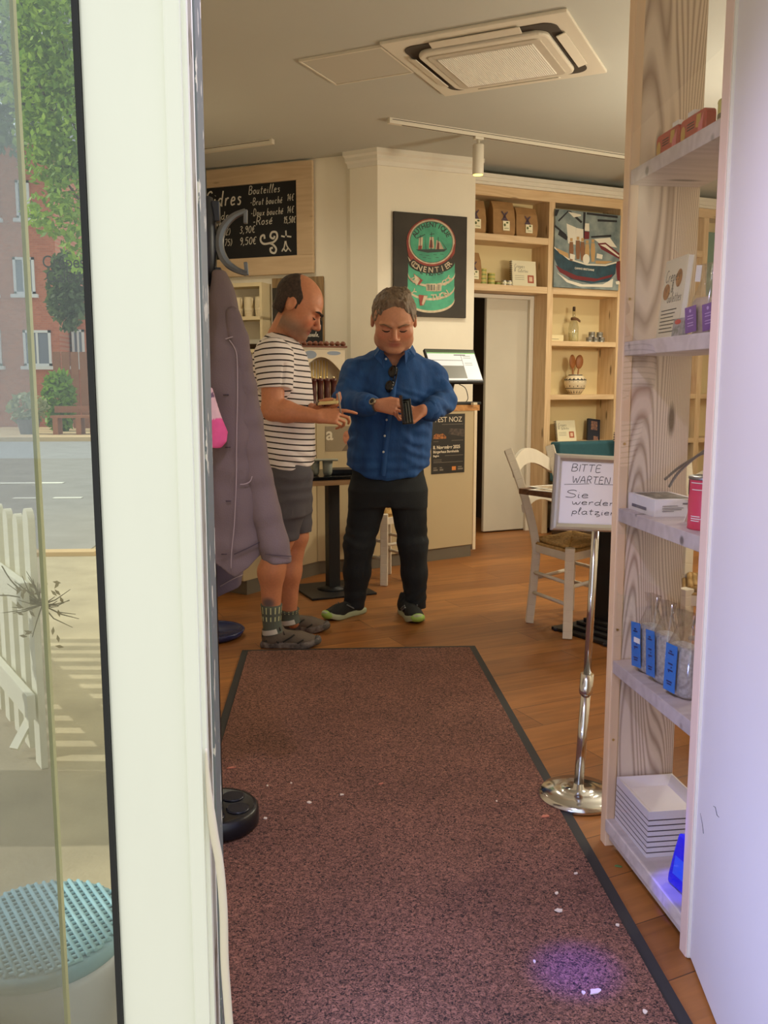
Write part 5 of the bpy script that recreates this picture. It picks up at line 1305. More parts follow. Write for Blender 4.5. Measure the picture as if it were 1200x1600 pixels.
for i, lab in enumerate(('leftmost', 'second from left', 'second from right', 'rightmost')):
    p = D(490 + 10.5 * i, 633, 6.06 + .022 * i); p.z = 1.1325
    t = empty('pepper_mill', p, label='dark red wooden mill on the counter between the men, %s of four' % lab, cat='pepper mill', group='pepper mills on the counter')
    mb = MB(); mb.lathe([(.024, 0), (.0245, .012), (.020, .035), (.0195, .06), (.022, .09), (.0195, .12), (.020, .145), (.0225, .165), (.0245, .17), (.0245, .182), (.016, .187), (.0, .187)], 24); mb.build('body', M_mah, t)
    mb = MB(); mb.lathe([(.006, .187), (.008, .191), (.008, .198), (.0, .202)], 14); mb.build('knob', mat('brass_knob', (226, 206, 160), .25, .6), t)
mo_p = D(729, 598, 6.56)
mo = empty('monitor', M=Matrix.Translation((mo_p.x - .06, mo_p.y, 1.30)) @ Matrix.Rotation(R(24), 4, 'Z') @ Matrix.Rotation(R(-31), 4, 'X'), label='till monitor with lit screen on the counter right of the blue shirt', cat='monitor')
mb = MB(); mb.box(-.215, .215, -.012, .016, -.012, .272, .004); mb.build('housing', M_black, mo)
mb = MB(); mb.box(-.207, .207, -.0135, -.012, .004, .262); mb.build('screen', mat('screen_white', (214, 216, 222), .3, emit=(206, 208, 214), estr=.22), mo)
mb = MB(); mb.box(-.207, .207, -.0142, -.0135, .240, .262); mb.build('screen_header', mat('screen_dark_green', (58, 66, 44), .3, emit=(58, 66, 44), estr=.5), mo)
mb = MB(); mb.box(-.207, .207, -.0144, -.0135, .232, .238); mb.build('screen_green_line', mat('screen_green', (90, 160, 60), .3, emit=(90, 160, 60), estr=.5), mo)
mb = MB(); mb.box(-.207, .080, -.0142, -.0135, .022, .128); mb.build('screen_grey_field', mat('screen_grey', (110, 108, 100), .3, emit=(104, 102, 94), estr=.5), mo)
mb = MB(); mb.box(-.207, .08, -.0142, -.0135, .172, .176); mb.box(.078, .081, -.0142, -.0135, .128, .225); mb.box(.07, .205, -.0142, -.0135, .006, .012); mb.box(.02, .12, -.0142, -.0135, .216, .224)
for z in (.21, .195, .15, .135): mb.box(.095, .16, -.0142, -.0135, z, z + .003)
mb.build('screen_lines', mat('screen_ink', (120, 122, 126), .3), mo)
bs = Vector((mo_p.x - .05, 6.60, 1.1325))
st = empty('monitor_stand', bs, R(24), label='flat black stand under the till monitor on the counter', cat='stand')
mb = MB(); mb.box(-.20, .16, -.06, .06, 0, .022, .005); mb.build('foot', M_black, st)
mb = MB(); mb.tube(catmull([(-.03, .045, .022), (-.03, .055, .10), (-.03, .03, .17)], 6), .014, 10); mb.tube(catmull([(.05, -.02, .02), (.08, .0, .05), (.07, .02, .12), (.02, .03, .15)], 6), .003, 6); mb.build('neck', M_black, st)
t = tag(MB().at(Matrix.Translation((mo_p.x + .055, mo_p.y - .02, 1.1325)) @ Matrix.Rotation(R(30), 4, 'Z')).box(-.022, .014, -.02, .01, 0, .018, .002).build('paper_roll_clip', mat('ivory_clip', (220, 206, 176), .5)), 'tiny cream block at the counter end below the till monitor', 'block')
# ------------------------------------------------------------------ smooth bodies: a distance field on a grid, skinned by surface nets
class Field:
    def __init__(s, lo, hi, h):
        s.h = h; s.lo = np.array(lo, float)
        s.ax = [np.arange(lo[i], hi[i] + h, h, dtype=np.float32) for i in range(3)]
        s.d = np.full([len(a) for a in s.ax], 0.3, np.float32)
    def _win(s, lo, hi):
        sl = []
        for i in range(3):
            a = int(max(0, math.floor((lo[i] - s.lo[i]) / s.h))); b = int(min(len(s.ax[i]), math.ceil((hi[i] - s.lo[i]) / s.h) + 1))
            if b <= a: return None
            sl.append(slice(a, b))
        return tuple(sl)
    def _grid(s, w):
        return (s.ax[0][w[0]][:, None, None], s.ax[1][w[1]][None, :, None], s.ax[2][w[2]][None, None, :])
    def _op(s, w, e, k, sub):
        d = s.d[w]
        if sub:
            e = -e
            h = np.maximum(k - np.abs(d - e), 0) / k
            s.d[w] = np.maximum(d, e) + h * h * k * .25
        else:
            h = np.maximum(k - np.abs(d - e), 0) / k
            s.d[w] = np.minimum(d, e) - h * h * k * .25
    def cap(s, a, b, ra, rb=None, k=.02, sub=False, end=None):
        rb = ra if rb is None else rb
        a, b = np.array(a, float), np.array(b, float); m = max(ra, rb) + k + 3 * s.h
        w = s._win(np.minimum(a, b) - m, np.maximum(a, b) + m)
        if w is None: return s
        x, y, z = s._grid(w); ba = b - a; L = max(1e-9, ba.dot(ba))
        t = np.clip(((x - a[0]) * ba[0] + (y - a[1]) * ba[1] + (z - a[2]) * ba[2]) / L, 0, 1)
        e = np.sqrt((x - a[0] - ba[0] * t) ** 2 + (y - a[1] - ba[1] * t) ** 2 + (z - a[2] - ba[2] * t) ** 2) - (ra + (rb - ra) * t)
        if end is not None: e = np.maximum(e, (x - end[0][0]) * end[1][0] + (y - end[0][1]) * end[1][1] + (z - end[0][2]) * end[1][2])
        s._op(w, e.astype(np.float32), k, sub); return s
    def ell(s, c, r, M=None, k=.02, sub=False):
        c = np.array(c, float); m = max(r) + k + 3 * s.h
        w = s._win(c - m, c + m)
        if w is None: return s
        x, y, z = s._grid(w); x, y, z = x - c[0], y - c[1], z - c[2]
        if M is not None:
            M = np.array(M); x, y, z = M[0, 0] * x + M[1, 0] * y + M[2, 0] * z, M[0, 1] * x + M[1, 1] * y + M[2, 1] * z, M[0, 2] * x + M[1, 2] * y + M[2, 2] * z
        k0 = np.sqrt((x / r[0]) ** 2 + (y / r[1]) ** 2 + (z / r[2]) ** 2); k1 = np.sqrt((x / r[0] ** 2) ** 2 + (y / r[1] ** 2) ** 2 + (z / r[2] ** 2) ** 2)
        e = k0 * (k0 - 1) / np.maximum(k1, 1e-6)
        s._op(w, e.astype(np.float32), k, sub); return s
    def loft(s, secs, k=.02, p=2.0, cut=True):
        """secs: (z, cx, cy, rx, ry), bottom to top"""
        secs = sorted(secs); zz = [q[0] for q in secs]
        mx = max(max(q[3], q[4]) for q in secs) + k + 3 * s.h
        lo = (min(q[1] for q in secs) - mx, min(q[2] for q in secs) - mx, zz[0] - .05); hi = (max(q[1] for q in secs) + mx, max(q[2] for q in secs) + mx, zz[-1] + .05)
        w = s._win(lo, hi); x, y, z = s._grid(w); z1 = z.ravel()
        f = [np.interp(z1, zz, [q[i] for q in secs])[None, None, :] for i in range(1, 5)]
        q = (np.abs((x - f[0]) / f[2]) ** p + np.abs((y - f[1]) / f[3]) ** p) ** (1 / p)
        e = (q - 1) * np.minimum(f[2], f[3])
        if cut: e = np.maximum(e, np.maximum(zz[0] - z, z - zz[-1]))
        s._op(w, e.astype(np.float32), k, False); return s
    def cutf(s, fn, k=.004):
        """keep where fn(x,y,z) < 0"""
        w = (slice(None),) * 3; x, y, z = s._grid(w)
        e = fn(x, y, z); s.d = np.maximum(s.d, e.astype(np.float32)); return s
    def mesh(s, smooth=1):
        d = s.d; n = np.array(d.shape); ins = d < 0
        c = np.zeros(n - 1, np.uint8)
        for i in (0, 1):
            for j in (0, 1):
                for k in (0, 1): c += ins[i:n[0] - 1 + i, j:n[1] - 1 + j, k:n[2] - 1 + k]
        act = np.argwhere((c > 0) & (c < 8)); del c
        idx = np.full(n - 1, -1, np.int64); idx[act[:, 0], act[:, 1], act[:, 2]] = np.arange(len(act))
        P = np.zeros((len(act), 3)); W = np.zeros(len(act))
        cs = [(i, j, k) for i in (0, 1) for j in (0, 1) for k in (0, 1)]
        for a in cs:
            for b in cs:
                if sum(abs(u - v) for u, v in zip(a, b)) != 1 or a > b: continue
                da = d[act[:, 0] + a[0], act[:, 1] + a[1], act[:, 2] + a[2]]; db = d[act[:, 0] + b[0], act[:, 1] + b[1], act[:, 2] + b[2]]
                m = (da < 0) != (db < 0); t = np.where(m, da / np.where(m, da - db, 1), 0)[:, None]
                P += np.where(m[:, None], np.array(a) + (np.array(b) - np.array(a)) * t, 0); W += m
        P = P / np.maximum(W, 1)[:, None] + act
        V = s.lo + P * s.h; F = []
        for ax in range(3):
            o = [i for i in range(3) if i != ax]
            A = [slice(None)] * 3; B = [slice(None)] * 3
            A[ax] = slice(0, n[ax] - 1); B[ax] = slice(1, n[ax])
            e = ins[tuple(A)] != ins[tuple(B)]
            q = np.argwhere(e); q = q[(q[:, o[0]] > 0) & (q[:, o[1]] > 0) & (q[:, o[0]] < n[o[0]] - 1) & (q[:, o[1]] < n[o[1]] - 1)]
            fl = ins[q[:, 0], q[:, 1], q[:, 2]]
            def at(du, dv):
                r = q.copy(); r[:, o[0]] += du; r[:, o[1]] += dv
                return idx[r[:, 0], r[:, 1], r[:, 2]]
            f = np.stack([at(-1, -1), at(0, -1), at(0, 0), at(-1, 0)], 1)
            if ax == 1: fl = ~fl
            f[~fl] = f[~fl][:, ::-1]; F.append(f)
        F = np.concatenate(F); F = F[(F >= 0).all(1)]
        for _ in range(smooth):
            acc = np.zeros_like(V); cnt = np.zeros(len(V))
            for i in range(4):
                a, b = F[:, i], F[:, (i + 1) % 4]
                np.add.at(acc, a, V[b]); np.add.at(acc, b, V[a]); np.add.at(cnt, a, 1); np.add.at(cnt, b, 1)
            V = V * .5 + acc / np.maximum(cnt, 1)[:, None] * .5
        return V, F

def vnoise(P, f, seed=0):
    """smooth value noise at points, about -1..1"""
    q = P * f; i = np.floor(q).astype(np.int64); t = q - i; t = t * t * (3 - 2 * t)
    def h(a, b, c):
        n = (a * 374761393 + b * 668265263 + c * 2147483647 + seed * 144269) & 0xffffffff
        n = ((n ^ (n >> 13)) * 1274126177) & 0xffffffff
        return ((n ^ (n >> 16)) & 0xffff) / 32767.5 - 1
    r = 0
    for a in (0, 1):
        for b in (0, 1):
            for c in (0, 1):
                r = r + h(i[:, 0] + a, i[:, 1] + b, i[:, 2] + c) * (t[:, 0] if a else 1 - t[:, 0]) * (t[:, 1] if b else 1 - t[:, 1]) * (t[:, 2] if c else 1 - t[:, 2])
    return r

def mesh_obj(name, V, F, mats, parent, col=None, disp=None, midx=None):
    me = bpy.data.meshes.new(name)
    me.vertices.add(len(V)); me.vertices.foreach_set('co', np.asarray(V, np.float32).ravel())
    me.loops.add(F.size); me.loops.foreach_set('vertex_index', F.ravel().astype(np.int32))
    me.polygons.add(len(F)); me.polygons.foreach_set('loop_start', np.arange(0, F.size, 4, dtype=np.int32)); me.polygons.foreach_set('loop_total', np.full(len(F), 4, np.int32))
    me.update(calc_edges=True); me.validate()
    if disp is not None:
        N = np.zeros(len(V) * 3, np.float32); me.vertices.foreach_get('normal', N); N = N.reshape(-1, 3)
        me.vertices.foreach_set('co', (np.asarray(V) + N * disp[:, None]).astype(np.float32).ravel())
    for m in (mats if isinstance(mats, (list, tuple)) else [mats]): me.materials.append(m)
    me.polygons.foreach_set('use_smooth', np.ones(len(me.polygons), bool))
    if col is not None:
        a = me.color_attributes.new('tone', 'FLOAT_COLOR', 'POINT'); a.data.foreach_set('color', np.concatenate([col, np.ones((len(V), 1))], 1).astype(np.float32).ravel())
    me.update()
    o = bpy.data.objects.new(name, me); COL.objects.link(o)
    if parent is not None:
        o.parent = parent; o.matrix_parent_inverse = parent.matrix_world.inverted()
    return o

def tone_mat(name, rough=.6, var=.04, scale=60, bump=.1, sss=False):
    m, nt, b = nodes_of(name); N, L = nt.nodes, nt.links
    at = N.new('ShaderNodeVertexColor'); at.layer_name = 'tone'
    nz = N.new('ShaderNodeTexNoise'); nz.inputs['Scale'].default_value = scale; nz.inputs['Detail'].default_value = 4
    tc = N.new('ShaderNodeTexCoord'); L.new(tc.outputs['Object'], nz.inputs['Vector'])
    rp = N.new('ShaderNodeMapRange'); rp.inputs[1].default_value, rp.inputs[2].default_value, rp.inputs[3].default_value, rp.inputs[4].default_value = .3, .7, 1 - var * 2, 1 + var
    L.new(nz.outputs[0], rp.inputs[0])
    mx = N.new('ShaderNodeMix'); mx.data_type = 'RGBA'; mx.blend_type = 'MULTIPLY'; mx.inputs[0].default_value = 1
    L.new(at.outputs[0], mx.inputs[6]); L.new(rp.outputs[0], mx.inputs[7]); L.new(mx.outputs[2], b.inputs['Base Color'])
    bp = N.new('ShaderNodeBump'); bp.inputs['Strength'].default_value = bump; bp.inputs['Distance'].default_value = .004
    L.new(nz.outputs[0], bp.inputs['Height']); L.new(bp.outputs[0], b.inputs['Normal'])
    b.inputs['Roughness'].default_value = rough
    return m
M_skin = tone_mat('skin', .5, .04, 90, .08)
def lc(c): return np.array(lin(c)[:3])
def V3(v): return np.array((v.x, v.y, v.z))

def frame(f, up):
    """columns: right, back, up of a head looking along f"""
    f = Vector(f).normalized(); back = -f; r = Vector(up).cross(back) ; r = back.cross(Vector(up)); r.normalize(); u = r.cross(back); u.normalize()
    if u.dot(Vector(up)) < 0: u = -u; r = -r
    return np.array(((r.x, back.x, u.x), (r.y, back.y, u.y), (r.z, back.z, u.z)))

def head(fd, C, M, s=1.0, wide=1.0, jowl=1.0, nose=1.0):
    """face looks along -y of the local frame M; C centre"""
    L = lambda x, y, z: C + M @ (np.array((x * wide, y, z)) * s)
    E = lambda c, r, k=.02, sub=False, m=None: fd.ell(L(*c), [r[0] * wide * s, r[1] * s, r[2] * s], M if m is None else m, k, sub)
    E((0, .018, .048), (.080, .102, .090)); E((0, -.030, .02), (.074, .075, .085), .03)
    E((0, -.038, -.055), (.062 * jowl, .066, .075), .03)
    for x in (-1, 1):
        E((x * .040, -.066, -.030), (.030, .026, .032), .025); E((x * .045 * jowl, -.025, -.075), (.026, .042, .036), .03)
        fd.cap(L(x * .014, -.1015, .020), L(x * .052, -.088, .022), .0095 * s, .007 * s, .014)
        E((x * .031, -.108, .001), (.020, .017, .012), .008, True)
        E((x * .031, -.0855, -.002), (.0165, .0135, .0125), .006)
        E((x * .0125, -.112, -.043), (.0085, .011, .008), .008)
        E((x * .081, .012, -.002), (.009, .020, .032), .006); E((x * .089, .010, .002), (.005, .011, .018), .005, True)
    E((0, -.083, -.104), (.030, .022, .020), .025)
    fd.cap(L(0, -.100, .012), L(0, -.100 - .022 * nose, -.036), .0075 * s, .0120 * s, .012); fd.cap(L(0, -.100 - .012 * nose, -.012), L(0, -.101 - .024 * nose, -.034), .006 * s, .0085 * s, .006)
    E((0, -.0955, -.064), (.026, .010, .0062), .006); E((0, -.094, -.077), (.023, .0105, .0068), .006)
    fd.cap(L(-.024, -.107, -.0705), L(.024, -.107, -.0705), .0022 * s, .0022 * s, .003, True)
    return L

def face_tones(V, C, M, s, wide, col, lips, stub, ruddy, stubble=.5):
    q = (V - C) @ M / s; q[:, 0] /= wide
    near = np.linalg.norm(q, axis=1) < .2
    def blend(w, c):
        w = np.clip(w, 0, 1)[:, None] * near[:, None]; col[:] = col * (1 - w) + c * w
    x, y, z = q.T
    blend(stubble * np.exp(-((z + .085) / .04) ** 2) * (y < .03) * (np.abs(x) < .09), stub)
    blend(.5 * np.exp(-(((np.abs(x) - .045) / .022) ** 2 + ((z + .032) / .022) ** 2)) * (y < -.03), ruddy)
    blend(.45 * np.exp(-((x / .016) ** 2 + ((z + .036) / .02) ** 2)) * (y < -.09), ruddy)
    blend(.9 * np.exp(-((x / .024) ** 4 + ((z + .0705) / .0115) ** 4)) * (y < -.085), lips)
    blend(.4 * np.exp(-(((np.abs(x) - .031) / .018) ** 2 + ((z - .004) / .011) ** 2)) * (y < -.06), ruddy * .8)
    return q

def hand(fd, W, f, n, s, curl, sc=1.0, thumb=None, spread=1.0):
    """wrist W, finger direction f, palm normal n (fingers curl that way), thumb side s; curl = four (knuckle, middle, tip) angle triples in degrees"""
    W, f, n, s = [np.array(v, float) for v in (W, f, n, s)]
    f /= np.linalg.norm(f); n -= f * n.dot(f); n /= np.linalg.norm(n); s2 = np.cross(f, n); s = s2 if s2.dot(s) > 0 else -s2
    off = [.033, .0112, -.0108, -.0315]; kn = [.092, .096, .090, .082]; ln = [.044, .049, .045, .034]; r = [.0092, .0094, .0089, .0078]
    tips = []
    for i in range(4):
        K = W + f * kn[i] * sc + s * off[i] * sc
        fd.cap(W + f * .012 * sc + s * off[i] * .55 * sc, K, .0165 * sc, .0115 * sc, .012)
        p = K; a = 0
        for j, q in enumerate((1, .64, .52)):
            a += R(curl[i][j]); d = f * math.cos(a) + n * math.sin(a) + s * (off[i] * 1.6 * (spread - 1) if j == 0 else 0)
            e = p + d * ln[i] * q * sc; fd.cap(p, e, r[i] * (1 - .10 * j) * sc, r[i] * (.92 - .10 * j) * sc, .0022); p = e
        tips.append(p)
    b = W + f * .022 * sc + s * .026 * sc
    tb = thumb or [(.6, .62, .35), (.82, .2, .45), (.95, .0, .3)]
    for j, (q, L_) in enumerate(zip(tb, (.045, .034, .027))):
        d = f * q[0] + s * q[1] + n * q[2]; d /= np.linalg.norm(d); e = b + d * L_ * sc
        fd.cap(b, e, (.0145 - .002 * j) * sc, (.0120 - .0018 * j) * sc, .008 if j == 0 else .004); b = e
    tips.append(b)
    return tips

def shoe(parent, heel, ang, L, m_up, m_sole, m_toe, laces, m_lace, hi=.10, name='shoe', extra=None):
    """heel point on the floor, direction in degrees"""
    M = Matrix.Translation(heel) @ Matrix.Rotation(R(ang), 4, 'Z')
    k = L / .29
    fd = Field((-.03, -.08, -.02), (L + .03, .08, hi + .06), .004)
    fd.ell((.045 * k, 0, .050), (.047 * k, .037, .052)); fd.cap((.06 * k, 0, .052), (.18 * k, .004, .036), .038, .042, .03)
    fd.ell((.215 * k, .004, .034), (.070 * k, .047, .032), k=.03); fd.cap((.055 * k, 0, .06), (.062 * k, 0, hi), .041, .040, .03)
    fd.ell((.06 * k, 0, hi + .035), (.034, .030, .04), k=.006, sub=True)
    fd.cutf(lambda x, y, z: .010 - z + 0 * x + 0 * y)
    V, F = fd.mesh(2); n = 1
    Vw = np.array([tuple(M @ Vector(v)) for v in V])
    o = mesh_obj(name, Vw, F, m_up, parent)
    out = [(-.006, -.022), (.0, -.034), (.05 * k, -.042), (.12 * k, -.038), (.20 * k, -.049), (.255 * k, -.042), (.287 * k, -.018), (.293 * k, .006), (.28 * k, .032), (.245 * k, .052), (.19 * k, .053), (.12 * k, .042), (.05 * k, .042), (.0, .034), (-.006, .02)]
    out = [(p.x, p.y) for p in catmull([(x, y, 0) for x, y in out], 3, True)]
    mb = MB(); c0 = [(x, y, 0.0) for x, y in out]; nn = len(out)
    def lv(sx, z, lift): return [(.13 * k + (x - .13 * k) * sx, y * sx, z + lift * max(0, (x / (.29 * k)) - .72) ** 2 * 3.2) for x, y in out]
    rs = [lv(.955, .0, .10), lv(1.0, .007, .10), lv(1.005, .022, .10), lv(.965, .031, .10)]
    vs = [p for q in rs for p in q]; mb.at(M)
    mb.add(vs, [[j * nn + i, j * nn + (i + 1) % nn, (j + 1) * nn + (i + 1) % nn, (j + 1) * nn + i] for j in range(3) for i in range(nn)], True)
    mb.add(rs[0], [list(range(nn))[::-1]]); mb.add(rs[-1], [list(range(nn))])
    so = mb.build('sole', m_sole, parent); so.parent = o
    if m_toe:
        fd = Field((L - .09, -.08, -.01), (L + .03, .08, .09), .004)
        fd.ell((.222 * k, .004, .034), (.076 * k, .051, .035), k=.02); fd.cutf(lambda x, y, z: np.maximum(.012 - z, L * .865 - x + .9 * np.abs(y) * 0 + z * .35)); V, F = fd.mesh(1)
        t = mesh_obj('toe_cap', np.array([tuple(M @ Vector(v)) for v in V]), F, m_toe, None); t.parent = o
    mb = MB().at(M)
    for i in range(laces):
        x = (.085 + .022 * i) * k; z = .093 - .0125 * i
        mb.tube(catmull([(x + .010, -.032, z - .012), (x, -.015, z + .004), (x - .006, .004, z + .008), (x + .004, .024, z - .002), (x + .012, .034, z - .014)], 4), .0030, 6)
    mb.tube(catmull([(.075 * k, .0, .104), (.09 * k, -.03, .110), (.10 * k, -.045, .092)], 4), .0028, 6); mb.tube(catmull([(.075 * k, .0, .104), (.085 * k, .03, .112), (.10 * k, .046, .09)], 4), .0028, 6)
    la = mb.build('laces', m_lace, parent); la.parent = o
    for c in (so, la): c.matrix_parent_inverse = Matrix.Identity(4)
    if extra:
        for nm, m_, polys in extra:
            for p in polys:
                e = MB().at(M).tube(catmull(p, 5), .0042, 6).build(nm, m_, None); e.parent = o
    for c in kids(o): c.matrix_parent_inverse = Matrix.Identity(4)
    o.parent = parent; o.matrix_parent_inverse = parent.matrix_world.inverted()
    return o

def sections(rows, cy, squash=None):
    out = []
    for py, a, b, dy, ry in rows:
        p, q = D(a, py, cy + dy), D(b, py, cy + dy); out.append((p.z, (p.x + q.x) / 2, cy + dy, (q.x - p.x) / 2, ry))
    return out
def inside(secs, d): return [(z, x, y, max(.01, rx - d), max(.01, ry - d)) for z, x, y, rx, ry in secs]
def J(px, py, y): return V3(D(px, py, y))

# ================================================================== the man in the blue shirt
CY = 4.84
man = empty('person', (0.30, 4.86, 0), label='grey haired man in a blue linen shirt and black trousers looking into a wallet', cat='person')
bpy.context.view_layer.update()
tors = sections([(752, 545, 666, 0, .150), (730, 541, 671, 0, .165), (700, 543, 673, 0, .175), (655, 547, 676, -.01, .172), (610, 552, 682, -.01, .150), (580, 553, 681, 0, .130), (564, 562, 672, .005, .105), (553, 578, 655, .005, .085), (546, 590, 644, .0, .07)], CY)
shR, elR, cuR, wrR = J(555, 584, CY + .01), J(540, 628, CY - .08), J(577, 633, CY - .27), J(590, 633, CY - .305)
shL, elL, cuL, wrL = J(674, 588, CY + .01), J(694, 626, CY - .06), J(670, 641, CY - .25), J(660, 641, CY - .285)
hipR, knR, anR = J(577, 770, CY), J(561, 850, CY + .02), J(553, 945, CY + .07)
hipL, knL, anL = J(637, 770, CY), J(645, 850, CY - .01), J(649, 950, CY + .035)
Mh = frame((-.03, -.90, -.43), (0, -.2, 1)); Ch = J(615.5, 502, CY - .17); HS, HW = 1.13, 1.20
body = Field((-.12, 4.40, .02), (.78, 5.12, 1.80), .0036)
body.loft(inside(tors[2:], .022), .02); body.cap(J(606, 712, CY), J(606, 765, CY), .105, .10)
body.cap(J(616, 566, CY), J(616, 530, CY - .08), .072, .066, .03)
body.ell(J(616, 541, CY - .135), (.072, .05, .034), k=.03)
L_ = head(body, Ch, Mh, HS, HW, 1.06)
for a, b, c, d in ((shR, elR, cuR, wrR), (shL, elL, cuL, wrL)):
    body.cap(a, b, .060, .048); body.cap(b, c, .048, .036); body.cap(c, d, .035, .030, .01)
for a, b, c in ((hipR, knR, anR), (hipL, knL, anL)): body.cap(a, b, .080, .055); body.cap(b, b * .2 + c * .8, .055, .038); body.cap(b * .2 + c * .8, c, .034, .028, .01)
fr = np.array((.86, -.25, -.10)); tR = hand(body, wrR, fr, (.25, .75, -.35), (.1, .1, 1.0), [(18, 28, 18), (26, 32, 20), (34, 40, 22), (44, 46, 24)], 1.0, [(.72, .45, .4), (.9, .12, .35), (.95, -.1, .3)])
fl_ = np.array((-.72, -.28, -.42)); tL = hand(body, wrL, fl_, (-.45, -.62, .25), (-.25, -.25, .9), [(26, 34, 22), (30, 40, 24), (36, 44, 26), (42, 48, 28)], 1.0, [(.62, .62, .3), (.86, .35, .4), (.95, .15, .45)])
V, F = body.mesh(1)
col = np.tile(lc((198, 140, 108)), (len(V), 1))
face_tones(V, Ch, Mh, HS, HW, col, lc((170, 98, 84)), lc((176, 132, 108)), lc((206, 118, 92)), .4)
hd = np.minimum(np.linalg.norm(V - J(610, 632, CY - .33), axis=1), np.linalg.norm(V - J(645, 640, CY - .33), axis=1)); w = np.clip(1 - hd / .2, 0, 1)[:, None] * .5; col = col * (1 - w) + lc((200, 128, 98)) * w
bodyo = mesh_obj('body', V, F, M_skin, man, col)
# hair
def shell(name, C, M, s, wide, grow, keep, mat_, parent, amp=.003, h=.004, freq=(70, 70, 30), base=()):
    fd = Field(C - .17, C + .17, h)
    L = lambda x, y, z: C + M @ (np.array((x * wide, y, z)) * s)
    fd.ell(L(0, .018, .048), [(.080 + grow) * wide * s, (.102 + grow) * s, (.090 + grow) * s], M); fd.ell(L(0, -.030, .02), [(.072 + grow) * wide * s, (.075 + grow) * s, (.085 + grow) * s], M, .03)
    for c, r in base: fd.ell(L(*c), [q * s for q in r], M, .02)
    def fn(x, y, z):
        X, Y, Z = x - C[0], y - C[1], z - C[2]
        q = [(M[0, i] * X + M[1, i] * Y + M[2, i] * Z) / s for i in range(3)]
        return keep(q[0] / wide, q[1], q[2]) * s
    fd.cutf(fn); V, F = fd.mesh(1)
    q = ((V - C) @ M) * np.array(freq)
    return mesh_obj(name, V, F, mat_, parent, disp=amp * (vnoise(q, 1.0, 3) + .6 * vnoise(q, 2.3, 5)))
M_hairg = mat('grey_hair', (138, 118, 98), .55, c2=(84, 68, 54), scale=55, bump=.5, bscale=160, stretch=(1, 1, .35))
# hairline: above the forehead, down the sides to the ears
shell('hair', Ch, Mh, HS, HW, .0035, lambda x, y, z: np.maximum((.047 + .22 * np.minimum(np.abs(x), .06) - .56 * np.clip(y + .02, 0, 1)) - z + .25 * np.abs(x) * 0 + np.where(np.abs(x) > .060, -.045 * np.clip((np.abs(x) - .060) / .012, 0, 1), 0), -.075 - y - .25 * np.maximum(z - .06, 0) * 0), M_hairg, man, .0045, base=(((0, -.035, .108), (.058, .055, .030)), ((.01, .02, .128), (.06, .06, .022))))
def addp(mb, name, m, par):
    o = mb.build(name, m, None); o.parent = par; o.matrix_parent_inverse = par.matrix_world.inverted(); return o
def brow(name, L, s, mat_, parent, r=.0042, slope=.006):
    for x in (-1, 1):
        mb = MB(); mb.tube([L(x * .012, -.1140, .020 - slope), L(x * .026, -.1135, .0245 - slope * .3), L(x * .041, -.1055, .026), L(x * .056, -.092, .020)], [r * .8 * s, r * s, r * s, r * .3 * s], 8)
        addp(mb, name, mat_, parent)
def lids(L, s, mat_, parent):
    for x in (-1, 1):
        mb = MB(); mb.tube([L(x * .018, -.0985, -.0065), L(x * .026, -.1015, -.0095), L(x * .036, -.1005, -.0095), L(x * .047, -.092, -.0055)], [.0016 * s, .0030 * s, .0030 * s, .0012 * s], 6)
        addp(mb, 'eyelashes', mat_, parent)
brow('eyebrow', L_, HS, mat('brow_grey', (128, 98, 76), .8), man, .0036, .007)
lids(L_, HS, mat('lash_dark', (44, 28, 22), .8), man)
# shirt
M_linen = mat('blue_linen', (38, 86, 148), .85, c2=(26, 66, 122), scale=26, bump=.22, bscale=240, stretch=(1, 1, .25))
sh_f = Field((-.12, 4.40, .70), (.78, 5.12, 1.60), .0045)
sh_f.loft(tors, .02)
for a, b, c, r in ((shR, elR, cuR, 1), (shL, elL, cuL, 1)):
    sh_f.cap(a, b, .078, .070, .035); sh_f.cap(b, c, .068, .055, .02)
    sh_f.cap(J(616, 566, CY + .02), a + np.array((0, 0, .012)), .062, .060, .04)
zc_, ze_ = D(606, 748, CY).z, D(545, 727, CY).z
xm = D(606, 740, CY).x
sh_f.cutf(lambda x, y, z: zc_ + (ze_ - zc_) * np.clip((x - xm) / .22, -1, 1) ** 2 - z + 0 * y)
nb = J(616, 560, CY - .05)
sh_f.cap(J(616, 540, CY - .02), J(616, 552, CY - .02), .070, .066, .006, True)
for t in np.linspace(0, 1, 9): sh_f.cap(J(616, 546 + 34 * t, CY - .20), J(616, 546 + 34 * t, CY - .05), .048 * (1 - t) + .004, .044 * (1 - t) + .004, .004, True)
# armpit and elbow folds
for a, b, r in ((J(571, 590, CY - .16), J(566, 640, CY - .17), .010), (J(664, 590, CY - .15), J(670, 622, CY - .17), .010)): sh_f.cap(a, b, r, r * .6, .012, True)
V, F = sh_f.mesh(1)
q = V.copy()
x0, z0 = q[:, 0] - .3, q[:, 2]
fold = .0055 * np.sin((z0 * 1.0 + x0 * .55 + .05 * vnoise(q, 7, 2)) * 95) * np.clip(vnoise(q, 6, 9) + .35, 0, 1)
fold += .0075 * vnoise(q * np.array((10, 10, 4)), 1, 4) + .0045 * vnoise(q * np.array((28, 28, 10)), 1, 6)
low = np.clip((1.0 - z0) / .25, 0, 1)
fold += .004 * low * np.sin(z0 * 120 + 3 * vnoise(q, 5, 1))
shirt = mesh_obj('shirt', V, F, M_linen, man, disp=fold)
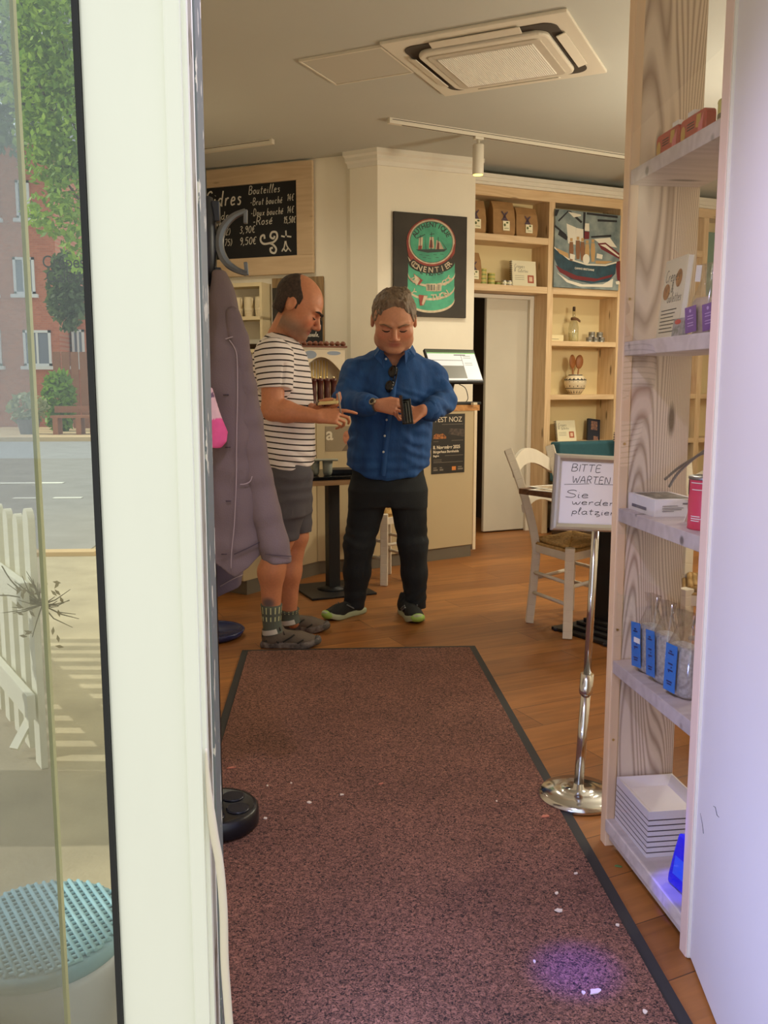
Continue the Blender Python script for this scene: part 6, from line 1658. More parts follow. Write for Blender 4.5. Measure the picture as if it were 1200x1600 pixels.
# collar, placket, buttons, cuffs
M_lin2 = M_linen
bpy.context.view_layer.update()
for sg_, tip, mid, nbk in ((-1, (600, 575, CY - .165), (592, 553, CY - .13), (590, 545, CY + .02)), (1, (633, 572, CY - .165), (641, 552, CY - .13), (644, 543, CY + .02))):
    T, Md, B = Vector(J(*tip)), Vector(J(*mid)), Vector(J(*nbk))
    inner = Vector(J(616 + sg_ * 16, 549, CY - .155)); top_b = B + Vector((0, 0, .014)); topm = Md + Vector((sg_ * -.004, 0, .020))
    mb = MB(); n_ = Vector((sg_ * .25, -1, .25)).normalized() * .0035
    pl4 = [inner + Vector((0, 0, .012)), topm, top_b, B + Vector((sg_ * .02, .0, -.022)), Md + Vector((sg_ * .022, -.012, -.016)), T]
    k = len(pl4); vs = [p + n_ for p in pl4] + [p - n_ for p in pl4]
    mb.add(vs, [list(range(k)), list(range(k, 2 * k))[::-1]] + [[i, (i + 1) % k, k + (i + 1) % k, k + i] for i in range(k)])
    c_ = addp(mb, 'collar', M_linen, shirt); b = c_.modifiers.new('bevel', 'BEVEL'); b.width = .0022; b.segments = 2
surf = {}
def front_y(px, py, obj_V=V, lo=None):
    """depth of the shirt front under a photo point"""
    r = ray(px, py); rn = np.array((r.x, r.y, r.z)); rn = rn / np.linalg.norm(rn); o = np.array((0, 0, EYE))
    dv = obj_V - o; t = dv @ rn; d = np.linalg.norm(dv - t[:, None] * rn, axis=1); m = d < .010
    return o + rn * (t[m].min() - .004) if m.any() else J(px, py, CY - .17)
pts = [Vector(front_y(x, y)) for x, y in ((616, 588), (615, 605), (613, 625), (609, 650), (605, 680), (602, 705), (600, 728), (598, 744))]
mb = MB(); q = catmull(pts, 4); vs = []
for p in q: vs += [p + Vector((-.014, .001, 0)), p + Vector((.014, .001, 0)), p + Vector((.014, -.003, 0)), p + Vector((-.014, -.003, 0))]
mb.add(vs, [[i * 4 + k, i * 4 + (k + 1) % 4, i * 4 + 4 + (k + 1) % 4, i * 4 + 4 + k] for i in range(len(q) - 1) for k in range(4)], True); addp(mb, 'placket', M_linen, shirt)
M_btn = mat('pearl_button', (200, 206, 210), .3)
for px, py in ((603, 561), (604, 656), (601, 681), (599, 706), (614, 598)):
    p = Vector(front_y(px, py)) + Vector((0, -.005, 0)); mb = MB().at(Matrix.Translation(p) @ Matrix.Rotation(R(90), 4, 'X')); mb.lathe([(.0, 0), (.0058, 0), (.0062, .0015), (.005, .0026), (.0, .0022)], 14); addp(mb, 'button', M_btn, shirt)
for c_, w_ in ((cuR, wrR), (cuL, wrL)):
    d = Vector(w_ - c_).normalized(); a = Vector(c_) - d * .035; b = Vector(c_) + d * .018
    mb = MB(); mb.tube([a, a + d * .004, b - d * .003, b, b - d * .004], [.057, .0595, .0545, .051, .046], 24, cap=False); addp(mb, 'cuff', M_linen, shirt)
# watch and ring
d = Vector(wrR - cuR).normalized(); p = Vector(wrR) - d * .008
mb = MB(); mb.tube([p - d * .009, p - d * .006, p + d * .006, p + d * .009], [.0325, .0345, .0345, .0325], 24, cap=False); wa = addp(mb, 'wristwatch', mat('watch_strap', (96, 88, 76), .4), man)
up_ = Vector((0, -.80, .35)); up_ = (up_ - d * up_.dot(d)).normalized(); sd_ = d.cross(up_)
mb = MB().at(Matrix(((d.x, sd_.x, up_.x, p.x), (d.y, sd_.y, up_.y, p.y), (d.z, sd_.z, up_.z, p.z), (0, 0, 0, 1)))); mb.prism(circ(0, 0, .019, n=8, a0=22, a1=382), .033, .042); bpy.context.view_layer.update(); wc = addp(mb, 'watch_case', mat('watch_steel', (170, 160, 140), .3, .8), wa)
mb = MB().at(Matrix(((d.x, sd_.x, up_.x, p.x), (d.y, sd_.y, up_.y, p.y), (d.z, sd_.z, up_.z, p.z), (0, 0, 0, 1)))); mb.prism(circ(0, 0, .012, n=16), .042, .0428); addp(mb, 'watch_dial', M_ink, wa)
# trousers
M_trs = mat('black_denim', (26, 31, 36), .85, var=.25, scale=7, bump=.15, bscale=220)
tf = Field((-.10, 4.50, .04), (.74, 5.14, 1.0), .0048)
tf.loft(sections([(790, 548, 664, 0, .125), (765, 543, 668, 0, .140), (740, 549, 664, 0, .130), (722, 553, 660, 0, .130)], CY), .03)
for h_, k_, a_, r in ((hipR, knR, anR, (.104, .084, .060)), (hipL, knL, anL, (.104, .079, .058))):
    tf.cap(h_, k_, r[0], r[1], .025); m_ = k_ * .55 + a_ * .45; tf.cap(k_, m_, r[1], r[1] * .90, .03); tf.cap(m_, a_, r[1] * .90, r[2], .03)
tf.cap(J(606, 792, CY - .14), J(606, 860, CY - .1), .014, .02, .03, True)
V2, F2 = tf.mesh(1)
zz = V2[:, 2]; kn = np.exp(-((zz - .46) / .07) ** 2) + np.exp(-((zz - .12) / .06) ** 2) + .5 * np.exp(-((zz - .80) / .05) ** 2)
disp = kn * .0028 * np.sin(zz * 105 + 7 * vnoise(V2, 5, 3)) + .007 * vnoise(V2 * np.array((10, 10, 5)), 1, 8)
trs = mesh_obj('trousers', V2, F2, M_trs, man, disp=disp)
M_bks = mat('black_mesh_shoe', (28, 29, 28), .8, bump=.3, bscale=300); M_lime = mat('lime_rubber', (158, 196, 92), .55); M_sole = mat('pale_sole', (176, 184, 150), .6); M_lace = mat('black_lace', (22, 22, 22), .8)
lg = [('side_stripe', mat('grey_stripe', (110, 112, 112), .5), [[(.10, -.042, .045), (.13, -.044, .06), (.15, -.036, .074)], [(.12, -.044, .04), (.15, -.044, .055), (.165, -.036, .068)], [(.10, .042, .045), (.13, .044, .06), (.15, .036, .074)]])]
h1 = G(566, 956); shoe(man, (h1.x, h1.y, 0), 221, .29, M_bks, M_sole, M_lime, 4, M_lace, .105, extra=lg)
h2 = G(653, 976) - Vector((math.cos(R(281)), math.sin(R(281)), 0)) * .285; shoe(man, (h2.x, h2.y, 0), 281, .29, M_bks, M_sole, M_lime, 4, M_lace, .105, extra=lg)
# wallet in his hands
wp = J(626, 641, CY - .395); ax_ = Vector((.10, -.12, 1)).normalized(); wx = Vector((.93, -.34, -.1)); wx = (wx - ax_ * wx.dot(ax_)).normalized(); wy = ax_.cross(wx)
Mw = Matrix(((wx.x, wy.x, ax_.x, wp[0]), (wx.y, wy.y, ax_.y, wp[1]), (wx.z, wy.z, ax_.z, wp[2]), (0, 0, 0, 1)))
wl = empty('wallet', M=Mw @ Matrix.Rotation(R(-14), 4, 'Y'), label='open black wallet with card slots held by the man in blue', cat='wallet')
M_lth = mat('black_leather', (20, 19, 20), .4, bump=.2, bscale=120)
mb = MB(); mb.at(Matrix.Rotation(R(-62), 4, 'Z')); mb.box(0, .055, 0, .006, -.060, .075, .002); mb.build('flap', M_lth, wl)
mb = MB(); mb.at(Matrix.Rotation(R(-8), 4, 'Z')); mb.box(0, .058, 0, .008, -.072, .052, .002); mb.build('back', M_lth, wl)
for i in range(4):
    mb = MB(); mb.at(Matrix.Rotation(R(-12 - 9 * i), 4, 'Z') @ Matrix.Translation((0.004, 0, 0))); mb.box(.002, .052, -.003, -.0015, -.062, .048 - .004 * i); mb.build('card_slot', mat('card_grey', (120, 124, 116), .5) if i % 2 else M_lth, wl)
# sunglasses hooked in the shirt opening
sp = Vector(front_y(611, 592)) + Vector((-.002, -.018, 0))
sg2 = empty('sunglasses', M=Matrix.Translation(sp) @ Matrix.Rotation(R(12), 4, 'Y') @ Matrix.Rotation(R(-25), 4, 'Z'), label='black sunglasses hanging from the opening of the blue shirt', cat='sunglasses')
M_sun = mat('black_gloss', (14, 13, 14), .12)
for z in (.038, -.038):
    fd = Field((-.04, -.02, z - .045), (.04, .03, z + .045), .0025); fd.ell((0, 0, z), (.024, .006, .031), k=.004); V_, F_ = fd.mesh(1)
    mb = MB(); mb.add([tuple(v) for v in V_], [list(f) for f in F_], True); mb.build('lens', M_sun, sg2)
mb = MB(); mb.tube([(.012, 0, .010), (.016, -.002, 0), (.012, 0, -.010)], .003, 8); mb.tube(catmull([(-.01, .004, .066), (.012, .012, .062), (.02, .016, .0), (.018, .014, -.07)], 6), .003, 8); mb.tube(catmull([(-.01, .004, -.068), (.010, .010, -.062), (.022, .012, .0), (.02, .012, .06)], 6), .003, 8); mb.build('frame', M_sun, sg2)
mb = MB()
for z in (-.030, -.050): mb.lathe([(.0, 0), (.005, .0), (.004, .003), (.0, .004)], 10, c=(.020, -.006, z))
mb.build('hinge', mat('hinge_steel', (220, 220, 220), .2, .9), sg2)
# ================================================================== the man in the striped shirt
SY = 4.37
man2 = empty('person', (-.10, 4.36, 0), label='balding man in striped t-shirt and grey shorts, seen in profile writing on a pad', cat='person')
bpy.context.view_layer.update()
t2 = sections([(736, 424, 489, 0, .180), (728, 421, 491, 0, .185), (705, 408, 494, 0, .190), (665, 400, 493, 0, .188), (620, 395, 489, 0, .190), (580, 393, 484, 0, .195), (556, 396, 478, 0, .175), (540, 403, 470, 0, .140), (528, 412, 462, 0, .095), (520, 418, 456, 0, .075)], SY)
s1, e1, w1_ = J(427, 556, 4.20), J(426, 640, 4.165), J(496, 651, 4.12)
s2_, e2, w2 = J(445, 556, 4.55), J(452, 636, 4.55), J(488, 640, 4.27)
sl1, sl2 = J(428, 604, 4.185), J(449, 604, 4.55)
hp1, kn1, cf1, an1 = J(455, 745, 4.28), J(441, 838, 4.28), J(424, 893, 4.285), J(424, 972, 4.29)
hp2, kn2, cf2, an2 = J(458, 745, 4.49), J(463, 838, 4.50), J(451, 893, 4.52), J(452, 958, 4.545)
M2 = frame((.86, -.16, -.50), (.30, 0, 1)); C2 = J(464.5, 480, 4.33); S2, W2 = 1.06, 1.0
b2 = Field((-.62, 3.98, .02), (.20, 4.74, 1.84), .0036)
b2.loft(inside(t2[2:], .022), .02); b2.cap(J(452, 705, 4.33), J(454, 750, 4.33), .080, .080); b2.cap(J(452, 705, 4.42), J(454, 750, 4.42), .080, .080)
b2.cap(J(434, 538, 4.37), J(450, 500, 4.345), .066, .058, .03)
L2 = head(b2, C2, M2, S2, W2, 1.0, 1.2)
for a, b, c, r in ((s1, e1, w1_, 1), (s2_, e2, w2, 1)):
    b2.cap(a, b, .060, .050); m_ = b * .7 + c * .3; b2.cap(b, m_, .050, .049, .02); b2.cap(m_, c, .048, .030, .02)
for h_, k_, c_, a_ in ((hp1, kn1, cf1, an1), (hp2, kn2, cf2, an2)):
    b2.cap(h_, k_, .085, .058); b2.cap(k_, c_, .056, .060, .03); b2.cap(c_, a_, .060, .038, .04); b2.cap(a_, a_ * np.array((1, 1, 0)) + np.array((.02, 0, .055)), .036, .032)
p1 = hand(b2, w1_, (.98, -.06, .02), (.10, .80, -.55), (0, .5, .8), [(10, 12, 10), (34, 40, 26), (44, 50, 30), (50, 56, 34)], .98, [(.75, .45, .5), (.92, .1, .45), (.96, -.1, .3)])
p2 = hand(b2, w2, (.86, -.35, -.02), (.25, .1, .95), (0, -.95, .2), [(30, 40, 24), (34, 44, 26), (40, 46, 28), (46, 50, 30)], .98, [(.7, .3, .65), (.9, .0, .35), (.95, -.1, .2)])
V, F = b2.mesh(1)
c2_ = np.tile(lc((200, 132, 96)), (len(V), 1))
q = face_tones(V, C2, M2, S2, W2, c2_, lc((166, 88, 76)), lc((128, 104, 88)), lc((204, 108, 84)), .85)
st_ = np.clip(1 - np.abs(q[:, 0] / .09) ** 8, 0, 1) * (q[:, 2] < -.03) * (q[:, 2] > -.14) * (q[:, 1] < .025) * .0
tat = np.exp(-(((V[:, 2] - J(420, 946, 4.2)[2]) / .028) ** 2 + ((V[:, 0] - J(418, 946, 4.2)[0]) / .032) ** 2) ** 2) * (V[:, 1] < 4.27) * (V[:, 2] < .4)
c2_ = c2_ * (1 - .8 * tat[:, None]) + lc((60, 78, 92)) * .8 * tat[:, None]
mesh_obj('body', V, F, M_skin, man2, c2_)
M_hair2 = mat('dark_hair', (72, 54, 45), .75, c2=(40, 30, 26), scale=90, bump=.3, bscale=260)
def keep2(x, y, z):
    front = -.022 + .85 * np.clip(z - .045, 0, 1) + np.where(z < .012, .006, 0)
    low = np.where(y > .040, -.058 + 0 * z, np.where(y > -.006, .018 + 0 * z, -.012 + 0 * z))
    return np.maximum(front - y, low - z)
shell('hair', C2, M2, S2, W2, .0032, keep2, M_hair2, man2, .0012, .0035, base=(((0, .062, -.028), (.058, .042, .050)),))
brow('eyebrow', L2, S2, mat('brow_dark', (40, 26, 20), .8), man2, .0050, .002)
lids(L2, S2, mat('lash_dark', (44, 28, 22), .8), man2)

def stripe_mat():
    m, nt, b = nodes_of('striped_jersey'); N, L = nt.nodes, nt.links
    at = N.new('ShaderNodeAttribute'); at.attribute_name = 'stripe'
    fr = N.new('ShaderNodeMath'); fr.operation = 'FRACT'; L.new(at.outputs['Fac'], fr.inputs[0])
    lt = N.new('ShaderNodeMath'); lt.operation = 'LESS_THAN'; lt.inputs[1].default_value = .25; L.new(fr.outputs[0], lt.inputs[0])
    mx = N.new('ShaderNodeMix'); mx.data_type = 'RGBA'; mx.inputs[6].default_value = lin((232, 222, 220)); mx.inputs[7].default_value = lin((44, 34, 36))
    L.new(lt.outputs[0], mx.inputs[0]); L.new(mx.outputs[2], b.inputs['Base Color']); b.inputs['Roughness'].default_value = .9
    return m
tf2 = Field((-.62, 3.98, .80), (.20, 4.76, 1.66), .0045)
tf2.loft(t2, .02)
# short sleeves: open tubes around the upper arms
for a, e in ((s1, sl1), (s2_, sl2)): tf2.cap(a, e + (e - a) * .3, .086, .076, .03, end=(e + (e - a) * .06, (e - a) / np.linalg.norm(e - a)))
zf, zb = J(489, 723, 4.37)[2], J(430, 735, 4.37)[2]; xf, xb = J(489, 723, 4.37)[0], J(430, 735, 4.37)[0]
tf2.cutf(lambda x, y, z: zb + (zf - zb) * (x - xb) / (xf - xb) - z + 0 * y)
d1_, d2_ = (sl1 - s1) / np.linalg.norm(sl1 - s1), (sl2 - s2_) / np.linalg.norm(sl2 - s2_)
for e, d_, s_ in ((sl1, d1_ + np.array((-.12, 0, 0)), -1), (sl2, d2_, 1)):
    pass

tf2.cap(J(436, 536, 4.37), J(446, 508, 4.35), .069, .069, .006, True)
tf2.cap(J(444, 570, 4.13), J(441, 608, 4.12), .008, .006, .010, True)
V, F = tf2.mesh(1)
def segd(P, a, b, ra, rb):
    ba = b - a; t = np.clip((P - a) @ ba / ba.dot(ba), 0, 1); return np.linalg.norm(P - a - t[:, None] * ba, axis=1) - (ra + (rb - ra) * t), (P - a) @ ba / np.linalg.norm(ba)
da, ta = segd(V, s1, sl1, .086, .078); db, tb_ = segd(V, s2_, sl2, .086, .078)
zz = [r_[0] for r_ in sorted(t2)]; srt = sorted(t2)
fx = [np.interp(V[:, 2], zz, [r_[i] for r_ in srt]) for i in range(1, 5)]
dt = (np.sqrt(((V[:, 0] - fx[0]) / fx[2]) ** 2 + ((V[:, 1] - fx[1]) / fx[3]) ** 2) - 1) * np.minimum(fx[2], fx[3])
PER = .0265
torso_c = (V[:, 2] * 1.0 + .10 * (V[:, 0]) + .9 * np.clip(V[:, 2] - J(440, 580, 4.3)[2], 0, 1) ** 1.5 * (V[:, 0] - fx[0]) * 3) / PER
stripe = np.where((da < dt) & (da < db), -(ta + .05 * (V[:, 0] - s1[0])) / PER + .3, np.where(db < dt, -tb_ / PER, torso_c))
disp = .0060 * vnoise(V * np.array((9, 9, 5)), 1, 11) + .0035 * vnoise(V * np.array((22, 22, 14)), 1, 12)
lowm = np.clip((1.02 - V[:, 2]) / .12, 0, 1); disp += .005 * lowm * np.sin(V[:, 2] * 110 + V[:, 0] * 40 + 4 * vnoise(V, 6, 13))
tee = mesh_obj('t_shirt', V, F, stripe_mat(), man2, disp=disp)
a = tee.data.attributes.new('stripe', 'FLOAT', 'POINT'); a.data.foreach_set('value', stripe.astype(np.float32))
# shorts
M_short = mat('grey_shorts', (82, 78, 84), .85, var=.06, scale=10, bump=.12, bscale=200)
sf = Field((-.60, 4.0, .38), (.20, 4.76, 1.06), .0048)
sf.loft(sections([(800, 425, 488, 0, .175), (770, 426, 488, 0, .172), (740, 430, 484, 0, .160), (716, 432, 482, 0, .155)], SY), .03)
sf.cap(hp1, kn1, .105, .082, .03); sf.cap(hp2, kn2, .100, .080, .03)
zk = J(455, 842, 4.3)[2]; sf.cutf(lambda x, y, z: zk + .10 * (x + .15) * 0 - z + 0 * x + 0 * y)
sf.cap(J(487, 738, 4.23), J(470, 770, 4.17), .007, .004, .01, True)
V, F = sf.mesh(1)
mesh_obj('shorts', V, F, M_short, man2, disp=.006 * vnoise(V * np.array((11, 11, 5)), 1, 15) + .002 * np.sin(V[:, 2] * 90 + 5 * vnoise(V, 7, 16)))
# socks
M_sock = mat('grey_sock', (92, 98, 88), .9, bump=.2, bscale=260)
for a_, nm in ((an1, 'near'), (an2, 'far')):
    mb = MB(); b_ = Vector(a_); tp_ = Vector(a_) + (Vector(cf1 if nm == 'near' else cf2) - Vector(a_)) * (.36 if nm == 'near' else .10)
    q_ = [b_ + Vector((.012, 0, -.055)), b_ + Vector((.004, 0, -.02)), b_.lerp(tp_, .5), tp_, tp_ + Vector((0, 0, -.003))]
    mb.tube(q_, [.047, .046, .047, .053, .047], 24, cap=False); so_ = addp(mb, 'sock', M_sock, man2)
    bpy.context.view_layer.update()
    mb = MB()
    for k in range(7):
        an = R(195 + 25 * k); r_ = .0485
        for z0_, z1_ in ((.15, .40), (.55, .92)):
            c0, c1 = b_.lerp(tp_, z0_ * 1.0), b_.lerp(tp_, z1_); o_ = Vector((math.cos(an), math.sin(an), 0)); t_ = Vector((-math.sin(an), math.cos(an), 0)) * .003
            g = .0478 + .005 * z0_, .0478 + .006 * z1_
            mb.add([c0 + o_ * g[0] - t_, c0 + o_ * g[0] + t_, c1 + o_ * g[1] + t_, c1 + o_ * g[1] - t_], [(0, 1, 2, 3)])
    addp(mb, 'sock_dash', mat('sock_lime', (206, 208, 160), .8), so_)
    mb = MB(); mb.tube([b_ + Vector((.004, -.002, -.052)), b_ + Vector((.0, -.002, -.028))], [.0495, .0475], 24, cap=False); addp(mb, 'sock_heel', mat('sock_heel_grey', (196, 190, 182), .9), so_)
# hiking shoes
M_hik = mat('taupe_suede', (104, 92, 80), .9, var=.12, scale=14, bump=.2, bscale=180); M_hsole = mat('hiking_sole', (136, 124, 116), .7, c2=(66, 60, 58), scale=40); M_hlace = mat('dark_lace', (36, 26, 26), .8); M_htoe = mat('grey_bumper', (84, 80, 74), .8)
pan = [('side_panel', mat('dark_panel', (48, 46, 42), .8), [[(.02, -.040, .035), (.05, -.041, .05), (.09, -.040, .03)], [(.11, -.042, .035), (.14, -.044, .055), (.165, -.036, .072)], [(.18, -.048, .03), (.21, -.046, .05)], [(.008, -.030, .055), (.004, -.015, .075), (.004, .015, .075)]])]
h1 = G(409, 1014); shoe(man2, (h1.x, h1.y + .045, 0), -6, .285, M_hik, M_hsole, M_htoe, 5, M_hlace, .100, extra=pan)
h2 = G(437, 985); shoe(man2, (h2.x - .02, h2.y + .02, 0), -14, .285, M_hik, M_hsole, M_htoe, 5, M_hlace, .100, extra=pan)
# pad and pen in his hands
np_c = J(516, 629, 4.19)
pad = empty('notepad', M=Matrix.Translation(np_c) @ Matrix.Rotation(R(-8), 4, 'Z') @ Matrix.Rotation(R(12), 4, 'X') @ Matrix.Rotation(R(-4), 4, 'Y'), label='small yellowish order pad held by the man in the striped shirt', cat='notepad')
mb = MB(); mb.box(-.058, .04, -.04, .05, 0, .006, .001); mb.build('pages', mat('pad_paper', (222, 200, 140), .8), pad)
mb = MB(); mb.box(-.06, -.052, -.042, .052, -.001, .009, .001); mb.build('binding', mat('pad_binding', (90, 70, 50), .7), pad)
pn = J(531, 633, 4.11)
mb = MB(); mb.at(Matrix.Translation(pn) @ Matrix.Rotation(R(-7), 4, 'Y') @ Matrix.Rotation(R(18), 4, 'X')); mb.lathe([(.0005, -.05), (.003, -.04), (.0042, -.03), (.0042, .055), (.0015, .062), (.0, .063)], 12)
tag(mb.build('pen', mat('pen_grey', (170, 166, 160), .3, .5)), 'thin grey pen upright in the hand of the striped man', 'pen')

# ================================================================== coat stand by the post, with coats
csx = empty('coat_stand', (-.325, 2.475, .0102), label='dark metal coat stand with bow shaped hooks close behind the door post', cat='coat stand')
M_gun = mat('gunmetal', (58, 60, 64), .35, .6); M_bow = mat('grey_bow', (108, 108, 104), .35, .5)
M_bbase = mat('black_base', (22, 23, 28), .3)
mb = MB(); mb.lathe([(.110, 0), (.120, .006), (.122, .02), (.120, .052), (.112, .060), (.104, .058), (.0, .056)], 44); bs_ = mb.build('base', M_bbase, csx)
for k in range(5):
    a = R(-20 + 72 * k); mb = MB(); mb.lathe([(.030, .062), (.034, .060), (.034, .0575), (.028, .0570), (.0, .0568)], 24, c=(.068 * math.cos(a), .068 * math.sin(a), .0)); mb.build('drip_cup', mat('cup_black', (34, 36, 44), .2), csx)
mb = MB(); mb.tube([(0, 0, .055), (0, 0, 1.82)], .019, 16); mb.build('pole', M_gun, csx)
mb = MB(); mb.lathe([(.032, 1.52), (.040, 1.54), (.042, 1.70), (.034, 1.75), (.019, 1.755)], 20); mb.build('hook_hub', M_gun, csx)
def bow(rot, name='hook'):
    o_ = Vector((-.325, 2.475, 0))
    pts_ = [D(x, y, 2.475) - o_ for x, y in ((384, 336), (366, 344), (351, 359), (343.5, 378), (344.5, 398), (354, 416), (368, 427), (386, 434))]
    q_ = catmull([(p.x, 0, p.z) for p in pts_], 5); mb = MB().at(Matrix.Rotation(R(rot), 4, 'Z')); n = len(q_); vs = []
    for i, p in enumerate(q_):
        t = (q_[min(i + 1, n - 1)] - q_[max(i - 1, 0)]).normalized(); s_ = Vector((-t.z, 0, t.x)); w = .0065 + .0055 * math.sin(math.pi * i / (n - 1))
        for yy, ww in ((-.010, w * .8), (-.012, 0), (-.010, -w * .8), (0, -w), (.010, -w * .8), (.010, w * .8), (0, w)): vs.append(p + s_ * ww + Vector((0, yy, 0)))
    k = 7; mb.add(vs, [[i * k + j, i * k + (j + 1) % k, (i + 1) * k + (j + 1) % k, (i + 1) * k + j] for i in range(n - 1) for j in range(k)] + [list(range(k))[::-1], [(n - 1) * k + j for j in range(k)]])
    a, b = pts_[0], pts_[-1]
    mb.bar((a.x, 0, a.z + .003), (a.x - .001, 0, a.z - .032), .010, .018, up=(0, 1, 0), bev=.002); mb.bar((b.x, 0, b.z - .004), (b.x - .003, 0, b.z + .030), .010, .018, up=(0, 1, 0), bev=.002)
    m0 = pts_[3]; mb.tube([(0.015, 0, m0.z - .005), (m0.x, 0, m0.z - .01)], .010, 10)
    mb.build(name, M_bow, csx)
bow(0); bow(120); bow(240)
for a in (0, 120, 240):
    for z in (1.545, 1.715):
        mb = MB().at(Matrix.Rotation(R(a), 4, 'Z')); mb.box(.030, .052, -.014, .014, z - .026, z + .026, .003); mb.build('hook_socket', M_gun, csx)

M_coat = mat('mauve_brown_cotton', (116, 98, 92), .9, var=.05, scale=9, bump=.15, bscale=260)
def coat(name, secs, sleeve, hem, h, mat_, label, cut, grooves=(), seed=0, w0=None):
    zs = [q[0] for q in secs]; fd = Field((-.62, 2.12, .60), (.12, 2.86, 1.72), h)
    fd.loft(secs, .02, 2.3)
    for a, b, ra, rb in sleeve: fd.cap(a, b, ra, rb, .014)
    for a, b, ra, rb in grooves: fd.cap(a, b, ra, rb, .008, True)
    if hem: fd.cutf(hem)
    if cut: fd.cutf(cut)
    V, F = fd.mesh(1)
    d = .008 * vnoise(V * np.array((14, 14, 3.2)), 1, seed) + .004 * vnoise(V * np.array((32, 32, 7)), 1, seed + 1) + .002 * np.sin(V[:, 2] * 60 + 4 * vnoise(V, 9, seed + 2))
    o = mesh_obj(name, V, F, mat_, None, disp=d)
    return o, V
CYY = 2.40
rows = [(900, 318, 419, 0, .060), (840, 316, 418, 0, .075), (760, 315, 413, 0, .080), (690, 316, 407, 0, .082), (620, 318, 400, 0, .080), (560, 322, 391, 0, .072), (520, 325, 383, .01, .062), (480, 328, 371, .02, .050), (445, 330, 361, .03, .038), (424, 332, 352, .035, .022)]
sc_ = sections(rows, CYY)
hA, hB, hC = J(318, 862, CYY), J(372, 897, CYY), J(420, 858, CYY)
def hemf(x, y, z): return np.where(x < hB[0], hA[2] + (hB[2] - hA[2]) * np.clip((x - hA[0]) / (hB[0] - hA[0]), 0, 1), hB[2] + (hC[2] - hB[2]) * np.clip((x - hB[0]) / (hC[0] - hB[0]), 0, 1)) - z + 0 * y
co, Vc = coat('coat', sc_, [], hemf, .0045, M_coat, None, None,
    [(J(373, 640, 2.31), J(379, 690, 2.31), .006, .006), (J(379, 690, 2.31), J(396, 745, 2.32), .006, .006), (J(376, 742, 2.315), J(396, 736, 2.315), .010, .006)], 21)
tag(co, 'mauve brown jacket hanging nearest on the coat stand by the door post', 'coat')
# sleeve, sewn on as its own part
sfld = Field((-.50, 2.14, .60), (.14, 2.62, 1.62), .0045)
pth = [(364, 490, .016), (371, 530, .025), (376, 565, .030), (381, 605, .034), (387, 655, .037), (392, 700, .0385), (400, 745, .040), (414, 803, .041), (427, 850, .041), (435, 890, .0405)]
for (x0, y0, r0), (x1, y1, r1) in zip(pth, pth[1:]): sfld.cap(J(x0, y0, 2.375), J(x1, y1, 2.365), r0, r1, .012)
cA, cB = J(412, 876, 2.365), J(458, 879, 2.365)
sfld.cutf(lambda x, y, z: cA[2] + (cB[2] - cA[2]) * (x - cA[0]) / (cB[0] - cA[0]) - z + 0 * y)
V, F = sfld.mesh(1)
slv = mesh_obj('sleeve', V, F, M_coat, co, disp=.006 * vnoise(V * np.array((16, 16, 7)), 1, 31) + .003 * vnoise(V * np.array((36, 36, 16)), 1, 32))
def on_surf(Vs, px, py, off=.003):
    r = ray(px, py); rn = np.array((r.x, r.y, r.z)); rn /= np.linalg.norm(rn); o = np.array((0, 0, EYE)); dv = Vs - o; t = dv @ rn
    d = np.linalg.norm(dv - t[:, None] * rn, axis=1); m = d < .010
    return Vector(o + rn * (t[m].min() - off)) if m.any() else D(px, py, 2.33)
M_pipe = mat('pale_piping', (166, 146, 138), .8)
mb = MB()
mb.tube(catmull([on_surf(Vc, x, y) for x, y in ((358, 531), (365, 541), (370, 556), (371, 590), (371, 625), (370, 665), (369.5, 704), (369, 757), (366, 820), (362, 862), (361, 888))], 4), .0016, 6); addp(mb, 'front_seam', M_pipe, co)
mb = MB(); mb.tube(catmull([on_surf(Vc, x, y) for x, y in ((352, 530), (361, 527), (369, 526), (378, 528))], 4), .0018, 6); addp(mb, 'collar_edge', M_pipe, co)
mb = MB(); mb.tube(catmull([on_surf(Vc, x, y) for x, y in ((375, 757), (384, 756), (391, 752), (394, 744))], 4), .0016, 6); addp(mb, 'pocket_edge', M_pipe, co)
mb = MB(); mb.tube(catmull([on_surf(Vc, x, y) for x, y in ((366, 866), (384, 858), (402, 849), (416, 842))], 4), .0014, 6); addp(mb, 'hem_seam', mat('dark_seam', (70, 56, 58), .8), co)
for x, y in ((353, 617), (356, 699), (357, 783), (350, 866)):
    mb = MB(); p = on_surf(Vc, x, y); mb.tube([p + Vector((-.007, 0, 0)), p + Vector((.007, 0, 0))], .0016, 6); addp(mb, 'buttonhole', mat('dark_seam', (70, 56, 58), .8), co)
# cuff stitch on the sleeve
mb = MB(); mb.tube(catmull([on_surf(V, x, y, .0015) for x, y in ((414, 866), (425, 867), (438, 868), (450, 869), (456, 869))], 3), .0012, 6); mb2 = mb.build('cuff_seam', mat('dark_seam', (70, 56, 58), .8), None); bpy.context.view_layer.update(); mb2.parent = slv; mb2.matrix_parent_inverse = slv.matrix_world.inverted()
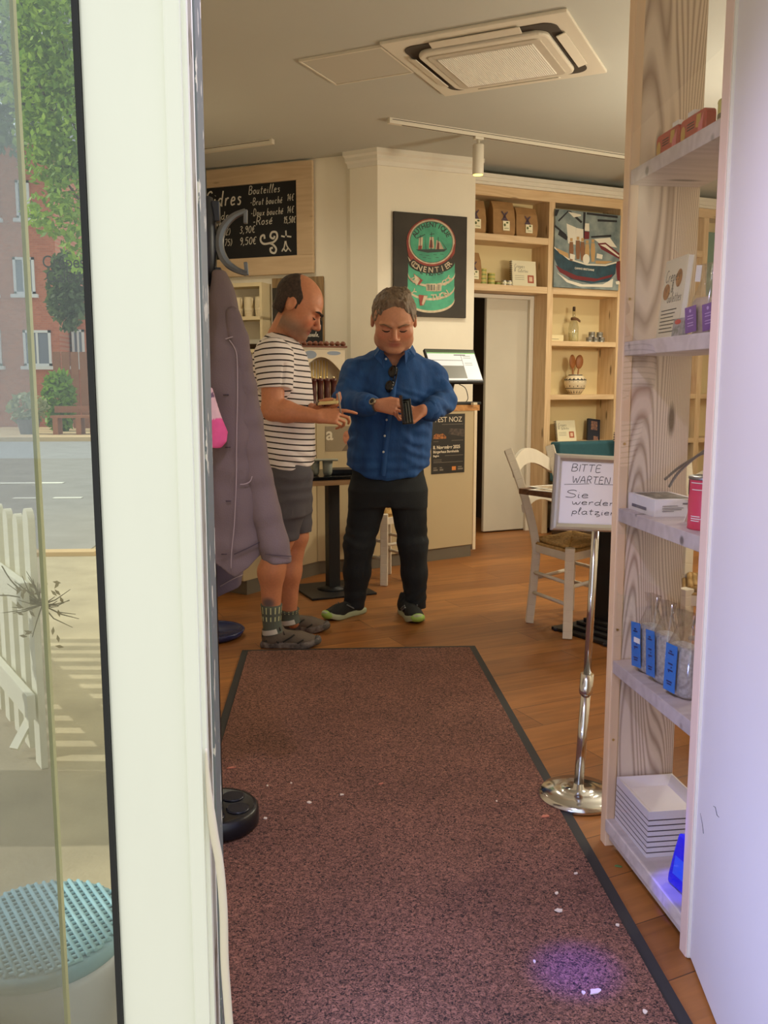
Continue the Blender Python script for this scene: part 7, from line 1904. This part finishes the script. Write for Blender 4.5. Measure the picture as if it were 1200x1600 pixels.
# second coat behind
rows = [(935, 306, 352, 0, .055), (918, 306, 378, 0, .06), (890, 306, 381, 0, .065), (800, 308, 378, 0, .07), (700, 310, 372, 0, .07), (600, 312, 362, 0, .06), (500, 316, 352, 0, .045), (440, 322, 346, 0, .025)]
s2c = sections(rows, 2.60)
mA, mB_ = J(338, 930, 2.6), J(381, 911, 2.6)
def hem2(x, y, z): return mA[2] + (mB_[2] - mA[2]) * np.clip((x - mA[0]) / (mB_[0] - mA[0]), -.6, 1.2) - z + 0 * y
c2o, V2c = coat('coat', s2c, [], hem2, .005, mat('purple_grey_cotton', (104, 90, 96), .9, var=.05, scale=9, bump=.15, bscale=240), None, None, (), 41)
tag(c2o, 'grey purple coat hanging behind the mauve brown jacket', 'coat')
mb = MB(); mb.tube(catmull([on_surf(V2c, x, y) for x, y in ((344, 916), (358, 908), (370, 902), (380, 898))], 3), .0015, 6); mb2 = addp(mb, 'hem_seam', M_pipe, c2o)
# pink cloth
fd = Field((-.48, 2.22, .95), (-.22, 2.42, 1.36), .004)
pq_ = [(331, 606, .012), (334, 640, .016), (337, 668, .018), (338, 684, .019)]
rows = [(700, 318, 346, 0, .012), (690, 316, 354, 0, .016), (675, 316, 355.5, 0, .016), (650, 317, 346, 0, .014), (625, 318, 337, 0, .012), (606, 319, 331, 0, .008)]
fd.loft(sections(rows, 2.29), .012)
V, F = fd.mesh(1)
cw = np.tile(lc((232, 190, 186)), (len(V), 1)); zb_ = J(340, 655, 2.29)[2]; cw[V[:, 2] < zb_ + .05 * (V[:, 0] + .3)] = lc((232, 92, 140))
dots = vnoise(V, 95, 3) > .62; cw[dots & (V[:, 2] > zb_ + .01)] = lc((120, 92, 110))
sc2 = mesh_obj('scarf', V, F, tone_mat('pink_cloth', .9, .03, 50, .1), None, cw, disp=.004 * vnoise(V * np.array((30, 30, 12)), 1, 51))
tag(sc2, 'pink and white dotted cloth hanging at the left edge of the jacket', 'scarf')
# shallow blue tray further in, by the left wall
dt = empty('umbrella_tray', (-.60, 4.50, 0), label='shallow round dark blue tray on the floor left of the striped man', cat='tray')
mb = MB(); mb.lathe([(.145, 0), (.165, .010), (.178, .035), (.172, .040), (.160, .035), (.145, .014), (.0, .012)], 48); mb.build('dish', mat('blue_enamel', (36, 46, 92), .2), dt)
mb = MB(); mb.tube([(0, 0, .012), (0, 0, .06)], .03, 16); mb.build('socket', mat('blue_enamel', (36, 46, 92), .2), dt)
# ------------------------------------------------------------------ street reflected in the shop window, built as solid things behind the glass
M_pave = mat('tan_pavement', (176, 164, 140), .9, var=.16, scale=3.5, bump=.2, bscale=60)
M_asph = mat('asphalt', (150, 148, 146), .9, var=.08, scale=2.5, bump=.15, bscale=120)
mb = MB(); mb.prism([(-40, -14), (16, -14), (16, 1.02), (-.28, 1.02), (-.28, 1.25), (-2.0, 10.0), (-40, 10.0)], -.10, -.002)
struct(mb, 'ground_pavement', M_pave)
mb = MB(); mb.box(-60, -1.85, 6.9, 21.1, -.06, .004)
struct(mb, 'ground_road', M_asph)
mb = MB(); mb.box(-60, -3.8, 21.1, 26.5, -.05, .10); mb.box(-60, -1.75, 6.78, 6.92, -.04, .03)
struct(mb, 'ground_far_pavement', mat('far_pavement', (200, 172, 132), .9, var=.08, scale=1.5))
M_line = mat('road_paint', (226, 224, 214), .8)
mb = MB(); mb.box(-60, -3.45, 11.9, 12.06, .005, .010); struct(mb, 'trim_7', M_line)
mb = MB()
for x0, x1 in ((-3.1, -2.78), (-3.55, -3.28), (-4.6, -3.75), (-6.2, -5.2)): mb.box(x0, x1, 10.3, 10.40, .005, .010)
struct(mb, 'trim_8', M_line)
# picket fence
f0, f1 = G(66, 1195), G(4, 1112)
fe = empty('picket_fence', (f0.x, f0.y, 0), label='white picket fence seen through the shop window on the left', cat='fence')
dv = (f1 - f0); dv.z = 0; ln = dv.length / 4.0; dv.normalize(); nv = Vector((dv.y, -dv.x, 0))
if nv.x < 0: nv = -nv
ang = math.atan2(dv.y, dv.x)
M_pick = mat('picket_white', (240, 238, 216), .6)
for i in range(13):
    mb = MB(); mb.at(Matrix.Translation(dv * (ln * i)) @ Matrix.Rotation(ang, 4, 'Z'))
    h = .835 + (.0 if i else .035); w = .036
    mb.prism([(-w, .02 if i else 0), (w, .02 if i else 0)] + [(w * math.cos(R(180 * k / 10)), h - w + w * 1.2 * math.sin(R(180 * k / 10))) for k in range(11)], -.011, .011, 'Y'); mb.build('picket', M_pick, fe)
side = Vector((nv.x, nv.y, 0))
for z in (.60, .225):
    mb = MB(); a = dv * (-.05) - nv * .024; b = dv * (ln * 12 + .1) - nv * .024
    a2 = dv * (-.05); mb.bar(dv * (-.05) + Vector((0, 0, z)) + Vector((-.028, -.022, 0)) * 1.0, dv * (ln * 12 + .1) + Vector((0, 0, z)) + Vector((-.028, -.022, 0)), .026, .085, bev=.002); mb.build('rail', M_pick, fe)
pk = G(40, 1176)
mb = MB(); mb.bar((pk.x - .02, pk.y - .05, .035), (pk.x + .02, pk.y + .04, .13), .035, .012); tag(mb.build('loose_board', M_pick), 'short white board leaning on the ground at the picket fence', 'board')
# dry twigs tied to the fence
tw = empty('dried_twigs', D(66, 945, f0.y - .05), label='bunch of dry twigs tied to the end of the picket fence', cat='twigs')
rnd = random.Random(4); mb = MB()
for i in range(26):
    a = rnd.uniform(0, 6.28); L_ = rnd.uniform(.06, .14); e = Vector((math.cos(a) * L_, rnd.uniform(-.05, .02), math.sin(a) * L_ * .9)); m_ = e * .5 + Vector((rnd.uniform(-.01, .01), -.01, rnd.uniform(-.01, .01)))
    mb.tube([(0, 0, 0), m_, e], [.0026, .002, .001], 5)
for q_ in (((0, 0, 0), (-.10, -.01, .035), (-.22, .0, .02), (-.30, .05, -.02)), ((0, 0, .0), (-.08, -.01, .07), (-.12, .0, .13))): mb.tube(catmull(q_, 4), .0022, 5)
mb.build('twig', mat('twig_grey', (120, 112, 92), .9), tw, fix=False)
mb = MB()
for i in range(26):
    c = Vector((rnd.uniform(-.07, .07), rnd.uniform(-.05, 0), rnd.uniform(-.13, .09))); a = rnd.uniform(0, 3.1); d = Vector((math.cos(a), rnd.uniform(-.3, .3), math.sin(a))) * .014; s_ = Vector((-d.z, 0, d.x)) * .4
    mb.add([c - d, c + s_, c + d, c - s_], [(0, 1, 2, 3)])
mb.build('dry_leaf', mat('dry_leaf_grey', (150, 138, 108), .9), tw, fix=False)
# low stool with a blue woven top just behind the glass
cs = D(62, 1418, 1.36); cs.z = 0
sto = empty('stool', cs, label='low white stool with blue woven seat close behind the shop window', cat='stool')
mb = MB(); mb.lathe([(.085, 0), (.093, .01), (.130, .365), (.134, .375), (.134, .39), (.0, .39)], 48); mb.build('body', mat('lilac_white_plastic', (216, 214, 226), .4), sto)
mb = MB(); mb.lathe([(.132, .388), (.139, .396), (.139, .408), (.132, .414), (.0, .414)], 48); mb.build('rim', mat('pale_blue_rim', (130, 170, 190), .5), sto)
mb = MB()
for k in range(-10, 11):
    y = k * .0125; hw = math.sqrt(max(0, 128e-3 ** 2 - y * y))
    for rot in (32, 122):
        c_, s_ = math.cos(R(rot)), math.sin(R(rot))
        mb.tube([(x * c_ - y * s_, x * s_ + y * c_, .4160 + (.002 if rot == 122 else 0)) for x in (-hw, 0, hw)], .0034, 6)
mb.build('woven_seat', mat('blue_weave', (150, 196, 214), .5, var=.12, scale=30), sto)
# planted pot, hedge, fence and seats across the road
def leaves(mb, n, fn, size, rnd):
    for i in range(n):
        c, nrm = fn(rnd); a = Vector((rnd.gauss(0, 1), rnd.gauss(0, 1), rnd.gauss(0, 1))).normalized(); b = a.orthogonal().normalized(); s_ = size * rnd.uniform(.6, 1.3)
        mb.add([c - a * s_, c + b * s_ * .55, c + a * s_, c - b * s_ * .55], [(0, 1, 2, 3)])
def blob(c, r, rnd):
    while True:
        v = Vector((rnd.uniform(-1, 1), rnd.uniform(-1, 1), rnd.uniform(-1, 1)))
        if .35 < v.length < 1: return Vector((c[0] + v.x * r[0], c[1] + v.y * r[1], c[2] + v.z * r[2])), v
def leaf_mat(name, a, b):
    m, nt, bs_ = nodes_of(name); N, L = nt.nodes, nt.links
    gi = N.new('ShaderNodeTexNoise'); gi.inputs['Scale'].default_value = 1.3; tc = N.new('ShaderNodeTexCoord'); L.new(tc.outputs['Object'], gi.inputs['Vector'])
    wn = N.new('ShaderNodeTexWhiteNoise'); geo = N.new('ShaderNodeNewGeometry'); L.new(geo.outputs['Random Per Island'], wn.inputs[0]) if 'Random Per Island' in geo.outputs else None
    mx = N.new('ShaderNodeMix'); mx.data_type = 'RGBA'; mx.inputs[6].default_value = lin(a); mx.inputs[7].default_value = lin(b); L.new(geo.outputs['Random Per Island'], mx.inputs[0]); L.new(mx.outputs[2], bs_.inputs['Base Color'])
    bs_.inputs['Roughness'].default_value = .55; bs_.inputs['Subsurface Weight'].default_value = .0
    tr = N.new('ShaderNodeBsdfTranslucent'); L.new(mx.outputs[2], tr.inputs[0]); ms = N.new('ShaderNodeMixShader'); ms.inputs[0].default_value = .4
    L.new(bs_.outputs[0], ms.inputs[1]); L.new(tr.outputs[0], ms.inputs[2]); L.new(ms.outputs[0], N['Material Output'].inputs[0])
    return m
M_lfA = leaf_mat('bright_leaves', (150, 176, 62), (92, 128, 40)); M_lfB = leaf_mat('dark_leaves', (96, 116, 66), (58, 80, 44)); M_lfC = leaf_mat('hedge_leaves', (128, 168, 52), (78, 112, 34))
M_bark = mat('bark', (92, 76, 58), .9, var=.2, scale=5)
def tree(base, blobs, trunk, n, size, m, label, seed):
    t = empty('tree', base, label=label, cat='tree', group=None); rnd = random.Random(seed); mb = MB(); o = Vector(base); tot = sum(b[1][0] * b[1][2] for b in blobs)
    for c, r in blobs: leaves(mb, int(n * r[0] * r[2] / tot), lambda g: blob(c, r, g), size, rnd)
    mb.at(Matrix.Identity(4)); mb.v = [tuple(Vector(v) - o) for v in mb.v]; mb.build('foliage', m, t, fix=False)
    mb = MB(); mb.tube(trunk, [.16, .13, .09, .05][:len(trunk)], 10)
    for i, (c, r) in enumerate(blobs[:5]):
        mb.tube([Vector(trunk[-2]), (Vector(trunk[-2]) + Vector(c) - o) * .5 + Vector((0, 0, -.3)), Vector(c) - o], [.07, .05, .02], 6)
    mb.build('trunk', M_bark, t)
def DP(px, py, y): p = D(px, py, y); return (p.x, p.y, p.z)
b_ = DP(118, 700, 17); b_ = (b_[0] + .6, 22.3, .1)
tree(b_, [(DP(95, 60, 19), (1.0, 1.0, 1.3)), (DP(60, 130, 19), (.8, 1.0, 1.0)), (DP(105, 170, 19), (.7, 1.0, 1.1)), (DP(75, 215, 19), (.7, .9, .5)), (DP(108, 290, 19), (.45, .8, .8)), (DP(85, 335, 19), (.6, .8, .45)), (DP(70, 265, 19), (.45, .8, .35)), (DP(118, 390, 19), (.25, .5, .5)), (DP(60, 20, 19), (.9, 1, .8)), (DP(100, 250, 19), (.5, .8, .5))],
     [(0, 0, 0), (.05, -.5, 2.0), (.0, -1.6, 4.0), (-.1, -2.6, 5.2)], 5200, .085, M_lfA, 'sunlit leafy tree over the road seen through the shop window', 1)
b_ = (-9.6, 25.4, .1)
tree(b_, [(DP(20, 60, 24), (1.4, 1.4, 2.2)), (DP(15, 160, 24), (1.2, 1.2, 1.4)), (DP(50, 110, 24), (1.0, 1.2, 1.4)), (DP(-30, 100, 24), (1.5, 1.2, 2.2))], [(0, 0, 0), (.0, -.2, 3.0), (.1, -.6, 6.0), (.2, -1, 8.2)], 3200, .13, M_lfB, 'darker tree rising behind the brick house beyond the window', 2)
def bush(name, c, r, n, size, m, label, cat, seed):
    rnd = random.Random(seed); mb = MB(); leaves(mb, n, lambda g: blob(c, r, g), size, rnd); return tag(mb.build(name, m, fix=False), label, cat)
bush('hedge', DP(93, 628, 24), (.42, .5, .85), 900, .10, M_lfC, 'bright green hedge across the road behind the bench', 'hedge', 3)
bush('shrub', DP(104, 455, 23), (.5, .5, 1.0), 900, .11, M_lfB, 'dark green shrub below the sunlit tree across the road', 'shrub', 5)
pp = DP(46, 684, 22.6); pt_ = empty('potted_plant', (pp[0], pp[1], .1), label='potted plant on the far pavement in front of the brick house', cat='plant')
mb = MB(); mb.lathe([(.20, 0), (.28, .35), (.30, .36), (.26, .34), (.0, .32)], 20); mb.build('pot', mat('pot_grey', (120, 116, 130), .7), pt_)
mb = MB(); rnd = random.Random(9); leaves(mb, 260, lambda g: blob((0, 0, .62), (.52, .4, .38), g), .09, rnd); mb.build('foliage', leaf_mat('pot_leaves', (168, 170, 120), (120, 130, 90)), pt_, fix=False)
bp_ = DP(120, 690, 22.4); be2 = empty('bench', (bp_[0], bp_[1], .10), label='reddish wooden bench on the far pavement seen through the glass', cat='bench')
M_rw = mat('red_wood', (150, 96, 66), .7, var=.1, scale=5)
mb = MB(); mb.box(-.55, .45, -.2, .2, .40, .46); mb.build('seat', M_rw, be2)
for x in (-.5, .05, .38):
    mb = MB(); mb.box(x, x + .12, -.2, .2, 0, .40); mb.build('leg', M_rw, be2)
mb = MB(); mb.box(-.55, .45, .18, .22, .52, .68); mb.build('backrest', M_rw, be2)
wf = DP(126, 560, 25.6); wfe = empty('garden_fence', (wf[0], wf[1], .1), label='brown board fence beside the hedge across the road', cat='fence')
for i in range(9):
    mb = MB(); mb.box(-.75 + .24 * i, -.55 + .24 * i, -.02, .02, 0, 2.1); mb.build('board', mat('fence_brown', (140, 92, 66), .8, var=.1, scale=3), wfe)
# brick house
def brick_mat():
    m, nt, b = nodes_of('red_brick'); N, L = nt.nodes, nt.links
    tc = N.new('ShaderNodeTexCoord'); mp = N.new('ShaderNodeMapping'); mp.inputs['Rotation'].default_value = (R(90), 0, 0); L.new(tc.outputs['Object'], mp.inputs[0])
    br = N.new('ShaderNodeTexBrick'); br.inputs['Scale'].default_value = 4.0; br.inputs['Color1'].default_value = lin((190, 112, 82)); br.inputs['Color2'].default_value = lin((172, 96, 70)); br.inputs['Mortar'].default_value = lin((170, 130, 106)); br.inputs['Mortar Size'].default_value = .012
    L.new(mp.outputs[0], br.inputs[0]); L.new(br.outputs[0], b.inputs['Base Color']); b.inputs['Roughness'].default_value = .9; return m
M_brick = brick_mat(); M_wfr = mat('window_white', (214, 212, 210), .6); M_pane = mat('house_pane', (110, 116, 130), .15)
HY = 26.6
def px2(px, py, y=HY): p = D(px, py, y); return p.x, p.z
xl, _ = px2(-160, 600); xr, zt = px2(78, 226)
ho = empty('brick_house', (0, HY, 0), label='red brick house with white windows across the road, seen through the glass', cat='house')
mb = MB(); mb.box(xl, xr, 0, 6, .0, zt); mb.build('wall', M_brick, ho)
mb = MB(); mb.box(xl - .2, xr + .15, -.25, 6.2, zt, zt + .28); mb.build('cornice', M_wfr, ho)
def hwin(par, x0, x1, z0, z1, y=0.0, bars=1):
    mb = MB(); f = .07
    for b in ((x0, x1, z0, z0 + f), (x0, x1, z1 - f, z1), (x0, x0 + f, z0, z1), (x1 - f, x1, z0, z1)): mb.box(b[0], b[1], y - .06, y + .02, b[2], b[3])
    for k in range(bars): xm = x0 + (x1 - x0) * (k + 1) / (bars + 1); mb.box(xm - .03, xm + .03, y - .05, y + .02, z0, z1)
    mb.box(x0 - .08, x1 + .08, y - .14, y + .02, z0 - .10, z0); w = mb.build('window', M_wfr, par)
    mb = MB(); mb.box(x0 + f, x1 - f, y - .02, y + .0, z0 + f, z1 - f); mb.build('pane', M_pane, w)
for a, b, c, d in ((24, 48, 282, 342), (20, 56, 402, 460), (36, 82, 516, 572), (-40, -4, 402, 460), (-30, 4, 516, 572), (-30, 0, 282, 342)):
    x0, z1 = px2(a, c); x1, z0 = px2(b, d); hwin(ho, x0, x1, z0, z1, 0, 1)
x0 = xr + .2; x1, zt2 = px2(176, 486, 27.6)
h2_ = empty('brick_annex', (0, 27.6, 0), label='lower brick wing with two white windows behind the hedge', cat='house')
mb = MB(); mb.box(x0, x1 + 1.5, 0, 4, 0, zt2); mb.build('wall', M_brick, h2_)
mb = MB(); mb.box(x0 - .1, x1 + 1.5, -.2, 4.1, zt2, zt2 + .2); mb.build('cornice', M_wfr, h2_)
for a, b, c, d in ((86, 98, 518, 572), (112, 134, 515, 572)):
    xa, z1 = px2(a, c, 27.6); xb, z0 = px2(b, d, 27.6); hwin(h2_, xa, xb, z0, z1, 0, 1)
x0, zb = px2(36, 160, 34); x1, zt3 = px2(176, 18, 34)
h3 = empty('grey_house', (0, 34, 0), label='grey house with two bright windows showing between the treetops', cat='house')
mb = MB(); mb.box(x0, x1 + 3, 0, 5, 0, zt3); mb.build('wall', mat('grey_render', (150, 152, 156), .8), h3)
mb = MB(); mb.prism([(x0 - .3, zt3), (x1 + 3.3, zt3), (x1 + 2.3, zt3 + 1.2), (x0 + .7, zt3 + 1.2)], -.3, 5.2, 'Y'); mb.build('roof', mat('slate_roof', (110, 112, 118), .7), h3)
for a, b in ((44, 53), (60, 73)):
    xa, z1 = px2(a, 30, 34); xb, z0 = px2(b, 52, 34); hwin(h3, xa, xb, z0, z1, 0, 0)

# unseen planter added left of the window only to shade the pavement
pb_ = empty('shade_planter', (-1.78, 2.72, 0), label='unseen wooden planter added left of the shop window to cast shade', cat='planter')
mb = MB(); mb.box(-.16, .16, -.24, .24, 0, .72, .006); mb.build('box', mat('planter_wood', (150, 116, 84), .8, var=.1, scale=5), pb_)
mb = MB(); rnd = random.Random(12); leaves(mb, 500, lambda g: blob((0, 0, .92), (.24, .30, .30), g), .06, rnd); mb.build('foliage', M_lfB, pb_, fix=False)
